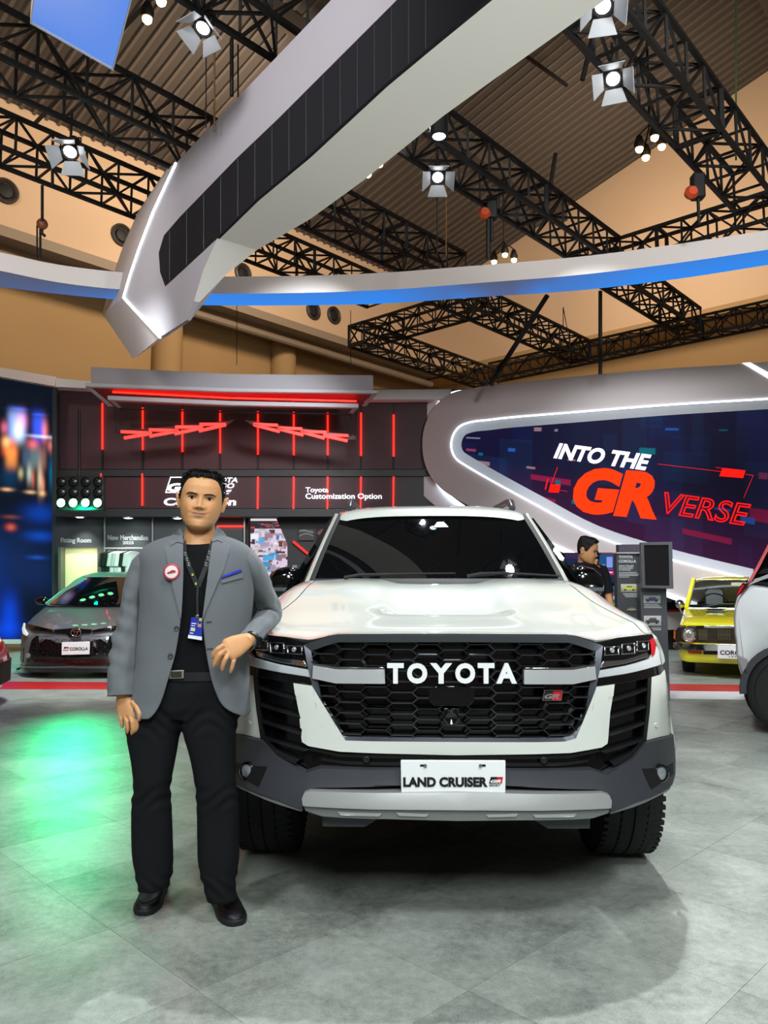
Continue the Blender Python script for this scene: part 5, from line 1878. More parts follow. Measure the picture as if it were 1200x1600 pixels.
em = MB()
oval(em, ec, .066, .056, .006)
oval(em, ec + Vector((0, -.004, .024)), .048, .020, .005)
oval(em, ec + Vector((0, -.004, 0)), .020, .046, .005)
em.build('badge', M_chrome, gc, smooth=True)
MB().lathe([(.066, .01), (.06, -.002), (0, -.004)], ec, (0, 1, 0), 20).build('badge_back', M_gloss_k, gc, smooth=40)
p4 = [FG.loc(*p, -.06) for p in ((96, 1023.5), (139.5, 1022.5), (140, 1002.5), (96.5, 1003.5))]
pg = MB().prism(p4, (0, .02, 0)).build('number_plate', M_plate, gc, bevel=.004)
letter('lettering', 'COROLLA', FG.loc(109, 1016.5, -.062), FG.loc(137.5, 1015.8, -.062), FG.loc(109, 1011.5, -.062), M_ink, pg, thick=.002, bold=.03)
gr_badge(pg, [FG.loc(98.5, 1016.6, -.062), FG.loc(106.5, 1016.4, -.062), FG.loc(108, 1010.8, -.062), FG.loc(100.5, 1010.9, -.062)], None, M_red_ink, M_ink, M_plate, .002)

# ------------------------------------------------------------------ yellow classic sedan, right
YO = (4.72, 10.2, 0)
YYAW = R(23)
yc = thing('car', 'yellow classic sedan with round headlights and chrome bumper at the right', 'car', YO, rot=-YYAW)
yplan = smooth_tab([0, .5, .7, .78, .84], [0, .01, .04, .09, .2], k=.03)
yrake = smooth_tab([.1, .3, .5, .75], [.05, 0, 0, -.02], k=.03)
FY = Front(yc, YO, YYAW, yplan, yrake)
M_yel = mat('lemon_yellow_paint', '#e3dc18', .25, coat=1.0)
yout = [(.06, .20), (.0, .28), (.0, .60), (-.03, .70), (.02, .735), (.6, .80), (1.25, .88), (1.6, .90), (3.3, .92), (3.95, .86), (4.0, .6), (3.95, .25)] + arch(3.15, .34, .22) + [(2.8, .2), (1.2, .2)] + arch(.75, .34, .20)
hull(yout, .80, yplan, 4.0, lambda z: 1 - .04 * max(0, (z - .5) / .4), rear=yplan).build('body', M_yel, yc, smooth=40)
# cabin: open frame of pillars and roof so the seats show through the glass
yr = MB()
rows = []
for v, z in ((1.88, 1.305), (1.95, 1.335), (2.2, 1.36), (2.8, 1.36), (3.2, 1.33), (3.3, 1.28)):
    rows.append([Vector((.62 * math.copysign(abs(a) ** .9, a), v + .05 * a * a * (1 if v < 2.5 else -1), z - .05 * a ** 6)) for a in np.linspace(-1, 1, 17)])
yr.loft(rows, cap=False, closed=False)
yr.build('roof', M_yel, yc, smooth=60, fix=False)
M_clear = bpy.data.materials.new('clear_glass')
M_clear.use_nodes = True
nt = M_clear.node_tree
nt.nodes.clear()
out = nt.nodes.new('ShaderNodeOutputMaterial')
mxs = nt.nodes.new('ShaderNodeMixShader')
tr_ = nt.nodes.new('ShaderNodeBsdfTransparent')
tr_.inputs[0].default_value = (.75, .8, .8, 1)
gs = nt.nodes.new('ShaderNodeBsdfGlossy')
gs.inputs['Roughness'].default_value = .03
fr_ = nt.nodes.new('ShaderNodeFresnel')
nt.links.new(fr_.outputs[0], mxs.inputs[0])
nt.links.new(tr_.outputs[0], mxs.inputs[1])
nt.links.new(gs.outputs[0], mxs.inputs[2])
nt.links.new(mxs.outputs[0], out.inputs[0])


def yws(u, f):
    return Vector((u, 1.27 + .62 * f + .06 * u * u, .885 + .425 * f))


MB().loft([[yws((.69 - .10 * f) * a, f) for a in np.linspace(-1, 1, 9)] for f in (0, .5, 1)], cap=False, closed=False).build('windscreen', M_clear, yc, smooth=True, fix=False)
ch = MB()
ch.tube([yws(.69 * a, 0) for a in np.linspace(-1, 1, 9)], .010, 6)
ch.tube([yws(.59 * a, 1) for a in np.linspace(-1, 1, 9)], .010, 6)
for sg in (1, -1):
    ch.tube([yws(.69 * sg, 0), yws(.59 * sg, 1)], .012, 6)
    MB().bar(yws(.72 * sg, -.02), yws(.615 * sg, 1.02), .06, .07).build('windscreen_pillar', M_yel, yc, bevel=.01)
    MB().bar((.72 * sg, 3.6, .90), (.58 * sg, 3.15, 1.32), .22, .07).build('rear_pillar', M_yel, yc, bevel=.01)
    MB().prism([Vector((.74 * sg, 1.4, .90)), Vector((.74 * sg, 3.5, .92)), Vector((.61 * sg, 3.1, 1.31)), Vector((.60 * sg, 1.95, 1.31))], (-.01 * sg, 0, 0)).build('side_window', M_clear, yc)
    MB().bar((.745 * sg, 2.45, .9), (.61 * sg, 2.5, 1.33), .05, .04).build('door_pillar', M_yel, yc)
    c = Vector((.80 * sg, .95, .955))
    mm = MB()
    mm.lathe([(.0, -.05), (.05, -.04), (.066, 0), (.06, .012), (0, .014)], c, (0, 1, 0), 16)
    mm.tube([c + Vector((0, 0, -.06)), c + Vector((-.03 * sg, .02, -.14))], .012, 6)
    mm.build('wing_mirror', M_chrome, yc, smooth=60)
    MB().prism([Vector((.47 * sg, 1.0 + 1.0, .78)), Vector((.18 * sg, 2.0, .78)), Vector((.17 * sg, 2.1, 1.12)), Vector((.22 * sg, 2.12, 1.2)), Vector((.42 * sg, 2.12, 1.2)), Vector((.48 * sg, 2.1, 1.12))], (0, .12, 0)).build('seat', mat('seat_vinyl', '#1a1c1e', .45), yc, bevel=.03)
ch.build('windscreen_trim', M_chrome, yc, smooth=60)
MB().loft([[Vector((.60 * a, 3.22 + .10 * k, 1.30 - .36 * k)) for a in np.linspace(-1, 1, 7)] for k in (0, 1)], cap=False, closed=False).build('rear_window', M_clear, yc, fix=False)
MB().prism([(-.68, 1.35, .86), (.68, 1.35, .86), (.68, 1.6, .90), (-.68, 1.6, .90)], (0, 0, .03)).build('dashboard', M_black, yc)
MB().box((0, 2.9, .8), (1.2, .3, .3)).build('rear_seat', mat('seat_vinyl'), yc, bevel=.05)
stw = MB()
stw.tube([Vector((-.33 + .19 * math.cos(q), 1.62 + .06 * math.sin(q), .93 + .17 * math.sin(q))) for q in np.linspace(0, 2 * PI, 25)], .012, 6, cap=False)
stw.bar((-.51, 1.62, .93), (-.15, 1.62, .93), .02)
stw.build('steering_wheel', M_black, yc, smooth=60)
MB().box((.02, 1.75, 1.24), (.2, .02, .06)).build('rear_mirror', mat('mirror_cream', '#b7b59a', .3), yc, bevel=.01)
sub_wheels(yc, ((.70, .75), (-.70, .75), (.70, 3.15), (-.70, 3.15)), .29, .17, .20, M_chrome)


def ypanel(nm, pts, m, off=.012, sym=True, mirror=False, th=.03, bevel=.003, parent=None):
    uz = FY.uz(pts)
    uz = [(min(a, 0.0) if sym else a, b) for a, b in uz]
    FY.panel(nm, uz, m, off=off, th=th, sym=sym, mirror=mirror, px=False, bevel=bevel, res=.15, parent=parent)


YMX = 1150
ypanel('grille', [(YMX, 981), (1062, 979.5), (1058, 981), (1054, 1000), (1058, 1002), (YMX, 1006)], mat('grille_brown', '#3a3428', .3, .4), .012)
ypanel('grille_rim', [(YMX, 977.5), (1061, 977), (1061, 980), (YMX, 981.5)], M_chrome, .02)
ypanel('bumper', [(YMX, 1006.5), (1090, 1006), (1057, 1003), (1052, 1005), (1052, 1010), (1060, 1014), (YMX, 1016.5)], M_chrome, .075, th=.09, bevel=.012)
ypanel('turn_signal', [(1074, 1016), (1097, 1017), (1096, 1022), (1076, 1021)], mat('amber_lens', '#b8560f', .2, coat=1), .02, sym=False, mirror=True)
ypanel('air_slot', [(YMX, 1018), (1099, 1017.5), (1099, 1022.5), (YMX, 1023)], M_black, .012)
ypanel('side_signal', [(1053, 985), (1056, 984), (1055, 999), (1052.5, 997)], mat('amber_lens'), .03, sym=False, mirror=True)
for sg in (1, -1):
    p = FY.loc(1076.5, 992)
    c = Vector((p.x * sg, p.y - .035, p.z))
    hb_ = MB().lathe([(.098, .03), (.094, -.012), (.080, -.016), (.078, .0)], c, (0, 1, 0), 24).build('headlight_ring', M_chrome, yc, smooth=40)
    MB().lathe([(.080, .004), (.05, -.012), (0, -.018)], c, (0, 1, 0), 20).build('headlight', mat('lamp_ribbed', '#b9b7a6', .15, .5, coat=1), yc, smooth=60)
    MB().lathe([(.034, -.014), (.03, -.022), (0, -.024)], c, (0, 1, 0), 14).build('headlight_core', mat('lamp_core', '#6c7470', .15), yc, smooth=60)
    for x0, x1 in ((1091, 1106), (1121, 1142)):
        a, b = FY.loc(x0, 983.5), FY.loc(x1, 1000)
        gb = MB()
        nb = 6
        for k in range(nb):
            u = a.x + (b.x - a.x) * (k + .5) / nb
            gb.box((u * sg, FY.S(u, .6) - .022, (a.z + b.z) / 2), (.012, .02, abs(a.z - b.z)))
        gb.box(((a.x + b.x) / 2 * sg, FY.S((a.x + b.x) / 2, .6) - .024, (a.z + b.z) / 2), (abs(a.x - b.x), .012, .012))
        gb.build('grille_bars', mat('bars_olive', '#57503a', .35, .3), yc)
c = FY.loc(1117, 953.8, .9)
for sg in (1, -1):
    MB().lathe([(.0, -.01), (.13, -.008), (.14, .004), (.12, .012), (0, .012)], (c.x * sg, c.y, c.z + .01), (0, 0, 1), 20).build('hood_vent', M_chrome, yc, smooth=60)
    MB().box((c.x * sg, c.y - .10, c.z + .012), (.20, .10, .018)).build('hood_slot', M_black, yc)
w_ = MB()
w_.tube([yws(-.5, .04) + Vector((0, -.02, .0)), yws(-.28, .16) + Vector((0, -.02, .0)), yws(-.05, .18) + Vector((0, -.02, 0))], .008, 6)
w_.build('wiper', M_chrome, yc)
p4 = [FY.loc(*p, -.09) for p in ((1121, 1029), (1179, 1030.5), (1179, 1010), (1121.5, 1009))]
pg = MB().prism(p4, (0, .02, 0)).build('number_plate', M_plate, yc, bevel=.004)
letter('lettering', 'COROLLA', FY.loc(1125, 1023.0, -.092), FY.loc(1175, 1024.4, -.092), FY.loc(1125, 1016, -.092), M_ink, pg, thick=.002, bold=.03)
letter('lettering', '1971', FY.loc(1139, 1027.5, -.092), FY.loc(1154, 1027.8, -.092), FY.loc(1139, 1024.8, -.092), M_ink, pg, thick=.002)

# ------------------------------------------------------------------ white car, right edge, rear wheel towards the camera
WA = R(-24.6)
WO = (3.06, 6.70, 0)
# car frame: u across (towards the camera is negative), v along from the tail; built directly in turned coordinates
wc_ = thing('car', 'white car cut by the right edge, red striped tail and black wheel showing', 'car', WO, rot=WA - PI / 2)
# local x = (sin.., ) : with this turn local +y points along the body and local +x away to the left of it
wd = Vector((math.cos(WA), math.sin(WA), 0))
wn = Vector((-wd.y, wd.x, 0))
W0_ = Vector(WO)


def wl_(px, py, off=0.0):
    """photograph point on the near flank -> (v, z)"""
    p = at_pl(px, py, W0_ - wn * off, wn)
    return (p - W0_).dot(wd), p.z


def wpt(v, z, off=0.0):
    return W0_ + wd * v + Vector((0, 0, z)) - wn * off


tail = [wl_(*p) for p in ((1172, 912), (1166, 918), (1152, 935), (1147.5, 950), (1146, 968), (1147, 990), (1149, 1003), (1150, 1022), (1154, 1045), (1159, 1060), (1163, 1075))]
cvw = wl_(1239, 1078)[0]
wrad = .355
wout = tail + [(cvw - .47, .16)] if False else tail
archp = [(cvw - .385 * math.cos(a), .36 + .385 * math.sin(a)) for a in np.linspace(R(3), R(185), 16)]
wout = tail + archp + [(cvw + 2.0, .2)] + [(cvw + 2.6 - .45 * math.cos(a), .36 + .45 * math.sin(a)) for a in np.linspace(R(-15), R(195), 14)] + [(cvw + 3.4, .3), (cvw + 3.45, .7), (cvw + 3.2, .95), (cvw + 2.2, 1.05), (1.0, 1.12)]
M_pw2 = mat('white_paint', '#e4e6e8', .3, coat=1.0)


def whull(outl, width, inset=.035, z_t=None):
    rings = []
    n = len(outl)
    ar = sum(outl[i][0] * outl[(i + 1) % n][1] - outl[(i + 1) % n][0] * outl[i][1] for i in range(n))
    sgn = 1 if ar > 0 else -1
    nor = []
    for i in range(n):
        d = (Vector(outl[(i + 1) % n]) - Vector(outl[i - 1])).normalized()
        nor.append(Vector((-d.y, d.x)) * sgn)
    for f, k in ((0, .7), (.012, .35), (.035, .12), (.08, 0), (.5, 0), (.92, 0), (.965, .12), (.99, .35), (1, .7)):
        ring = []
        for (v, z), m_ in zip(outl, nor):
            z2 = z + m_.y * inset * k
            tb = (z_t(z2) if z_t else 0)
            ring.append(wpt(v + m_.x * inset * k, z2) + wn * (f * width + tb * (1 - 2 * f)))
        rings.append(ring)
    mb = MB()
    mb.loft(rings)
    return mb


def to_local(o, root):
    """mesh given in world points -> the car's own frame"""
    o.matrix_parent_inverse = (Matrix.Translation(root.location) @ Matrix.Rotation(root.rotation_euler.z, 4, 'Z')).inverted()
    return o


to_local(whull(wout, 1.80).build('body', M_pw2, wc_, smooth=70), wc_)
wcab = [wl_(*p) for p in ((1167, 916), (1186, 880), (1204, 845))]
v1, z1 = wcab[-1]
wcab += [(v1 + .25, z1 + .10), (1.6, 1.66), (2.4, 1.62), (3.3, 1.12)]
to_local(whull(wcab, 1.80, .06, lambda z: .16 * max(0, (z - 1.12) / .5)).build('cabin', M_glass_k, wc_, smooth=40), wc_)
rs = [wl_(*p, .02) for p in ((1164, 917), (1185, 880), (1204, 843), (1208, 846), (1189, 883), (1169, 918))]
to_local(MB().prism([wpt(v, z, -.12 * max(0, (z - 1.12) / .5) + .0) for v, z in rs], wn * .5).build('red_roof_stripe', mat('red_paint', '#c01c28', .25, coat=1), wc_), wc_)
tl = [wl_(*p, .012) for p in ((1148.5, 934), (1152, 922), (1160, 911), (1173, 908.5), (1168, 918), (1158, 928))]
tlo = to_local(MB().prism([wpt(v, z, .012) for v, z in tl], wn * .06).build('tail_light', mat('tail_red', '#3d0b12', .12, coat=1), wc_, bevel=.006), wc_)
to_local(MB().prism([wpt(v, z, .018) for v, z in [wl_(*p) for p in ((1151, 930), (1154, 922), (1160, 914), (1163, 914), (1157, 925))]], wn * .02).build('tail_light_glow', mat('tail_glow', '#c01828', .12, coat=1, emit='#ff2030', es=.08), wc_), wc_)
to_local(MB().prism([wpt(v, z, .016) for v, z in [wl_(*p) for p in ((1167, 916), (1180, 905), (1203, 896), (1203, 902), (1186, 908))]], wn * .03).build('window_chrome', M_silver_p, wc_), wc_)
# black arch cladding and lower bumper
am = MB()
ang = np.linspace(R(-4), R(188), 22)
am.loft([[wpt(cvw - r_ * math.cos(a), .36 + r_ * math.sin(a), o_) for r_, o_ in ((.350, .0), (.355, .02), (.405, .02), (.41, .0))] for a in ang], cap=False, closed=False)
to_local(am.build('arch_cladding', M_clad, wc_, smooth=40), wc_)
to_local(MB().prism([wpt(v, z, .02) for v, z in [wl_(*p) for p in ((1149.5, 1021), (1168, 1030), (1169, 1062), (1158, 1047))]], wn * 1.0).build('bumper_insert', mat('bumper_grey', '#8b8588', .4), wc_, bevel=.01), wc_)
dk = MB().lathe([(.38, .0), (.38, .2)], wpt(cvw, .36, 0) + wn * .25, wn, 28)
to_local(dk.build('wheel_well', M_black, wc_), wc_)
for dv in (0, 2.6):
    for dn in (.12, 1.68):
        wr_ = bpy.data.objects.new('wheel', None)
        COL.objects.link(wr_)
        wr_.parent = wc_
        c = wpt(cvw + dv, 0) + wn * dn
        wr_.matrix_parent_inverse = (Matrix.Translation(wc_.location) @ Matrix.Rotation(wc_.rotation_euler.z, 4, 'Z')).inverted()
        wr_.location = c
        wr_.rotation_euler = (0, 0, WA)
        # wheel axis along local x: turn so that local x = across the car
        wr_.rotation_euler = (0, 0, WA + PI / 2)
        wheel(wr_, 0, 0, wrad, .225, .285, -1 if dn < 1 else 1, tread=False, spokes=5, rim_m=mat('black_alloy', '#2c2d31', .25, .6))
        for k in range(5):
            q = 2 * PI * (k + .5) / 5

# ------------------------------------------------------------------ red car, left edge: only the corner of its bumper is in the picture
RO = at_z(-6, 1108, 0)
rc = thing('car', 'red car of which only a bumper corner shows at the left edge', 'car', (RO.x, RO.y, 0), rot=R(100))
rplan = smooth_tab([0, .4, .6, .75, .9], [0, .02, .07, .16, .35], k=.03)
rout = [(.06, .16), (.0, .30), (-.02, .46), (.02, .60), (.1, .70), (1.0, .92), (1.3, .95), (3.9, 1.0), (4.2, .9), (4.25, .3)] + arch(3.4, .36, .22) + [(3.0, .19), (1.3, .19)] + arch(.85, .36, .19)
hull(rout, .90, rplan, 4.25, rear=rplan).build('body', mat('red_paint'), rc, smooth=40)
hull([(1.1, .93), (1.9, 1.40), (3.2, 1.42), (4.0, 1.0)], .82, lambda u: .1 * u * u, 4.2, lambda z: 1 - .22 * max(0, (z - .93) / .5), nose=2.5).build('cabin', M_glass_k, rc, smooth=40)
FRc = Front(rc, (RO.x, RO.y, 0), 0, rplan, lambda z: 0.0)
FRc.panel('grille', [(-.86, .24), (.86, .24), (.80, .46), (-.80, .46)], M_black, off=.03, th=.04, px=False, res=.1)
sub_wheels(rc, ((.78, .85), (-.78, .85), (.78, 3.4), (-.78, 3.4)), .32, .22, .23)
# ================================================================== people: shared tools
def remesh(mb, voxel, smooth_it=2, name='body'):
    me = mb.mesh(name)
    o = bpy.data.objects.new('tmp', me)
    COL.objects.link(o)
    md = o.modifiers.new('r', 'REMESH')
    md.mode = 'VOXEL'
    md.voxel_size = voxel
    if smooth_it:
        ms = o.modifiers.new('s', 'SMOOTH')
        ms.factor = .5
        ms.iterations = smooth_it
    dg = bpy.context.evaluated_depsgraph_get()
    out = bpy.data.meshes.new_from_object(o.evaluated_get(dg))
    bpy.data.objects.remove(o)
    out.shade_smooth()
    return out


def paint(me, fn):
    """skin or print colour per vertex from its position"""
    n = len(me.vertices)
    co = np.empty(n * 3, np.float32)
    me.vertices.foreach_get('co', co)
    rgb = fn(co.reshape(-1, 3))
    a = me.color_attributes.new('Col', 'FLOAT_COLOR', 'POINT')
    a.data.foreach_set('color', np.concatenate([rgb, np.ones((n, 1))], 1).astype(np.float32).reshape(-1))


HZ = [-.121, -.117, -.107, -.09, -.07, -.05, -.03, -.01, .01, .03, .05, .07, .085, .097, .105, .109]
HW = [.014, .032, .049, .0620, .0715, .0768, .0800, .0815, .0815, .0805, .0775, .0710, .0610, .044, .024, .004]
HF = [-.066, -.080, -.088, -.090, -.0895, -.0885, -.0875, -.0865, -.087, -.0895, -.0875, -.079, -.065, -.043, -.020, .004]
HB = [-.035, -.008, .018, .040, .056, .067, .076, .084, .090, .094, .095, .089, .077, .056, .032, .010]


def g(x, m, s):
    return math.exp(-((x - m) / s) ** 2)


def head_pt(a, z, off=0.0):
    """a: angle, 0 = front, positive towards +x; local frame: x right, y back, z up, eyes at z = 0"""
    w_, f, b = np.interp(z, HZ, HW), np.interp(z, HZ, HF), np.interp(z, HZ, HB)
    s, c = math.sin(a), math.cos(a)
    my = (f + b) / 2 * .0 + (.008 if z > -.08 else .008 + (z + .08) * 1.0)
    e = 2 / 2.35
    x = (w_ + off) * math.copysign(abs(s) ** e, s)
    dep = (my - f) if c > 0 else (b - my)
    y = my - (dep + off) * math.copysign(abs(c) ** e, c)
    if c > .2 and off == 0.0:
        ax = abs(x)
        d = 0.0
        na = np.interp(z, [-.047, -.040, -.0345, -.028, -.016, -.003, .012, .03], [0, .010, .0255, .0225, .014, .008, .003, 0])
        nw = np.interp(z, [-.043, -.035, -.025, -.008, .02], [.0135, .013, .0110, .009, .009])
        d += na * g(x, 0, nw)
        d += .010 * g(ax, .0160, .0062) * g(z, -.0355, .0065)
        d -= .0105 * g(ax, .034, .017) * g(z, .001, .0105)
        d -= .004 * g(ax, .014, .006) * g(z, .001, .010)
        d += .0045 * g(ax, .032, .022) * g(z, .0185, .006)
        d += .005 * g(ax, .043, .018) * g(z, -.033, .018)
        d -= .0035 * g(ax, .034, .005) * g(z, -.057, .008)
        d += .004 * g(ax, .040, .010) * g(z, -.052, .014)
        d -= .0025 * g(ax, .027, .005) * g(z, -.045, .010)
        zm = z - 5.0 * x * x
        d += .0048 * g(x, 0, .024) * g(zm, -.0560, .0042) + .0060 * g(x, 0, .020) * g(zm, -.0668, .0050)
        d -= .0050 * g(x, 0, .030) * g(zm, -.0612, .0022)
        d -= .003 * g(x, 0, .022) * g(z, -.0785, .006)
        d += .005 * g(x, 0, .02) * g(z, -.106, .012)
        y -= d
    return Vector((x, y, z))


def add_head(mb, T, nz=90, na=110):
    rings = []
    for i in range(nz + 1):
        t = i / nz
        z = -.121 + .230 * (0.5 - 0.5 * math.cos(PI * (0.06 + .88 * t))) / 1.0
        z = np.interp(t, [0, .06, .94, 1], [-.121, -.113, .100, .109])
        rings.append([T @ head_pt(2 * PI * k / na, z) for k in range(na)])
    mb.loft(rings)
    for sg in (1, -1):
        # ear: a bowl with a rim
        rr = []
        for k, (d, s_) in enumerate(((.0, .75), (.009, .95), (.019, 1.05), (.023, .98), (.018, .74), (.013, .45))):
            rr.append([T @ Vector((sg * (.0760 + d + .006 * math.sin(q) * (1 if d > .004 else .3)), .020 + .020 * s_ * math.cos(q) * .85 + d * .55 + .004 * math.sin(q), -.012 + .0325 * s_ * math.sin(q) * (1.0 if math.sin(q) > 0 else .95))) for q in np.linspace(0, 2 * PI, 24, endpoint=False)])
        mb.loft(rr)


def hair_cap(T, low, top=.012, side=.006, seed=0, n=96, m=30, spike=.004):
    """short hair: a cap over the skull down to the hairline low(angle)"""
    rings = []
    for i in range(m + 1):
        t = i / m
        row = []
        for k in range(n):
            a = 2 * PI * k / n
            zl = low(a if a <= PI else a - 2 * PI)
            z = .1088 - (.1088 - zl) * t ** 1.25
            lift = side + (top - side) * sstep(.04, .095, z)
            nz = noise.noise(Vector((math.sin(a) * 6, math.cos(a) * 6, z * 40 + seed))) + .5 * noise.noise(Vector((math.sin(a) * 30, math.cos(a) * 30, z * 20)))
            lift += spike * nz * (1 if z > .05 else .35)
            if t > .9:
                lift *= max(0.08, (1 - t) / .1)
            p = head_pt(a, z, max(.0015, lift))
            row.append(T @ Vector((p.x, p.y, p.z + (max(0, lift) * .9 if z > .08 else 0))))
        rings.append(row)
    mb = MB()
    mb.loft(rings, cap=True)
    return mb


def low_adult(a):
    d = abs(math.degrees(a))
    return float(np.interp(d, [0, 18, 34, 46, 55, 66, 74, 80, 88, 98, 106, 120, 180], [.084, .083, .081, .078, .068, .040, .008, -.014, -.012, .024, .018, -.045, -.068]))


M_skin = vcol_mat('skin', rough=.48, spec=.35, sss=.12)
M_hair = mat('black_hair', '#0e0d0d', .62, bump=.5, bscale=500, spec=.25)
M_eye_w = mat('eye_white', '#cfc6bf', .2)
M_iris = mat('dark_iris', '#1a0f0a', .1)
M_lash = mat('lash_line', '#1d1310', .6)
M_brow = mat('eyebrow_hair', '#2b1c15', .7)
SKIN = np.array(lin('#cf9868'))


def face_parts(root, T, eye_open=.0046):
    for sg in (1, -1):
        def on(x, z, d):
            aa = 0.0
            # find the angle of the head surface at this x
            lo, hi = 0.0, 1.4
            for _ in range(20):
                mid = (lo + hi) / 2
                if abs(head_pt(mid, z).x) < abs(x):
                    lo = mid
                else:
                    hi = mid
            p = head_pt(lo, z)
            return T @ Vector((x, p.y - d, z))
        ew = MB()
        top, bot, mid = [], [], []
        for k in range(13):
            f = k / 12 * 2 - 1
            x = sg * (.034 + f * .0145)
            zt = eye_open * (1 - abs(f) ** 2.2) + .0008 * f * 1
            zb = -.0036 * (1 - abs(f) ** 2.0) + .0008 * f
            top.append(on(x, zt, .0012))
            bot.append(on(x, zb, .0012))
            mid.append(on(x, (zt + zb) / 2, .0040 - .0022 * f * f))
        ew.strip(top, mid)
        ew.strip(mid, bot)
        ey = ew.build('eye', M_eye_w, root, smooth=True)
        c = on(sg * .0335, .0004, .0052)
        ir = MB()
        ir.add([c] + [on(sg * .0335 + .0052 * math.cos(q), max(-.0034, min(eye_open * .93, .0004 + .0052 * math.sin(q))), .0047) for q in np.linspace(0, 2 * PI, 18, endpoint=False)], [(0, 1 + i, 1 + (i + 1) % 18) for i in range(18)])
        ir.build('iris', M_iris, ey)
        lid = MB()
        lid.tube([on(sg * (.034 + (k / 8 * 2 - 1) * .0145), eye_open * (1 - abs(k / 8 * 2 - 1) ** 2.2) + .0008 * (k / 8 * 2 - 1) + .0006, .0030 - .0012 * abs(k / 8 * 2 - 1)) for k in range(9)], [.0006, .0012, .0015, .0016, .0017, .0017, .0016, .0014, .0007], 6)
        lid.build('eyelash', M_lash, ey)
        br = MB()
        br.tube([on(sg * x, z, .0012) for x, z in ((.013, .0140), (.021, .0160), (.031, .0180), (.042, .0185), (.050, .0160), (.056, .0125))], [.0022, .0034, .0036, .0032, .0024, .0010], 8, flat=.9)
        br.build('eyebrow', M_brow, root, smooth=60)


def skin_paint(T, lips=True, tone=SKIN):
    Ti = np.array(T.inverted())

    def fn(co):
        h = np.concatenate([co, np.ones((len(co), 1))], 1) @ Ti.T
        x, y, z = h[:, 0], h[:, 1], h[:, 2]
        c = np.tile(tone, (len(co), 1))
        if lips:
            front = (y < -.05)
            zs = z - 5.0 * x * x
            lip = np.exp(-((x / .0285) ** 4)) * np.exp(-(((zs + .0615) / (.0088 - .004 * np.clip(np.abs(x) / .028, 0, 1))) ** 4)) * front
            lip = np.clip(lip * 1.3, 0, 1)[:, None]
            c = c * (1 - lip * .75) + np.array(lin('#a5685a')) * lip * .75
            line = (np.exp(-((x / .031) ** 6)) * np.exp(-(((zs + .0612) / .0015) ** 2)) * front)[:, None]
            c = c * (1 - line * .6)
            nos = (np.exp(-(((abs(x) - .0085) / .0042) ** 2)) * np.exp(-(((z + .0405) / .0032) ** 2)) * (y < -.085))[:, None]
            c = c * (1 - nos * .75)
            # stubble shade on the lip and chin, rosier cheeks and ears
            st = (np.exp(-((x / .055) ** 4)) * np.exp(-(((z + .088) / .032) ** 4)) * (y < 0.02))[:, None] * .10
            c = c * (1 - st)
            ck = (np.exp(-(((abs(x) - .042) / .02) ** 2 + ((z + .035) / .02) ** 2)) * front)[:, None]
            c = c * (1 + ck * np.array([.06, -.03, -.06]))
        return c
    return fn


# ================================================================== the man in the grey blazer
Y0 = 3.0


def mp(px, py, dy=0.0):
    return at_y(px, py, Y0 + dy)


man = thing('person', 'man in grey blazer and black shirt leaning on the white car', 'person', (mp(300, 1400).x, Y0, 0))
eye = mp(315.0, 780.5, .02)
HT = Matrix.Translation(eye) @ Matrix.Rotation(R(5.4), 4, 'Y') @ Matrix.Rotation(R(11), 4, 'Z') @ Matrix.Rotation(R(2), 4, 'X') @ Matrix.Diagonal((1.0, 1.0, 1.0, 1.0))
bd_ = MB()
add_head(bd_, HT)
bd_.tube([mp(313, 815, .045), mp(312, 838, .045), mp(310, 858, .035), mp(308, 880, .03)], [.056, .060, .066, .085], 24)


def body_tube(pts, r):
    bd_.tube([mp(*p) for p in pts], r, 14)


body_tube([(308, 868, .02), (306, 900, .02), (304, 960, .02), (303, 1020, .02), (304, 1070, .02)], [.06, .10, .10, .095, .09])
body_tube([(308, 878, .02), (270, 876, .02), (232, 884, .02)], [.05, .045, .035])
body_tube([(308, 878, .02), (350, 874, .02), (385, 880, .02)], [.05, .045, .035])
body_tube([(290, 1065, .02), (255, 1110, .02), (240, 1215, .01), (240, 1300, .03), (243, 1385, .06)], [.08, .065, .038, .034, .030])
body_tube([(318, 1065, .02), (330, 1110, .02), (337, 1215, .0), (342, 1300, .02), (346, 1400, .05)], [.08, .065, .038, .034, .030])
# his right arm (left in the picture) hanging, with its hand
body_tube([(226, 886, .02), (207, 945, .03), (200, 985, .02), (195, 1040, -.01), (193, 1078, -.03), (194, 1094, -.035)], [.036, .036, .034, .030, .027, .027])


def hand(pts_palm, fingers, thumb):
    """pts_palm: list of (point, half width, half thickness, side dir); fingers: joints and radii"""
    rings = []
    for p, hw_, ht, sd, nm in pts_palm:
        rings.append([p + sd * hw_ * math.copysign(abs(math.cos(q)) ** .7, math.cos(q)) + nm * ht * math.copysign(abs(math.sin(q)) ** .8, math.sin(q)) for q in np.linspace(0, 2 * PI, 20, endpoint=False)])
    bd_.loft(rings)
    for f, r0 in fingers + [thumb]:
        pts = [f[0]]
        for i in range(len(f) - 1):
            pts += [f[i].lerp(f[i + 1], .5), f[i + 1]]
        rr = [r0 * k for k in np.interp(np.linspace(0, 1, len(pts)), [0, .3, .5, .75, .93, 1], [1.05, 1.0, 1.02, .94, .84, .5])]
        bd_.tube(pts, rr, 12)


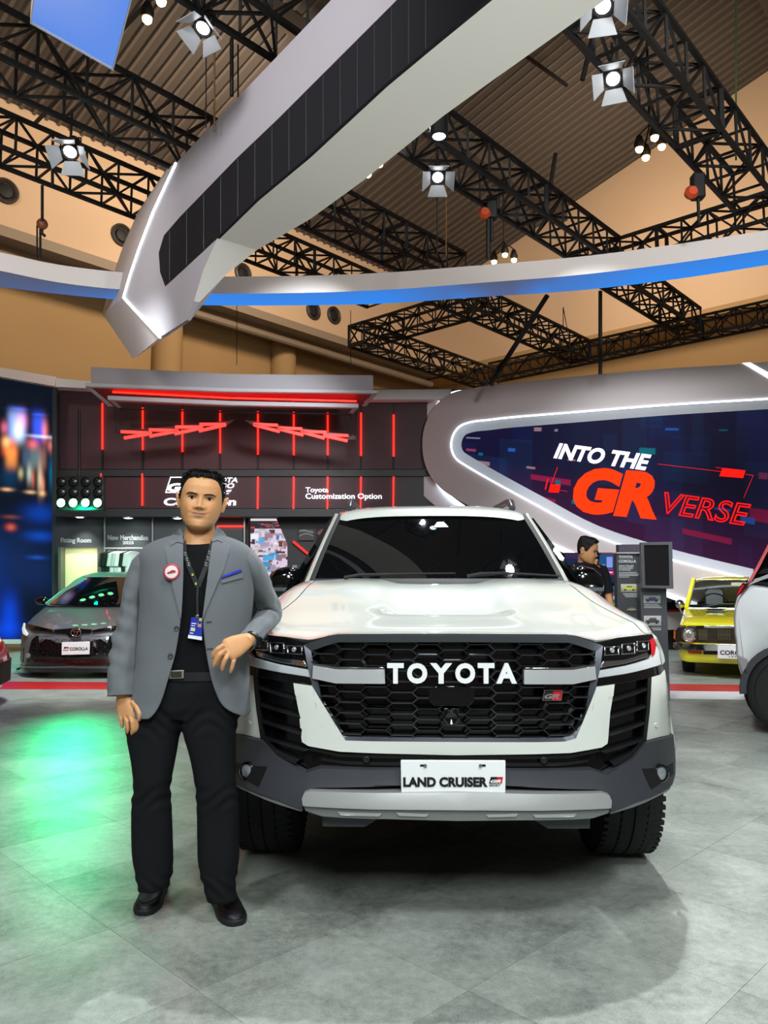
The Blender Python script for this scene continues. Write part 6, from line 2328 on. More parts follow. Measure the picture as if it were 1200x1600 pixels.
X_, N_ = Vector((1, 0, 0)), Vector((0, -1, 0))
sd = Vector((.93, -.36, 0)).normalized()
nm = Vector((-.36, -.93, 0)).normalized()
hand([(mp(194, 1086, -.035), .028, .019, sd, nm), (mp(195, 1096, -.04), .036, .019, sd, nm), (mp(197, 1107, -.045), .043, .017, sd, nm), (mp(199, 1117, -.05), .042, .014, sd, nm), (mp(199.5, 1121, -.05), .034, .010, sd, nm)],
     [([mp(210, 1114, -.065), mp(213, 1124, -.07), mp(214, 1135, -.065), mp(211.5, 1144, -.055)], .0092),
      ([mp(203, 1117, -.060), mp(207, 1128, -.07), mp(208, 1139, -.065), mp(205.5, 1147.5, -.055)], .0095),
      ([mp(195, 1117, -.052), mp(198.5, 1128, -.06), mp(200, 1138, -.055), mp(198.5, 1146, -.045)], .0090),
      ([mp(187, 1113, -.042), mp(189, 1122, -.05), mp(190.5, 1131, -.045), mp(190.5, 1138, -.038)], .0080)],
     ([mp(207, 1096, -.055), mp(214, 1105, -.075), mp(218, 1115, -.085), mp(217.5, 1126.5, -.08)], .0105))
# his left arm (right in the picture) folded on the fender, with its hand
body_tube([(385, 884, .02), (404, 920, .12), (424, 957, .22), (405, 978, .08), (391, 999, -.10), (384, 1003, -.125)], [.036, .036, .036, .032, .026, .026])
ax = (mp(350, 1016, -.19) - mp(390, 998, -.11)).normalized()
sd = Vector((.32, -.25, -.90))
sd = (sd - ax * sd.dot(ax)).normalized()
nm = ax.cross(sd).normalized()
if nm.y > 0:
    nm = -nm
hand([(mp(390, 999, -.11), .026, .019, sd, nm), (mp(380, 1004, -.13), .034, .019, sd, nm), (mp(368, 1010, -.155), .042, .018, sd, nm), (mp(357, 1015, -.175), .042, .015, sd, nm), (mp(353, 1017, -.18), .035, .011, sd, nm)],
     [([mp(350, 1008, -.195), mp(340, 1014, -.205), mp(334, 1021, -.20), mp(331, 1029, -.19)], .0090),
      ([mp(352, 1015, -.190), mp(343, 1023, -.205), mp(337, 1033, -.20), mp(333, 1043, -.19)], .0094),
      ([mp(358, 1021, -.182), mp(352, 1030, -.20), mp(348.5, 1039, -.195), mp(346.5, 1048.5, -.185)], .0091),
      ([mp(367, 1026, -.165), mp(365, 1034, -.18), mp(362.5, 1043, -.178), mp(359.5, 1052, -.17)], .0082)],
     ([mp(365, 1006, -.13), mp(352, 1018, -.14), mp(343, 1030, -.145), mp(338, 1040, -.15)], .0100))
bme = remesh(bd_, .0032, 2)
paint(bme, skin_paint(HT))
link('body', bme, M_skin, man)
face_parts(man, HT)
hair_cap(HT, low_adult, .0055, .0045, 3).build('hair', M_hair, man, smooth=60)
def tufts(T, n, low, seed):
    """locks of hair combed up and to the side over the cap"""
    rg = random.Random(seed)
    mb = MB()
    for k in range(n):
        a = rg.uniform(-PI, PI)
        zl = low(a) + .006
        z = zl + (.104 - zl) * rg.random() ** .6
        top_ = sstep(.05, .09, z)
        ln = (.008 + .007 * top_) * rg.uniform(.7, 1.25)
        p = head_pt(a, z, .003 + .007 * top_)
        if z > .08:
            p.z += .004
        q = p + Vector((math.sin(a) * .4 + rg.uniform(-.3, .5) * top_, -math.cos(a) * .5 * (1 if abs(a) < 1.2 else .2), (.30 * top_ - .6 * (1 - top_)))).normalized() * ln
        m_ = p.lerp(q, .5) + Vector((math.sin(a), -math.cos(a), .6 * top_)) * .0035
        mb.tube([T @ p, T @ m_, T @ q], [.0030, .0024, .0006], 5, cap=False)
    return mb


tufts(HT, 520, low_adult, 5).build('hair_lock', M_hair, man, smooth=60, kind='stuff')
fr = MB()
for k in range(30):
    a = R(-44 + 88 * k / 29)
    p, q = HT @ (head_pt(a, .094, .012) + Vector((0, 0, .006))), HT @ (head_pt(a, .083, .006) + Vector((random.uniform(-.005, .003), -.004, random.uniform(-.004, .010))))
    fr.tube([p, p.lerp(q, .5) + Vector((0, -.004, .004)), q], [.0038, .003, .0008], 6)
for k in range(3):
    q0 = HT @ head_pt(R(-22 + 3 * k), .09, .012)
    fr.tube([q0, q0 + Vector((.001, -.004, -.008)), q0 + Vector((.004, .0, -.017))], [.003, .0022, .0006], 6)
fr.build('fringe', M_hair, man, smooth=60)


# ---- clothes
def fabric(name, col, rough=.85, amt=.10, sc=240, bump=.35, sheen=.0):
    m = mat(name, col, rough, noise_amt=amt, nscale=sc, bump=bump, bscale=700, sheen=sheen, spec=.2)
    return m


M_blz = fabric('grey_wool', '#696d71', sheen=.1)
M_blz2 = fabric('grey_wool_light', '#6e7276', sheen=.1)
M_tee = fabric('black_cotton', '#0a0b0d', amt=.05, bump=.15)
M_trs = fabric('black_trouser_cloth', '#131518', amt=.08)
M_leather = mat('black_leather', '#101116', .5, bump=.25, bscale=300)

rows_y = [838, 843, 850, 858, 866, 878, 895, 915, 940, 965, 990, 1015, 1040, 1060, 1078, 1092, 1102, 1110, 1115]
tL = [(838, 276), (843, 258), (850, 238), (858, 226), (866, 222), (878, 221), (900, 222), (940, 223), (990, 222), (1030, 219), (1060, 214), (1090, 208), (1115, 206)]
tR = [(838, 346), (843, 362), (850, 380), (858, 389), (866, 392), (878, 393), (900, 393), (940, 391), (990, 388), (1040, 386), (1115, 387)]
tD = [(838, .070), (843, .080), (850, .092), (858, .104), (866, .112), (878, .120), (900, .128), (940, .132), (990, .130), (1040, .132), (1115, .138)]
oL = [(838, 283), (850, 285.5), (900, 286), (960, 285), (990, 280), (1020, 275), (1052, 265), (1078, 257), (1095, 250), (1106, 243), (1112, 238), (1115, 234)]
oR = [(838, 336), (850, 331), (900, 324), (964, 316), (1007, 320), (1057, 330), (1087, 341), (1097, 348), (1104, 357), (1107, 364), (1115, 382)]


def tab(t, y):
    return float(np.interp(y, [p[0] for p in t], [p[1] for p in t]))


DYT = .03


def torso(y, k=1.0):
    """centre, half width, half depth, z of the torso at picture height y"""
    a, b = mp(tab(tL, y), y, DYT), mp(tab(tR, y), y, DYT)
    return (a.x + b.x) / 2, (b.x - a.x) / 2 * k, tab(tD, y) * k, a.z


def front_dy(px, py, off=0.0):
    """depth offset of the blazer front at a picture point"""
    dy = DYT - .1
    for _ in range(6):
        p = mp(px, py, dy)
        cx, w_, d, z = torso(py)
        q = min(.995, abs((p.x - cx) / w_))
        dy = DYT - d * (1 - q ** 2.4) ** (1 / 2.4)
    return dy - off


def onf(px, py, off=0.0):
    return mp(px, py, front_dy(px, py, off))


def wr(x, y, seed=0.0, s=1.0):
    return s * (noise.noise(Vector((x * 9 + seed, y * 22, seed))) * .0050 + noise.noise(Vector((x * 22, y * 9 + seed, 3 + seed))) * .0035)


jk = MB()
rows = []
for y in rows_y:
    cx, w_, d, z = torso(y)
    cy = Y0 + DYT
    xl, xr = mp(tab(oL, y), y, front_dy(tab(oL, y), y)).x, mp(tab(oR, y), y, front_dy(tab(oR, y), y)).x
    e = 2 / 2.4

    def pt(phi):
        s, c = math.sin(phi), math.cos(phi)
        return cx + w_ * math.copysign(abs(c) ** e, c), cy - d * math.copysign(abs(s) ** e, s)

    def ph(x):
        k = max(-.999, min(.999, (x - cx) / w_))
        return math.acos(math.copysign(abs(k) ** (1 / e), k))
    a0, a1 = ph(xl), ph(xr)
    row = []
    N = 72
    for i in range(N + 1):
        phi = a0 + (2 * PI - (a0 - a1)) * i / N
        x, yy = pt(phi)
        zz = z
        if y > 1085:
            zz = z - .004 * math.sin(phi * 3)
        nx, ny = math.cos(phi), -math.sin(phi)
        q = wr(x, zz, 1.7, 1.5 if y > 880 else .3)
        q += .0035 * math.sin(zz * 75 + 6 * math.sin(x * 9)) * g(y, 985, 40) * g(abs(x - cx), w_ * .75, w_ * .4)
        row.append(Vector((x + nx * q, yy + ny * q, zz)))
    rows.append(row)
jk.loft(rows, cap=False, closed=False)
jo = jk.build('blazer', M_blz, man, smooth=True, fix=False)
md = jo.modifiers.new('solid', 'SOLIDIFY')
md.thickness = .007
md.offset = 1
jo.modifiers.new('sub', 'SUBSURF').render_levels = 1


def sleeve(pts, hw_, dep, seed, elbow=None):
    P = dense([mp(*p) for p in pts], 8)
    n = len(P)
    H = np.interp(np.linspace(0, 1, n), np.linspace(0, 1, len(hw_)), hw_)
    D = np.interp(np.linspace(0, 1, n), np.linspace(0, 1, len(dep)), dep)
    rings = []
    x = None
    for i, p in enumerate(P):
        d = (P[min(i + 1, n - 1)] - P[max(i - 1, 0)]).normalized()
        fwd = Vector((0, -1, 0))
        yv = (fwd - d * fwd.dot(d)).normalized()
        xv = d.cross(yv)
        ring = []
        for k in range(40):
            q = 2 * PI * k / 40
            s = i / n
            cr_ = 0.0
            if elbow:
                e0, amp = elbow
                cr_ = amp * math.sin((s - e0) * 70 + math.sin(q + seed) * 2.2) * g(s, e0, .16) * (.5 + .5 * math.cos(q - .5))
            f = noise.noise(Vector((math.cos(q) * 1.2 + seed, math.sin(q) * 1.2, s * 7))) * .0055 + noise.noise(Vector((math.cos(q) * 2 + seed, s * 14, math.sin(q) * 2))) * .0042 + cr_
            ring.append(p + xv * (H[i] + f) * math.cos(q) + yv * (D[i] + f) * math.sin(q))
        rings.append(ring)
    # turned-in cuff
    c = sum(rings[-1], Vector()) / 40
    rings.append([c + (p - c) * .90 for p in rings[-1]])
    d = (P[-1] - P[-2]).normalized()
    rings.append([p - d * .02 for p in rings[-1]])
    # rounded sleeve head
    c = sum(rings[0], Vector()) / 40
    d = (P[1] - P[0]).normalized()
    rings.insert(0, [c + (p - c) * .75 - d * .014 for p in rings[0]])
    rings.insert(0, [c + (p - c) * .1 - d * .02 for p in rings[1]])
    mb = MB()
    mb.loft(rings, cap=False)
    return mb.build('sleeve', M_blz, jo, smooth=True)


sleeve([(236, 868, .03), (224, 884, .03), (214, 912, .03), (207, 945, .03), (200, 985, .015), (193.5, 1030, -.01), (190, 1062, -.025), (189, 1087, -.035)],
       [.036, .044, .043, .042, .048, .050, .051, .052], [.050, .062, .064, .062, .058, .056, .055, .054], 2.0, (.60, .0060))
sleeve([(380, 866, .03), (393, 884, .045), (404, 908, .10), (416, 936, .19), (424, 957, .225), (414, 972, .15), (400, 988, .02), (389, 1000, -.075), (384, 1004, -.105)],
       [.036, .044, .045, .046, .046, .045, .040, .037, .036], [.050, .062, .062, .058, .050, .050, .046, .042, .040], 5.0, (.52, .0095))


def patch(name, poly, m, off, th=.004, parent=None, n=5):
    """a flat piece of cloth lying on the blazer front, outline in picture points"""
    bm = bmesh.new()
    f = bm.faces.new([bm.verts.new((x, 0, -y)) for x, y in poly])
    bmesh.ops.triangulate(bm, faces=[f])
    xs, ys = [p[0] for p in poly], [p[1] for p in poly]
    for lo, hi, no in ((min(xs), max(xs), (1, 0, 0)), (-max(ys), -min(ys), (0, 0, 1))):
        step = 8.0
        k = lo + step
        while k < hi - .5:
            bmesh.ops.bisect_plane(bm, geom=bm.verts[:] + bm.edges[:] + bm.faces[:], plane_co=(k if no[0] else 0, 0, k if no[2] else 0), plane_no=no)
            k += step
    for v in bm.verts:
        v.co = onf(v.co.x, -v.co.z, off)
    ex = bmesh.ops.extrude_face_region(bm, geom=bm.faces[:])
    for v in ex['geom']:
        if isinstance(v, bmesh.types.BMVert):
            v.co.y += th
    bmesh.ops.recalc_face_normals(bm, faces=bm.faces[:])
    me = bpy.data.meshes.new(name)
    bm.to_mesh(me)
    bm.free()
    me.shade_smooth()
    me.set_sharp_from_angle(angle=R(35))
    o = link(name, me, m, parent or jo)
    md = o.modifiers.new('bevel', 'BEVEL')
    md.width, md.segments, md.limit_method, md.angle_limit = .0015, 2, 'ANGLE', R(45)
    return o


patch('lapel', [(284, 838), (286, 850), (286, 900), (284.5, 940), (282.5, 967), (278, 950), (270, 917), (262, 880), (255.5, 848.5), (265, 853.5), (277, 846)], M_blz2, .013, .006)
patch('lapel', [(336, 836), (331, 850), (328, 872), (322, 925), (316, 968), (328, 939), (340, 911), (350, 889), (357, 866), (362.5, 841), (348, 847.5), (340, 842)], M_blz2, .013, .006)
patch('collar', [(281, 826), (284, 832), (286.5, 849), (277, 846.5), (267, 852.5), (262, 843), (271, 833)], M_blz2, .018, .008)
patch('collar', [(338, 822), (336, 832), (331.5, 847), (339, 843.5), (348, 847), (354, 838), (347, 829)], M_blz2, .018, .008)
patch('breast_pocket', [(344.5, 907), (379, 896), (380, 903), (346.5, 912)], M_blz2, .011, .005)
patch('pocket_square', [(345.5, 903.5), (347, 900), (360, 895), (376, 889.5), (378, 892.5), (362, 898)], mat('royal_blue_cloth', '#2232b8', .7), .013, .006)
for x, y in ((275.8, 982), (266.3, 1025)):
    c = onf(x, y, .010)
    MB().lathe([(.0095, .004), (.0095, 0), (.0075, -.002), (.006, -.0008), (0, -.0008)], c, (-.25, 1, 0), 16).build('button', mat('grey_button', '#3a3d42', .35), jo, smooth=40)
MB().bar(onf(322, 972, .010), onf(331, 971, .010), .0022).build('buttonhole', mat('dark_thread', '#2e3033', .8), jo)
MB().bar(onf(323, 1014, .010), onf(333, 1013.5, .010), .0022).build('buttonhole', mat('dark_thread'), jo)
# round pin badge
c = onf(268.2, 893.5, .020)
pb_ = MB().lathe([(.0310, .004), (.0318, .0), (.029, -.004), (.0275, -.0045)], c, (-.12, 1, 0), 32).build('pin_badge', mat('badge_red_rim', '#b8464c', .3), jo, smooth=50)
MB().lathe([(.0272, -.0042), (.015, -.0052), (0, -.0055)], c, (-.12, 1, 0), 32).build('badge_face', mat('badge_pale', '#e8d9d8', .3), pb_, smooth=50)
cp_ = c + Vector((0, -.0062, 0))
MB().add([cp_ + Vector((x, -.0002 + x * .12, z)) for x, z in ((-.016, -.006), (-.012, -.001), (-.004, .002), (.003, .007), (.013, .006), (.017, .001), (.015, -.003), (-.010, -.008))], [tuple(range(8))]).build('badge_print', mat('badge_print_red', '#a03a48', .4), pb_, fix=False)

# ---- T-shirt
tee = MB()
e = 2 / 2.4
nc = mp(309.5, 846, .038)
QS = np.linspace(0, 2 * PI, 48, endpoint=False)
rows = []
for r_, dz in ((.069, -.006), (.0705, .0005), (.0735, .0), (.076, -.006), (.088, -.016)):
    rows.append([nc + Vector((r_ * math.cos(q), -r_ * .98 * math.sin(q), dz - .016 * max(0, math.sin(q)) + .010 * max(0, -math.sin(q)))) for q in QS])
for y, k in ((868, .80), (882, .88), (900, .9), (930, .9), (960, .9), (1000, .9), (1040, .9), (1060, .9)):
    cx, w_, d, z = torso(y, k)
    d = d * (.90 if y < 870 else 1) - .004
    row = []
    for q in QS:
        s, c = math.sin(q), math.cos(q)
        zz = z + (.022 * abs(c) ** 1.5 if y < 870 else 0)
        f = wr(c * .15, zz, 4.4, 1.3)
        row.append(Vector((cx + (w_ + f) * math.copysign(abs(c) ** e, c), Y0 + DYT - (d + f) * math.copysign(abs(s) ** e, s), zz)))
    rows.append(row)
tee.loft(rows, cap=False)
tee.build('shirt', M_tee, man, smooth=True)

# ---- trousers
lL = [(1062, 230, 303), (1100, 212, 297), (1130, 200, 287), (1150, 200, 279.5), (1180, 205, 274), (1215, 210, 267.5), (1235, 210.5, 264.5), (1250, 208.5, 266), (1275, 208, 268), (1310, 208.5, 269), (1340, 210, 269), (1362, 214, 268), (1378, 217, 265), (1388, 219, 262)]
lR = [(1062, 285, 380), (1100, 282, 378), (1130, 284, 370), (1150, 289.5, 367), (1180, 297, 366), (1215, 304, 366.5), (1240, 308, 369), (1255, 308.5, 371.5), (1275, 309.5, 372.5), (1310, 310, 373), (1340, 310, 372.5), (1368, 315, 369), (1388, 321, 367), (1404, 324, 371)]
tr = MB()
for L, dtab in ((lL, [.085, .095, .092, .088, .084, .078, .074, .073, .072, .072, .072, .072, .072, .070]), (lR, [.085, .095, .092, .088, .084, .078, .074, .073, .072, .072, .072, .072, .072, .072])):
    rings = []
    dys = np.interp(range(len(L)), [0, 5, 9, 13], [.03, .02, .045, .065])
    for (y, a, b), d, dy in zip(L, dtab, dys):
        A_, B_ = mp(a, y, dy), mp(b, y, dy)
        c = (A_ + B_) / 2
        hw_ = (B_.x - A_.x) / 2
        rings.append([c + Vector((hw_ * math.copysign(abs(math.cos(q)) ** .85, math.cos(q)), -d * math.copysign(abs(math.sin(q)) ** .85, math.sin(q)), (.006 * math.sin(q) if y > 1380 else 0))) for q in np.linspace(0, 2 * PI, 36, endpoint=False)])
    rings = [list(r_) for r_ in zip(*[dense([r_[k] for r_ in rings], 5) for k in range(36)])]
    tr.loft(rings)
rings = []
for y, a, b, d in ((1040, 242, 366, .112), (1055, 236, 374, .114), (1075, 226, 379, .116), (1100, 216, 377, .108), (1120, 222, 366, .09)):
    A_, B_ = mp(a, y, .03), mp(b, y, .03)
    c = (A_ + B_) / 2
    rings.append([c + Vector(((B_.x - A_.x) / 2 * math.copysign(abs(math.cos(q)) ** .85, math.cos(q)), -d * math.copysign(abs(math.sin(q)) ** .85, math.sin(q)), 0)) for q in np.linspace(0, 2 * PI, 40, endpoint=False)])
tr.loft(rings)
tme = remesh(tr, .006, 3, 'trousers')
# folds at crotch, knees and hems
n = len(tme.vertices)
co = np.empty(n * 3, np.float32)
no = np.empty(n * 3, np.float32)
tme.vertices.foreach_get('co', co)
tme.vertices.foreach_get('normal', no)
co, no = co.reshape(-1, 3), no.reshape(-1, 3)
kz = [(mp(300, y).z, amp, sg_) for y, amp, sg_ in ((1125, .0028, .055), (1243, .0028, .05), (1385, .0032, .045))]
for i in range(n):
    x, y, z = [float(k) for k in co[i]]
    d = noise.noise(Vector((x * 10, y * 10, z * 4))) * .004 + noise.noise(Vector((x * 22, y * 22, z * 9 + 7))) * .0018
    for z0, amp, sg_ in kz:
        w2 = math.exp(-((z - z0) / sg_) ** 2)
        if w2 > .02:
            d += amp * w2 * math.sin(z * 120 + 5.0 * math.sin(x * 24 + 1.0 + z0 * 9) + y * 45)
    co[i] += no[i] * d
tme.vertices.foreach_set('co', co.reshape(-1))
tme.update()
link('trousers', tme, M_trs, man)
# fly and pocket seams
sm = MB()
sm.tube([mp(289, 1062, -.086), mp(287, 1085, -.085), mp(286, 1112, -.075)], .0018, 6)
sm.build('fly_seam', M_trs, man)
# ---- belt
bt = MB()
rings = []
A_, B_ = mp(238, 1052, .03), mp(371, 1052, .03)
c = (A_ + B_) / 2
for hz_, k in ((-.017, 1.0), (-.016, 1.012), (.016, 1.012), (.017, 1.0)):
    rings.append([c + Vector(((B_.x - A_.x) / 2 * 1.01 * k * math.copysign(abs(math.cos(q)) ** .85, math.cos(q)), -.1165 * k * math.copysign(abs(math.sin(q)) ** .85, math.sin(q)), hz_)) for q in np.linspace(0, 2 * PI, 48, endpoint=False)])
bt.loft(rings, cap=False)
bo = bt.build('belt', M_leather, man, smooth=40)
bk = [mp(264, 1061, -.095), mp(287, 1060, -.097), mp(287, 1047, -.097), mp(264, 1048, -.095)]
MB().prism(bk, (0, .006, 0)).build('buckle', mat('buckle_steel', '#a39b90', .35, .6), bo, bevel=.002)
cb_ = sum(bk, Vector()) / 4
MB().prism([cb_ + (p - cb_) * .72 + Vector((0, -.0015, 0)) for p in bk], (0, .002, 0)).build('buckle_plate', mat('buckle_dark', '#5a544d', .35, .8), bo)


# ---- shoes
def shoe(heel, toe):
    heel, toe = Vector(heel), Vector(toe)
    d = toe - heel
    L = d.length
    d.normalize()
    sx = Vector((d.y, -d.x, 0))
    up = Vector((0, 0, 1))
    S_ = [0, .04, .12, .25, .38, .5, .62, .75, .87, .95, 1.0]
    W_ = [.020, .030, .035, .036, .038, .043, .048, .050, .044, .031, .012]
    Hh = [.055, .068, .074, .078, .080, .074, .062, .052, .046, .038, .026]
    up_ = MB()
    rings = []
    for s, w_, h in zip(S_, W_, Hh):
        c = heel + d * (s * L)
        ring = []
        for k in range(20):
            q = PI * k / 19
            ring.append(c + sx * (w_ * math.copysign(abs(math.cos(q)) ** .7, math.cos(q))) + up * (.014 + (h - .014) * math.sin(q) ** .75))
        rings.append(ring)
    rings = [list(r_) for r_ in zip(*[dense([r_[k] for r_ in rings], 3) for k in range(20)])]
    up_.loft(rings)
    so = up_.build('shoe', M_leather, man, smooth=50)
    sl = MB()
    outl = [heel + d * (s * L + (.006 if s > .9 else -.004 if s < .05 else 0)) + sx * (w_ + .005) for s, w_ in zip(S_, W_)]
    outl += [heel + d * (s * L + (.006 if s > .9 else -.004 if s < .05 else 0)) - sx * (w_ + .005) for s, w_ in reversed(list(zip(S_, W_)))]
    outl = [p + up * .001 for p in outl]
    sl.prism(outl, up * .022)
    sl.build('sole', mat('sole_rubber', '#191a1d', .55), so, bevel=.004)
    # saddle strap and moccasin seam
    st = MB()
    for s0, s1 in ((.46, .54),):
        rg = []
        for s in np.linspace(s0, s1, 3):
            w_, h = np.interp(s, S_, W_), np.interp(s, S_, Hh)
            c = heel + d * (s * L)
            rg.append([c + sx * ((w_ + .003) * math.copysign(abs(math.cos(q)) ** .7, math.cos(q))) + up * (.014 + (h + .003 - .014) * math.sin(q) ** .75) for q in np.linspace(.15, PI - .15, 14)])
        st.loft(rg, cap=False, closed=False)
    st.build('strap', M_leather, so, smooth=50)
    sem = MB()
    pts = []
    for q in np.linspace(-1, 1, 21):
        s = .92 - .36 * abs(q) ** 2.4
        w_, h = np.interp(s, S_, W_), np.interp(s, S_, Hh)
        ang = PI / 2 + math.copysign(min(1, abs(q) * 1.2), q) * .85
        pts.append(heel + d * (s * L) + sx * (w_ * math.copysign(abs(math.cos(ang)) ** .7, math.cos(ang))) + up * (.015 + (h - .014) * math.sin(ang) ** .75))
    sem.tube(pts, .0028, 6)
    sem.build('apron_seam', M_leather, so, smooth=60)


shoe(at_z(250, 1388, 0), at_z(224, 1431, 0))
shoe(at_z(338, 1401, 0), at_z(371, 1447, 0))

# ---- lanyard and pass
ly = MB()
M_ly = mat('lanyard_black', '#1c1f22', .6)


def band(pts, wdt, off=.004):
    P = [mp(x, y, dy) for x, y, dy in pts]
    L1, L2 = [], []
    for i, p in enumerate(P):
        d = (P[min(i + 1, len(P) - 1)] - P[max(i - 1, 0)])
        sdv = Vector((-d.z, 0, d.x)).normalized() * wdt / 2
        L1.append(p + sdv)
        L2.append(p - sdv)
    n = len(P)
    t_ = Vector((0, .0025, 0))
    mb = MB()
    mb.loft([[a, b, b + t_, a + t_] for a, b in zip(L1, L2)])
    return mb


def tdy(x, y):
    return front_dy(x, y) + .012


lan = band([(286, 846, tdy(290, 856) - .002), (289, 866, tdy(290, 866)), (296, 886, tdy(296, 886)), (304, 905, tdy(304, 905)), (308.5, 917, tdy(308, 917))], .018).build('lanyard', M_ly, man)
l2 = band([(333, 846, tdy(328, 856) - .006), (329, 860, tdy(328, 860) - .004), (322, 885, tdy(322, 885)), (314, 905, tdy(314, 905)), (309.5, 917, tdy(309, 917))], .018).build('lanyard_strap', M_ly, lan)
band([(309, 915, tdy(309, 915) - .004), (308, 935, tdy(308, 935) - .006), (308.5, 962, tdy(308, 962) - .008)], .008).build('lanyard_tail', M_ly, lan)
M_lpr = mat('lanyard_print', '#c9cfd0', .5)
for (x0, y0, x1, y1, s) in ((289, 866, 299, 893, 'Salve'), (327, 868, 317, 896, 'Salve')):
    pass
for x, y in ((289.5, 866), (292, 874), (295, 882), (327.5, 864), (325, 873), (322, 882)):
    p = mp(x, y, tdy(x, y) - .006)
    sq = MB()
    sq.tube([p + Vector((-.005, 0, .008)), p + Vector((.004, 0, .004)), p + Vector((-.004, 0, -.001)), p + Vector((.005, 0, -.006))], .0011, 5)
    sq.build('lanyard_script', M_lpr, lan)
for x, y in ((301, 898), (306, 912), (329, 850)):
    p = mp(x, y, tdy(x, y) - .006)
    MB().box(p, (.007, .001, .009)).build('lanyard_stripe', mat('lanyard_green', '#a9b83e', .5), lan)
ps = thing_dy = tdy(305, 982) - .016
card = [mp(293.5, 997, ps), mp(315.5, 1000.5, ps), mp(316.5, 966, ps), mp(299, 964.5, ps)]
cd_ = MB().prism(card, (0, .003, 0)).build('pass_card', mat('pass_blue', '#2a35a0', .35), lan, bevel=.001)


def cq(u0, v0, u1, v1, nm_, m, d=.0008):
    def pp(u, v):
        return card[0].lerp(card[1], u).lerp(card[3].lerp(card[2], u), v) + Vector((0, -d, 0))
    MB().prism([pp(u0, v0), pp(u1, v0), pp(u1, v1), pp(u0, v1)], (0, .0006, 0)).build(nm_, m, cd_)


cq(.0, .0, 1, .16, 'pass_band', mat('pass_white', '#e6e8ee', .4))
cq(.62, .58, .92, .80, 'pass_photo', mat('pass_photo', '#b58d78', .4))
cq(.66, .74, .88, .80, 'pass_photo_hair', M_hair, .0012)
cq(.10, .36, .44, .52, 'pass_label', mat('pass_lime', '#c9d98a', .4))
cq(.10, .24, .34, .28, 'pass_line', mat('pass_white'))
cq(.10, .70, .50, .74, 'pass_line', mat('pass_white'))
cq(.10, .60, .42, .63, 'pass_line', mat('pass_white'))
cq(.70, .86, .95, 1.0, 'pass_corner', mat('lanyard_green'))
MB().box(mp(308, 963, ps), (.014, .006, .012)).build('pass_clip', M_steel, lan, bevel=.002)

# ---- wrist watch
wc = mp(391.5, 1000.5, -.10)
wd_ = (mp(384, 1004, -.125) - mp(398, 992, -.03)).normalized()
wm = MB().lathe([(.0305, -.011), (.0335, -.010), (.0335, .010), (.0305, .011), (.0295, 0)], wc, wd_, 28).build('watch', mat('watch_black', '#0d0e0f', .4), man, smooth=40)
x_, y_ = frame_of(wd_)
best = max([x_ * math.cos(q) + y_ * math.sin(q) for q in np.linspace(0, 2 * PI, 36)], key=lambda v: v.dot(Vector((.5, -.75, -.2))))
MB().lathe([(.017, 0), (.0175, .007), (.015, .010), (.0, .010)], wc + best * .031, best, 24).build('watch_face', mat('watch_case', '#1d2022', .2, .5), wm, smooth=40)
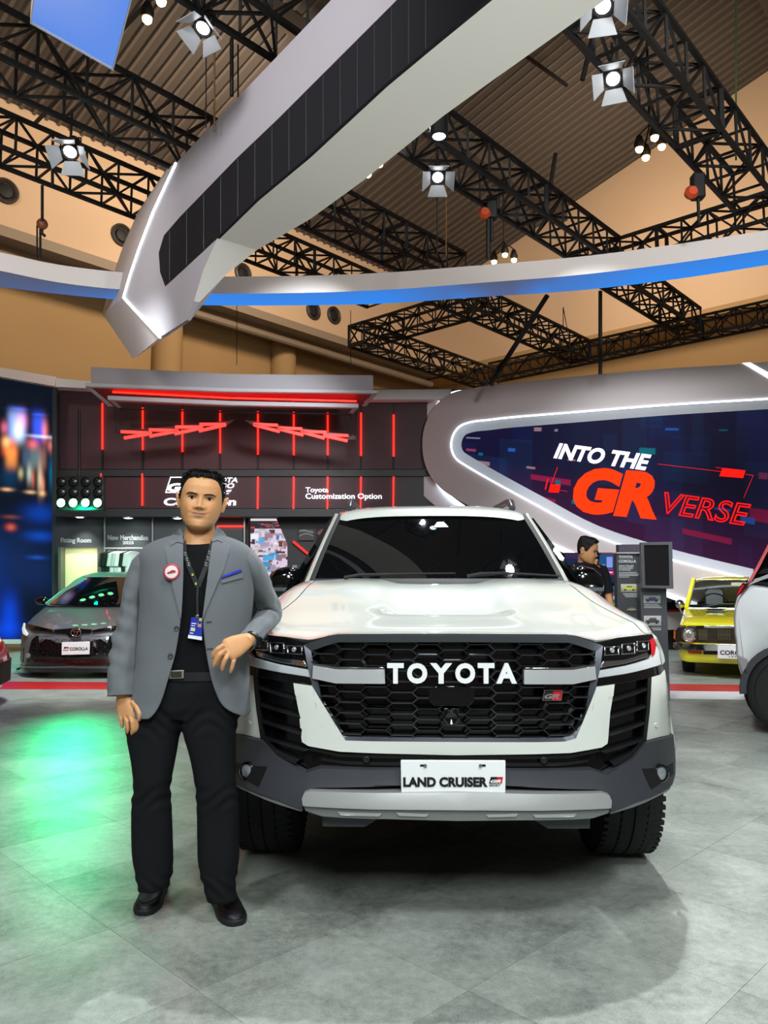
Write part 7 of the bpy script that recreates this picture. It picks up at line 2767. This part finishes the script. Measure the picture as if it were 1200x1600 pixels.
# ================================================================== people and boards behind the white car
def bystander(name, label, loc, yaw, scale, shirt, pose, headdown=12, sleeve_l=.5, turn=0):
    """standing figure: body, head, short sleeves, trousers; local frame faces -y"""
    t = thing(name, label, 'person', loc)
    RM = Matrix.Translation(Vector(loc)) @ Matrix.Rotation(yaw, 4, 'Z') @ Matrix.Scale(scale, 4)

    def L(x, y, z):
        return RM @ Vector((x, y, z))
    T = RM @ Matrix.Translation((0, -.03, 1.585)) @ Matrix.Rotation(turn, 4, 'Z') @ Matrix.Rotation(R(headdown), 4, 'X')
    b = MB()
    add_head(b, T, 40, 56)

    def tb(pts, r):
        b.tube([L(*p) for p in pts], [k * scale for k in r], 12)
    tb([(0, .03, 1.56), (0, .035, 1.48), (0, .03, 1.40)], [.058, .062, .09])
    tb([(0, .03, 1.42), (0, .03, 1.25), (0, .03, 1.0), (0, .03, .90)], [.09, .11, .10, .10])
    for s in (1, -1):
        tb([(0, .03, 1.40), (s * .17, .03, 1.40)], [.06, .045])
        tb([(s * .09, .03, .95), (s * .10, .02, .5), (s * .10, .05, .06)], [.075, .05, .04])
        P = pose[s]
        tb(P, np.interp(np.linspace(0, 1, len(P)), [0, .5, 1], [.043, .038, .026]).tolist())
        e, d = Vector(P[-1]), (Vector(P[-1]) - Vector(P[-2])).normalized()
        tb([e, e + d * .05, e + d * .09], [.028, .036, .03])
        sdv = d.cross(Vector((0, 1, .2))).normalized()
        for k in range(4):
            o_ = sdv * (.012 * (k * 1 - 1.5) * 1.6)
            q = e + d * .085 + o_
            tb([q, q + d * .035, q + d * (.062 - .006 * abs(k - 1.5)) + Vector((0, -.012, 0))], [.0095, .009, .007])
        q = e + d * .03 + sdv * .03
        tb([q, q + d * .03 + sdv * .012, q + d * .055 + sdv * .010], [.012, .010, .008])
    me = remesh(b, .007, 1)
    paint(me, skin_paint(T, True, SKIN * .92))
    link('body', me, M_skin, t)
    face_parts(t, T)
    hair_cap(T, low_adult, .022, .010, 8, 60, 20, .006).build('hair', M_hair, t, smooth=60)
    c = MB()
    rings = []
    for z, w_, d in ((.88, .185, .135), (1.0, .185, .13), (1.15, .19, .13), (1.3, .205, .128), (1.38, .20, .115), (1.43, .15, .09), (1.475, .075, .072), (1.47, .070, .068)):
        rings.append([L(w_ * math.cos(q), .03 + d * math.sin(q), z + .006 * math.sin(3 * q)) for q in np.linspace(0, 2 * PI, 28, endpoint=False)])
    c.loft(rings, cap=False)
    for s in (1, -1):
        P = [Vector(p) for p in pose[s]]
        q = dense(P, 4)
        q = q[:max(3, int(len(q) * sleeve_l))]
        c.tube([L(*p) for p in [(s * .13, .03, 1.40)] + [tuple(v) for v in q]], [.06 * scale] + [.058 * scale] * len(q), 14, cap=False)
    c.build('shirt', shirt, t, smooth=60)
    tr2 = MB()
    for s in (1, -1):
        tr2.loft([[L(s * .095 + w_ * math.cos(q), .03 + w_ * 1.05 * math.sin(q), z) for q in np.linspace(0, 2 * PI, 18, endpoint=False)] for z, w_ in ((.95, .10), (.75, .095), (.5, .075), (.07, .07))])
        sh = MB()
        sh.loft([[L(s * .10 + .045 * k * math.cos(q), -.02 + .13 * math.sin(q) * k2, z) for q in np.linspace(0, 2 * PI, 16, endpoint=False)] for z, k, k2 in ((.004, 1, 1), (.03, 1, 1), (.06, .8, .75), (.08, .6, .5))])
        sh.build('shoe', M_leather, t, smooth=50)
    tr2.build('trousers', M_trs, t, smooth=60)
    return t


pos1 = at_y(910, 907, 7.30)
bystander('person', 'black haired man in a black shirt looking down behind the car mirror', (pos1.x + .04, 7.30, 0), R(14), 1.0, fabric('black_polo', '#15171b'),
          {1: [(.19, .03, 1.39), (.222, .02, 1.22), (.235, -.01, 1.06), (.235, -.10, .88)], -1: [(-.19, .03, 1.39), (-.222, -.02, 1.18), (-.22, -.09, 1.00), (-.19, -.22, .86)]}, 16, turn=R(48))
pos2 = at_y(926, 907, 7.95)
bystander('person', 'person in a red top half hidden behind the man in black', (pos2.x, 7.95, 0), R(-72), .945, fabric('red_polo', '#b01824'),
          {1: [(.19, .03, 1.39), (.225, .03, 1.18), (.21, -.02, .95), (.20, -.06, .82)], -1: [(-.19, .03, 1.39), (-.225, .03, 1.18), (-.21, -.02, .95), (-.20, -.06, .82)]}, 4)

# ------------------------------------------------------------------ history board with monitor
YK = 8.6


def kw(px, py, Y=YK, off=0.0):
    return at_y(px, py, Y - off)


M_kio = mat('board_charcoal', '#45474b', .5)
M_tx = mat('board_text', '#c9cccd', .5)
kb = thing('info_board', 'tall dark history board with car pictures left of the yellow sedan', 'display board', (kw(985, 900).x, YK, 0))
zb = .01


def kpanel(nm, x0, y0, x1, m, Y=YK, th=.12, zlow=None):
    a, b = kw(x0, y0, Y), kw(x1, y0, Y)
    z0 = zb if zlow is None else zlow
    return MB().prism([Vector((a.x, Y, z0)), Vector((b.x, Y, z0)), Vector((b.x, Y, b.z)), Vector((a.x, Y, a.z))], (0, th, 0)).build(nm, m, kb, bevel=.004)


p1 = kpanel('left_panel', 963, 864.5, 1004, M_kio)
p2 = kpanel('right_panel', 1000, 905, 1041, mat('board_grey', '#4e5054', .5), YK - .14)
kpanel('back_panel', 967, 850.5, 1004, mat('board_plum', '#4a4350', .5), YK + .2)
MB().box((kw(983.5, 864).x, YK + .05, kw(983, 864).z), (.30, .14, .015)).build('top_edge', mat('board_edge', '#b8b4b8', .5), kb)


def ktext(s, x0, y0, x1, y1, Y, parent, **k):
    letter('lettering', s, kw(x0, y1, Y, .003), kw(x1, y1, Y, .003), kw(x0, y0, Y, .003), M_tx, parent, thick=.002, **k)


ktext('TOYOTA', 966.5, 868, 989, 872.5, YK, p1, bold=.05)
ktext('COROLLA', 966.5, 874.5, 994, 879.2, YK, p1, bold=.05)
ktext('SEDAN TERLARIS', 967, 883, 990, 885.6, YK, p1, bold=.03)
ktext('DI DUNIA HADIR', 967, 886.2, 989, 888.8, YK, p1, bold=.03)
ktext('DI INDONESIA', 967, 889.3, 986, 891.8, YK, p1, bold=.03)
tl_ = MB()
for x0, x1, y, Y in ((967, 995, 894.5, YK), (967, 998, 897, YK), (967, 997, 899.2, YK), (967, 983, 901.6, YK), (973, 996, 927.6, YK), (975, 996, 930, YK), (977, 996, 932.4, YK),
                     (1006, 1029, 944.5, YK - .14), (1007, 1032, 947, YK - .14), (1006, 1034, 949.4, YK - .14), (1018, 1033, 981.5, YK - .14), (1020, 1033, 984, YK - .14)):
    a, b = kw(x0, y, Y, .003), kw(x1, y, Y, .003)
    tl_.box((a + b) / 2, (b.x - a.x, .002, .007))
tl_.build('text_line', M_tx, kb, kind='stuff')


def carpic(body, sky, ground, vintage=True):
    def f(u, v):
        r, g_, b = [np.where(v > .45, sky[i], ground[i]) * (0.8 + .3 * v) for i in range(3)]
        m = ((abs(u - .5) < .40) & (v > .28) & (v < .55)) | ((abs(u - .52) < .24 - .25 * np.clip(v - .55, 0, 1)) & (v >= .55) & (v < .80))
        r, g_, b = [np.where(m, body[i], a) for i, a in enumerate((r, g_, b))]
        gl_ = (abs(u - .52) < .19 - .25 * np.clip(v - .55, 0, 1)) & (v > .58) & (v < .75)
        wh = ((u - .26) ** 2 + ((v - .27) * .6) ** 2 < .0045) | ((u - .74) ** 2 + ((v - .27) * .6) ** 2 < .0045)
        return [np.where(gl_, .10, np.where(wh, .012, a)) for a in (r, g_, b)]
    return f


def kpic(q, Y, fn, nm='photo_print'):
    x0, y0, x1, y1 = q
    picture(nm, [kw(x0, y1, Y, .004), kw(x1, y1, Y, .004), kw(x1, y0, Y, .004), kw(x0, y0, Y, .004)], 40, 26, fn, vcol_mat('print'), kb)


kpic((970, 912.5, 996.5, 925), YK, carpic((.62, .62, .06), (.55, .55, .42), (.35, .36, .28)))
kpic((1005.5, 930.5, 1032, 942.5), YK - .14, carpic((.05, .06, .16), (.25, .35, .28), (.45, .45, .45)))
kpic((1006, 962, 1033, 977.5), YK - .14, carpic((.06, .06, .06), (.55, .55, .55), (.42, .42, .42)))
kpic((978, 948, 996, 956), YK, carpic((.42, .36, .2), (.06, .06, .065), (.06, .06, .065)))
mon = thing('monitor', 'switched off portrait monitor with grey frame on the history board', 'monitor', kw(1028, 885, YK - .28))
YM = YK - .26
o4 = [kw(*p, YM) for p in ((1003.5, 919), (1052.5, 920), (1050.5, 846.5), (1001.5, 847.5))]
i4 = [kw(*p, YM) for p in ((1008.5, 914.5), (1046.5, 915.5), (1045, 851.5), (1006.5, 852))]
MB().ring(o4, i4, (0, .06, 0)).build('bezel', mat('monitor_grey', '#5b5d60', .4), mon, bevel=.004)
MB().prism([p + Vector((0, .012, 0)) for p in i4], (0, .04, 0)).build('screen', mat('dead_screen', '#101214', .35), mon)
MB().box(kw(1024, 885, YM + .09), (.1, .06, .2)).build('wall_mount', M_black, mon)

# city screen behind the two people, counter and small blue screen right of the board
YS = 10.0


def kscreen(label, q4, fn, Y, nx=60, ny=50, legs=True):
    c = sum([at_y(*p, Y) for p in q4], Vector()) / 4
    t = thing('video_screen', label, 'screen', (c.x, Y, 0))
    P = [at_y(*p, Y) for p in q4]
    picture('screen_picture', P, nx, ny, fn, M_pic, t)
    MB().prism([p + Vector((0, .01, 0)) + (p - c) * .03 for p in P], (0, .07, 0)).build('casing', M_black, t)
    if legs:
        for k in (P[0], P[1]):
            MB().box((k.x, Y + .05, k.z / 2), (.06, .05, k.z)).build('leg', M_black, t)
    return t


def scr1(u, v):
    r, g_, b = [np.full(u.shape, k) for k in (.01, .02, .07)]
    r = r + .03 * (v > .8) * (u < .5)
    def bx(x0, y0, x1, y1, c):
        nonlocal r, g_, b
        m = (u > x0) & (u < x1) & (v > y0) & (v < y1)
        r, g_, b = [np.where(m, c[i], a) for i, a in enumerate((r, g_, b))]
    bx(.55, .55, 1, .95, (.01, .08, .22)); bx(.80, .50, .92, .88, (.25, .32, .75)); bx(.62, .52, .78, .62, (.3, .36, .7)); bx(.65, .44, .95, .48, (.15, .18, .5))
    bx(.70, .96, 1, 1, (.6, .02, .03)); bx(.70, .26, .98, .42, (.45, .02, .16)); bx(.72, .32, .92, .38, (.9, .6, .75)); bx(.72, .28, .88, .30, (.9, .6, .75))
    bx(.48, .86, .56, .9, (.8, .8, .9)); bx(.72, .10, .86, .16, (.12, .12, .14))
    return r, g_, b


kscreen('blue city screen with pink captions behind the two people', [(884, 909), (963, 911), (963, 864), (884, 864)], scr1, YS)


def scr2(u, v):
    r, g_, b = [np.full(u.shape, k) for k in (.02, .10, .08)]
    m = (v < .28)
    r, g_, b = np.where(m, .10, r), np.where(m, .38, g_), np.where(m, .05, b)
    m = (v > .40) & (v < .58)
    r, g_, b = np.where(m, .30, r), np.where(m, .42, g_), np.where(m, .75, b)
    m = (v > .7)
    g_, b = np.where(m, .14, g_), np.where(m, .22, b)
    return r, g_, b


kscreen('small green and blue screen below the city screen', [(928, 951), (963, 951), (963, 916), (928, 916)], scr2, YS + .02, legs=False)
kscreen('small blue car screen peeking out right of the history board', [(1039, 946), (1050, 946), (1050, 921), (1039, 921)],
        lambda u, v: (np.where(v > .6, .03, .012), np.where(v > .6, .10, .015), np.where((v > .6) & (v < .9), .45, .02)), 14.7, 12, 24, legs=False)
q0, q1 = at_y(1034, 955, 14.6), at_y(1068, 955, 14.6)
ct = thing('counter', 'white reception counter with a red line left of the yellow sedan', 'counter', ((q0.x + q1.x) / 2, 14.6, 0))


def cbox(nm, y0, y1, m, d=0.0):
    a, b = at_y(1030, y0, 14.6), at_y(1072, y1, 14.6)
    MB().prism([Vector((a.x, 14.6 - d, b.z)), Vector((b.x, 14.6 - d, b.z)), Vector((b.x, 14.6 - d, a.z)), Vector((a.x, 14.6 - d, a.z))], (0, .35 + d, 0)).build(nm, m, ct)


cbox('front_panel', 956, 984, mat('counter_white', '#e2dede', .4))
cbox('red_line', 952.5, 956, M_redtape, .02)
cbox('counter_top', 941, 952.5, M_black)
a = at_y(1030, 984, 14.6)
MB().box(((q0.x + q1.x) / 2, 14.79, a.z / 2), (q1.x - q0.x + .1, .3, a.z)).build('plinth', M_black, ct)
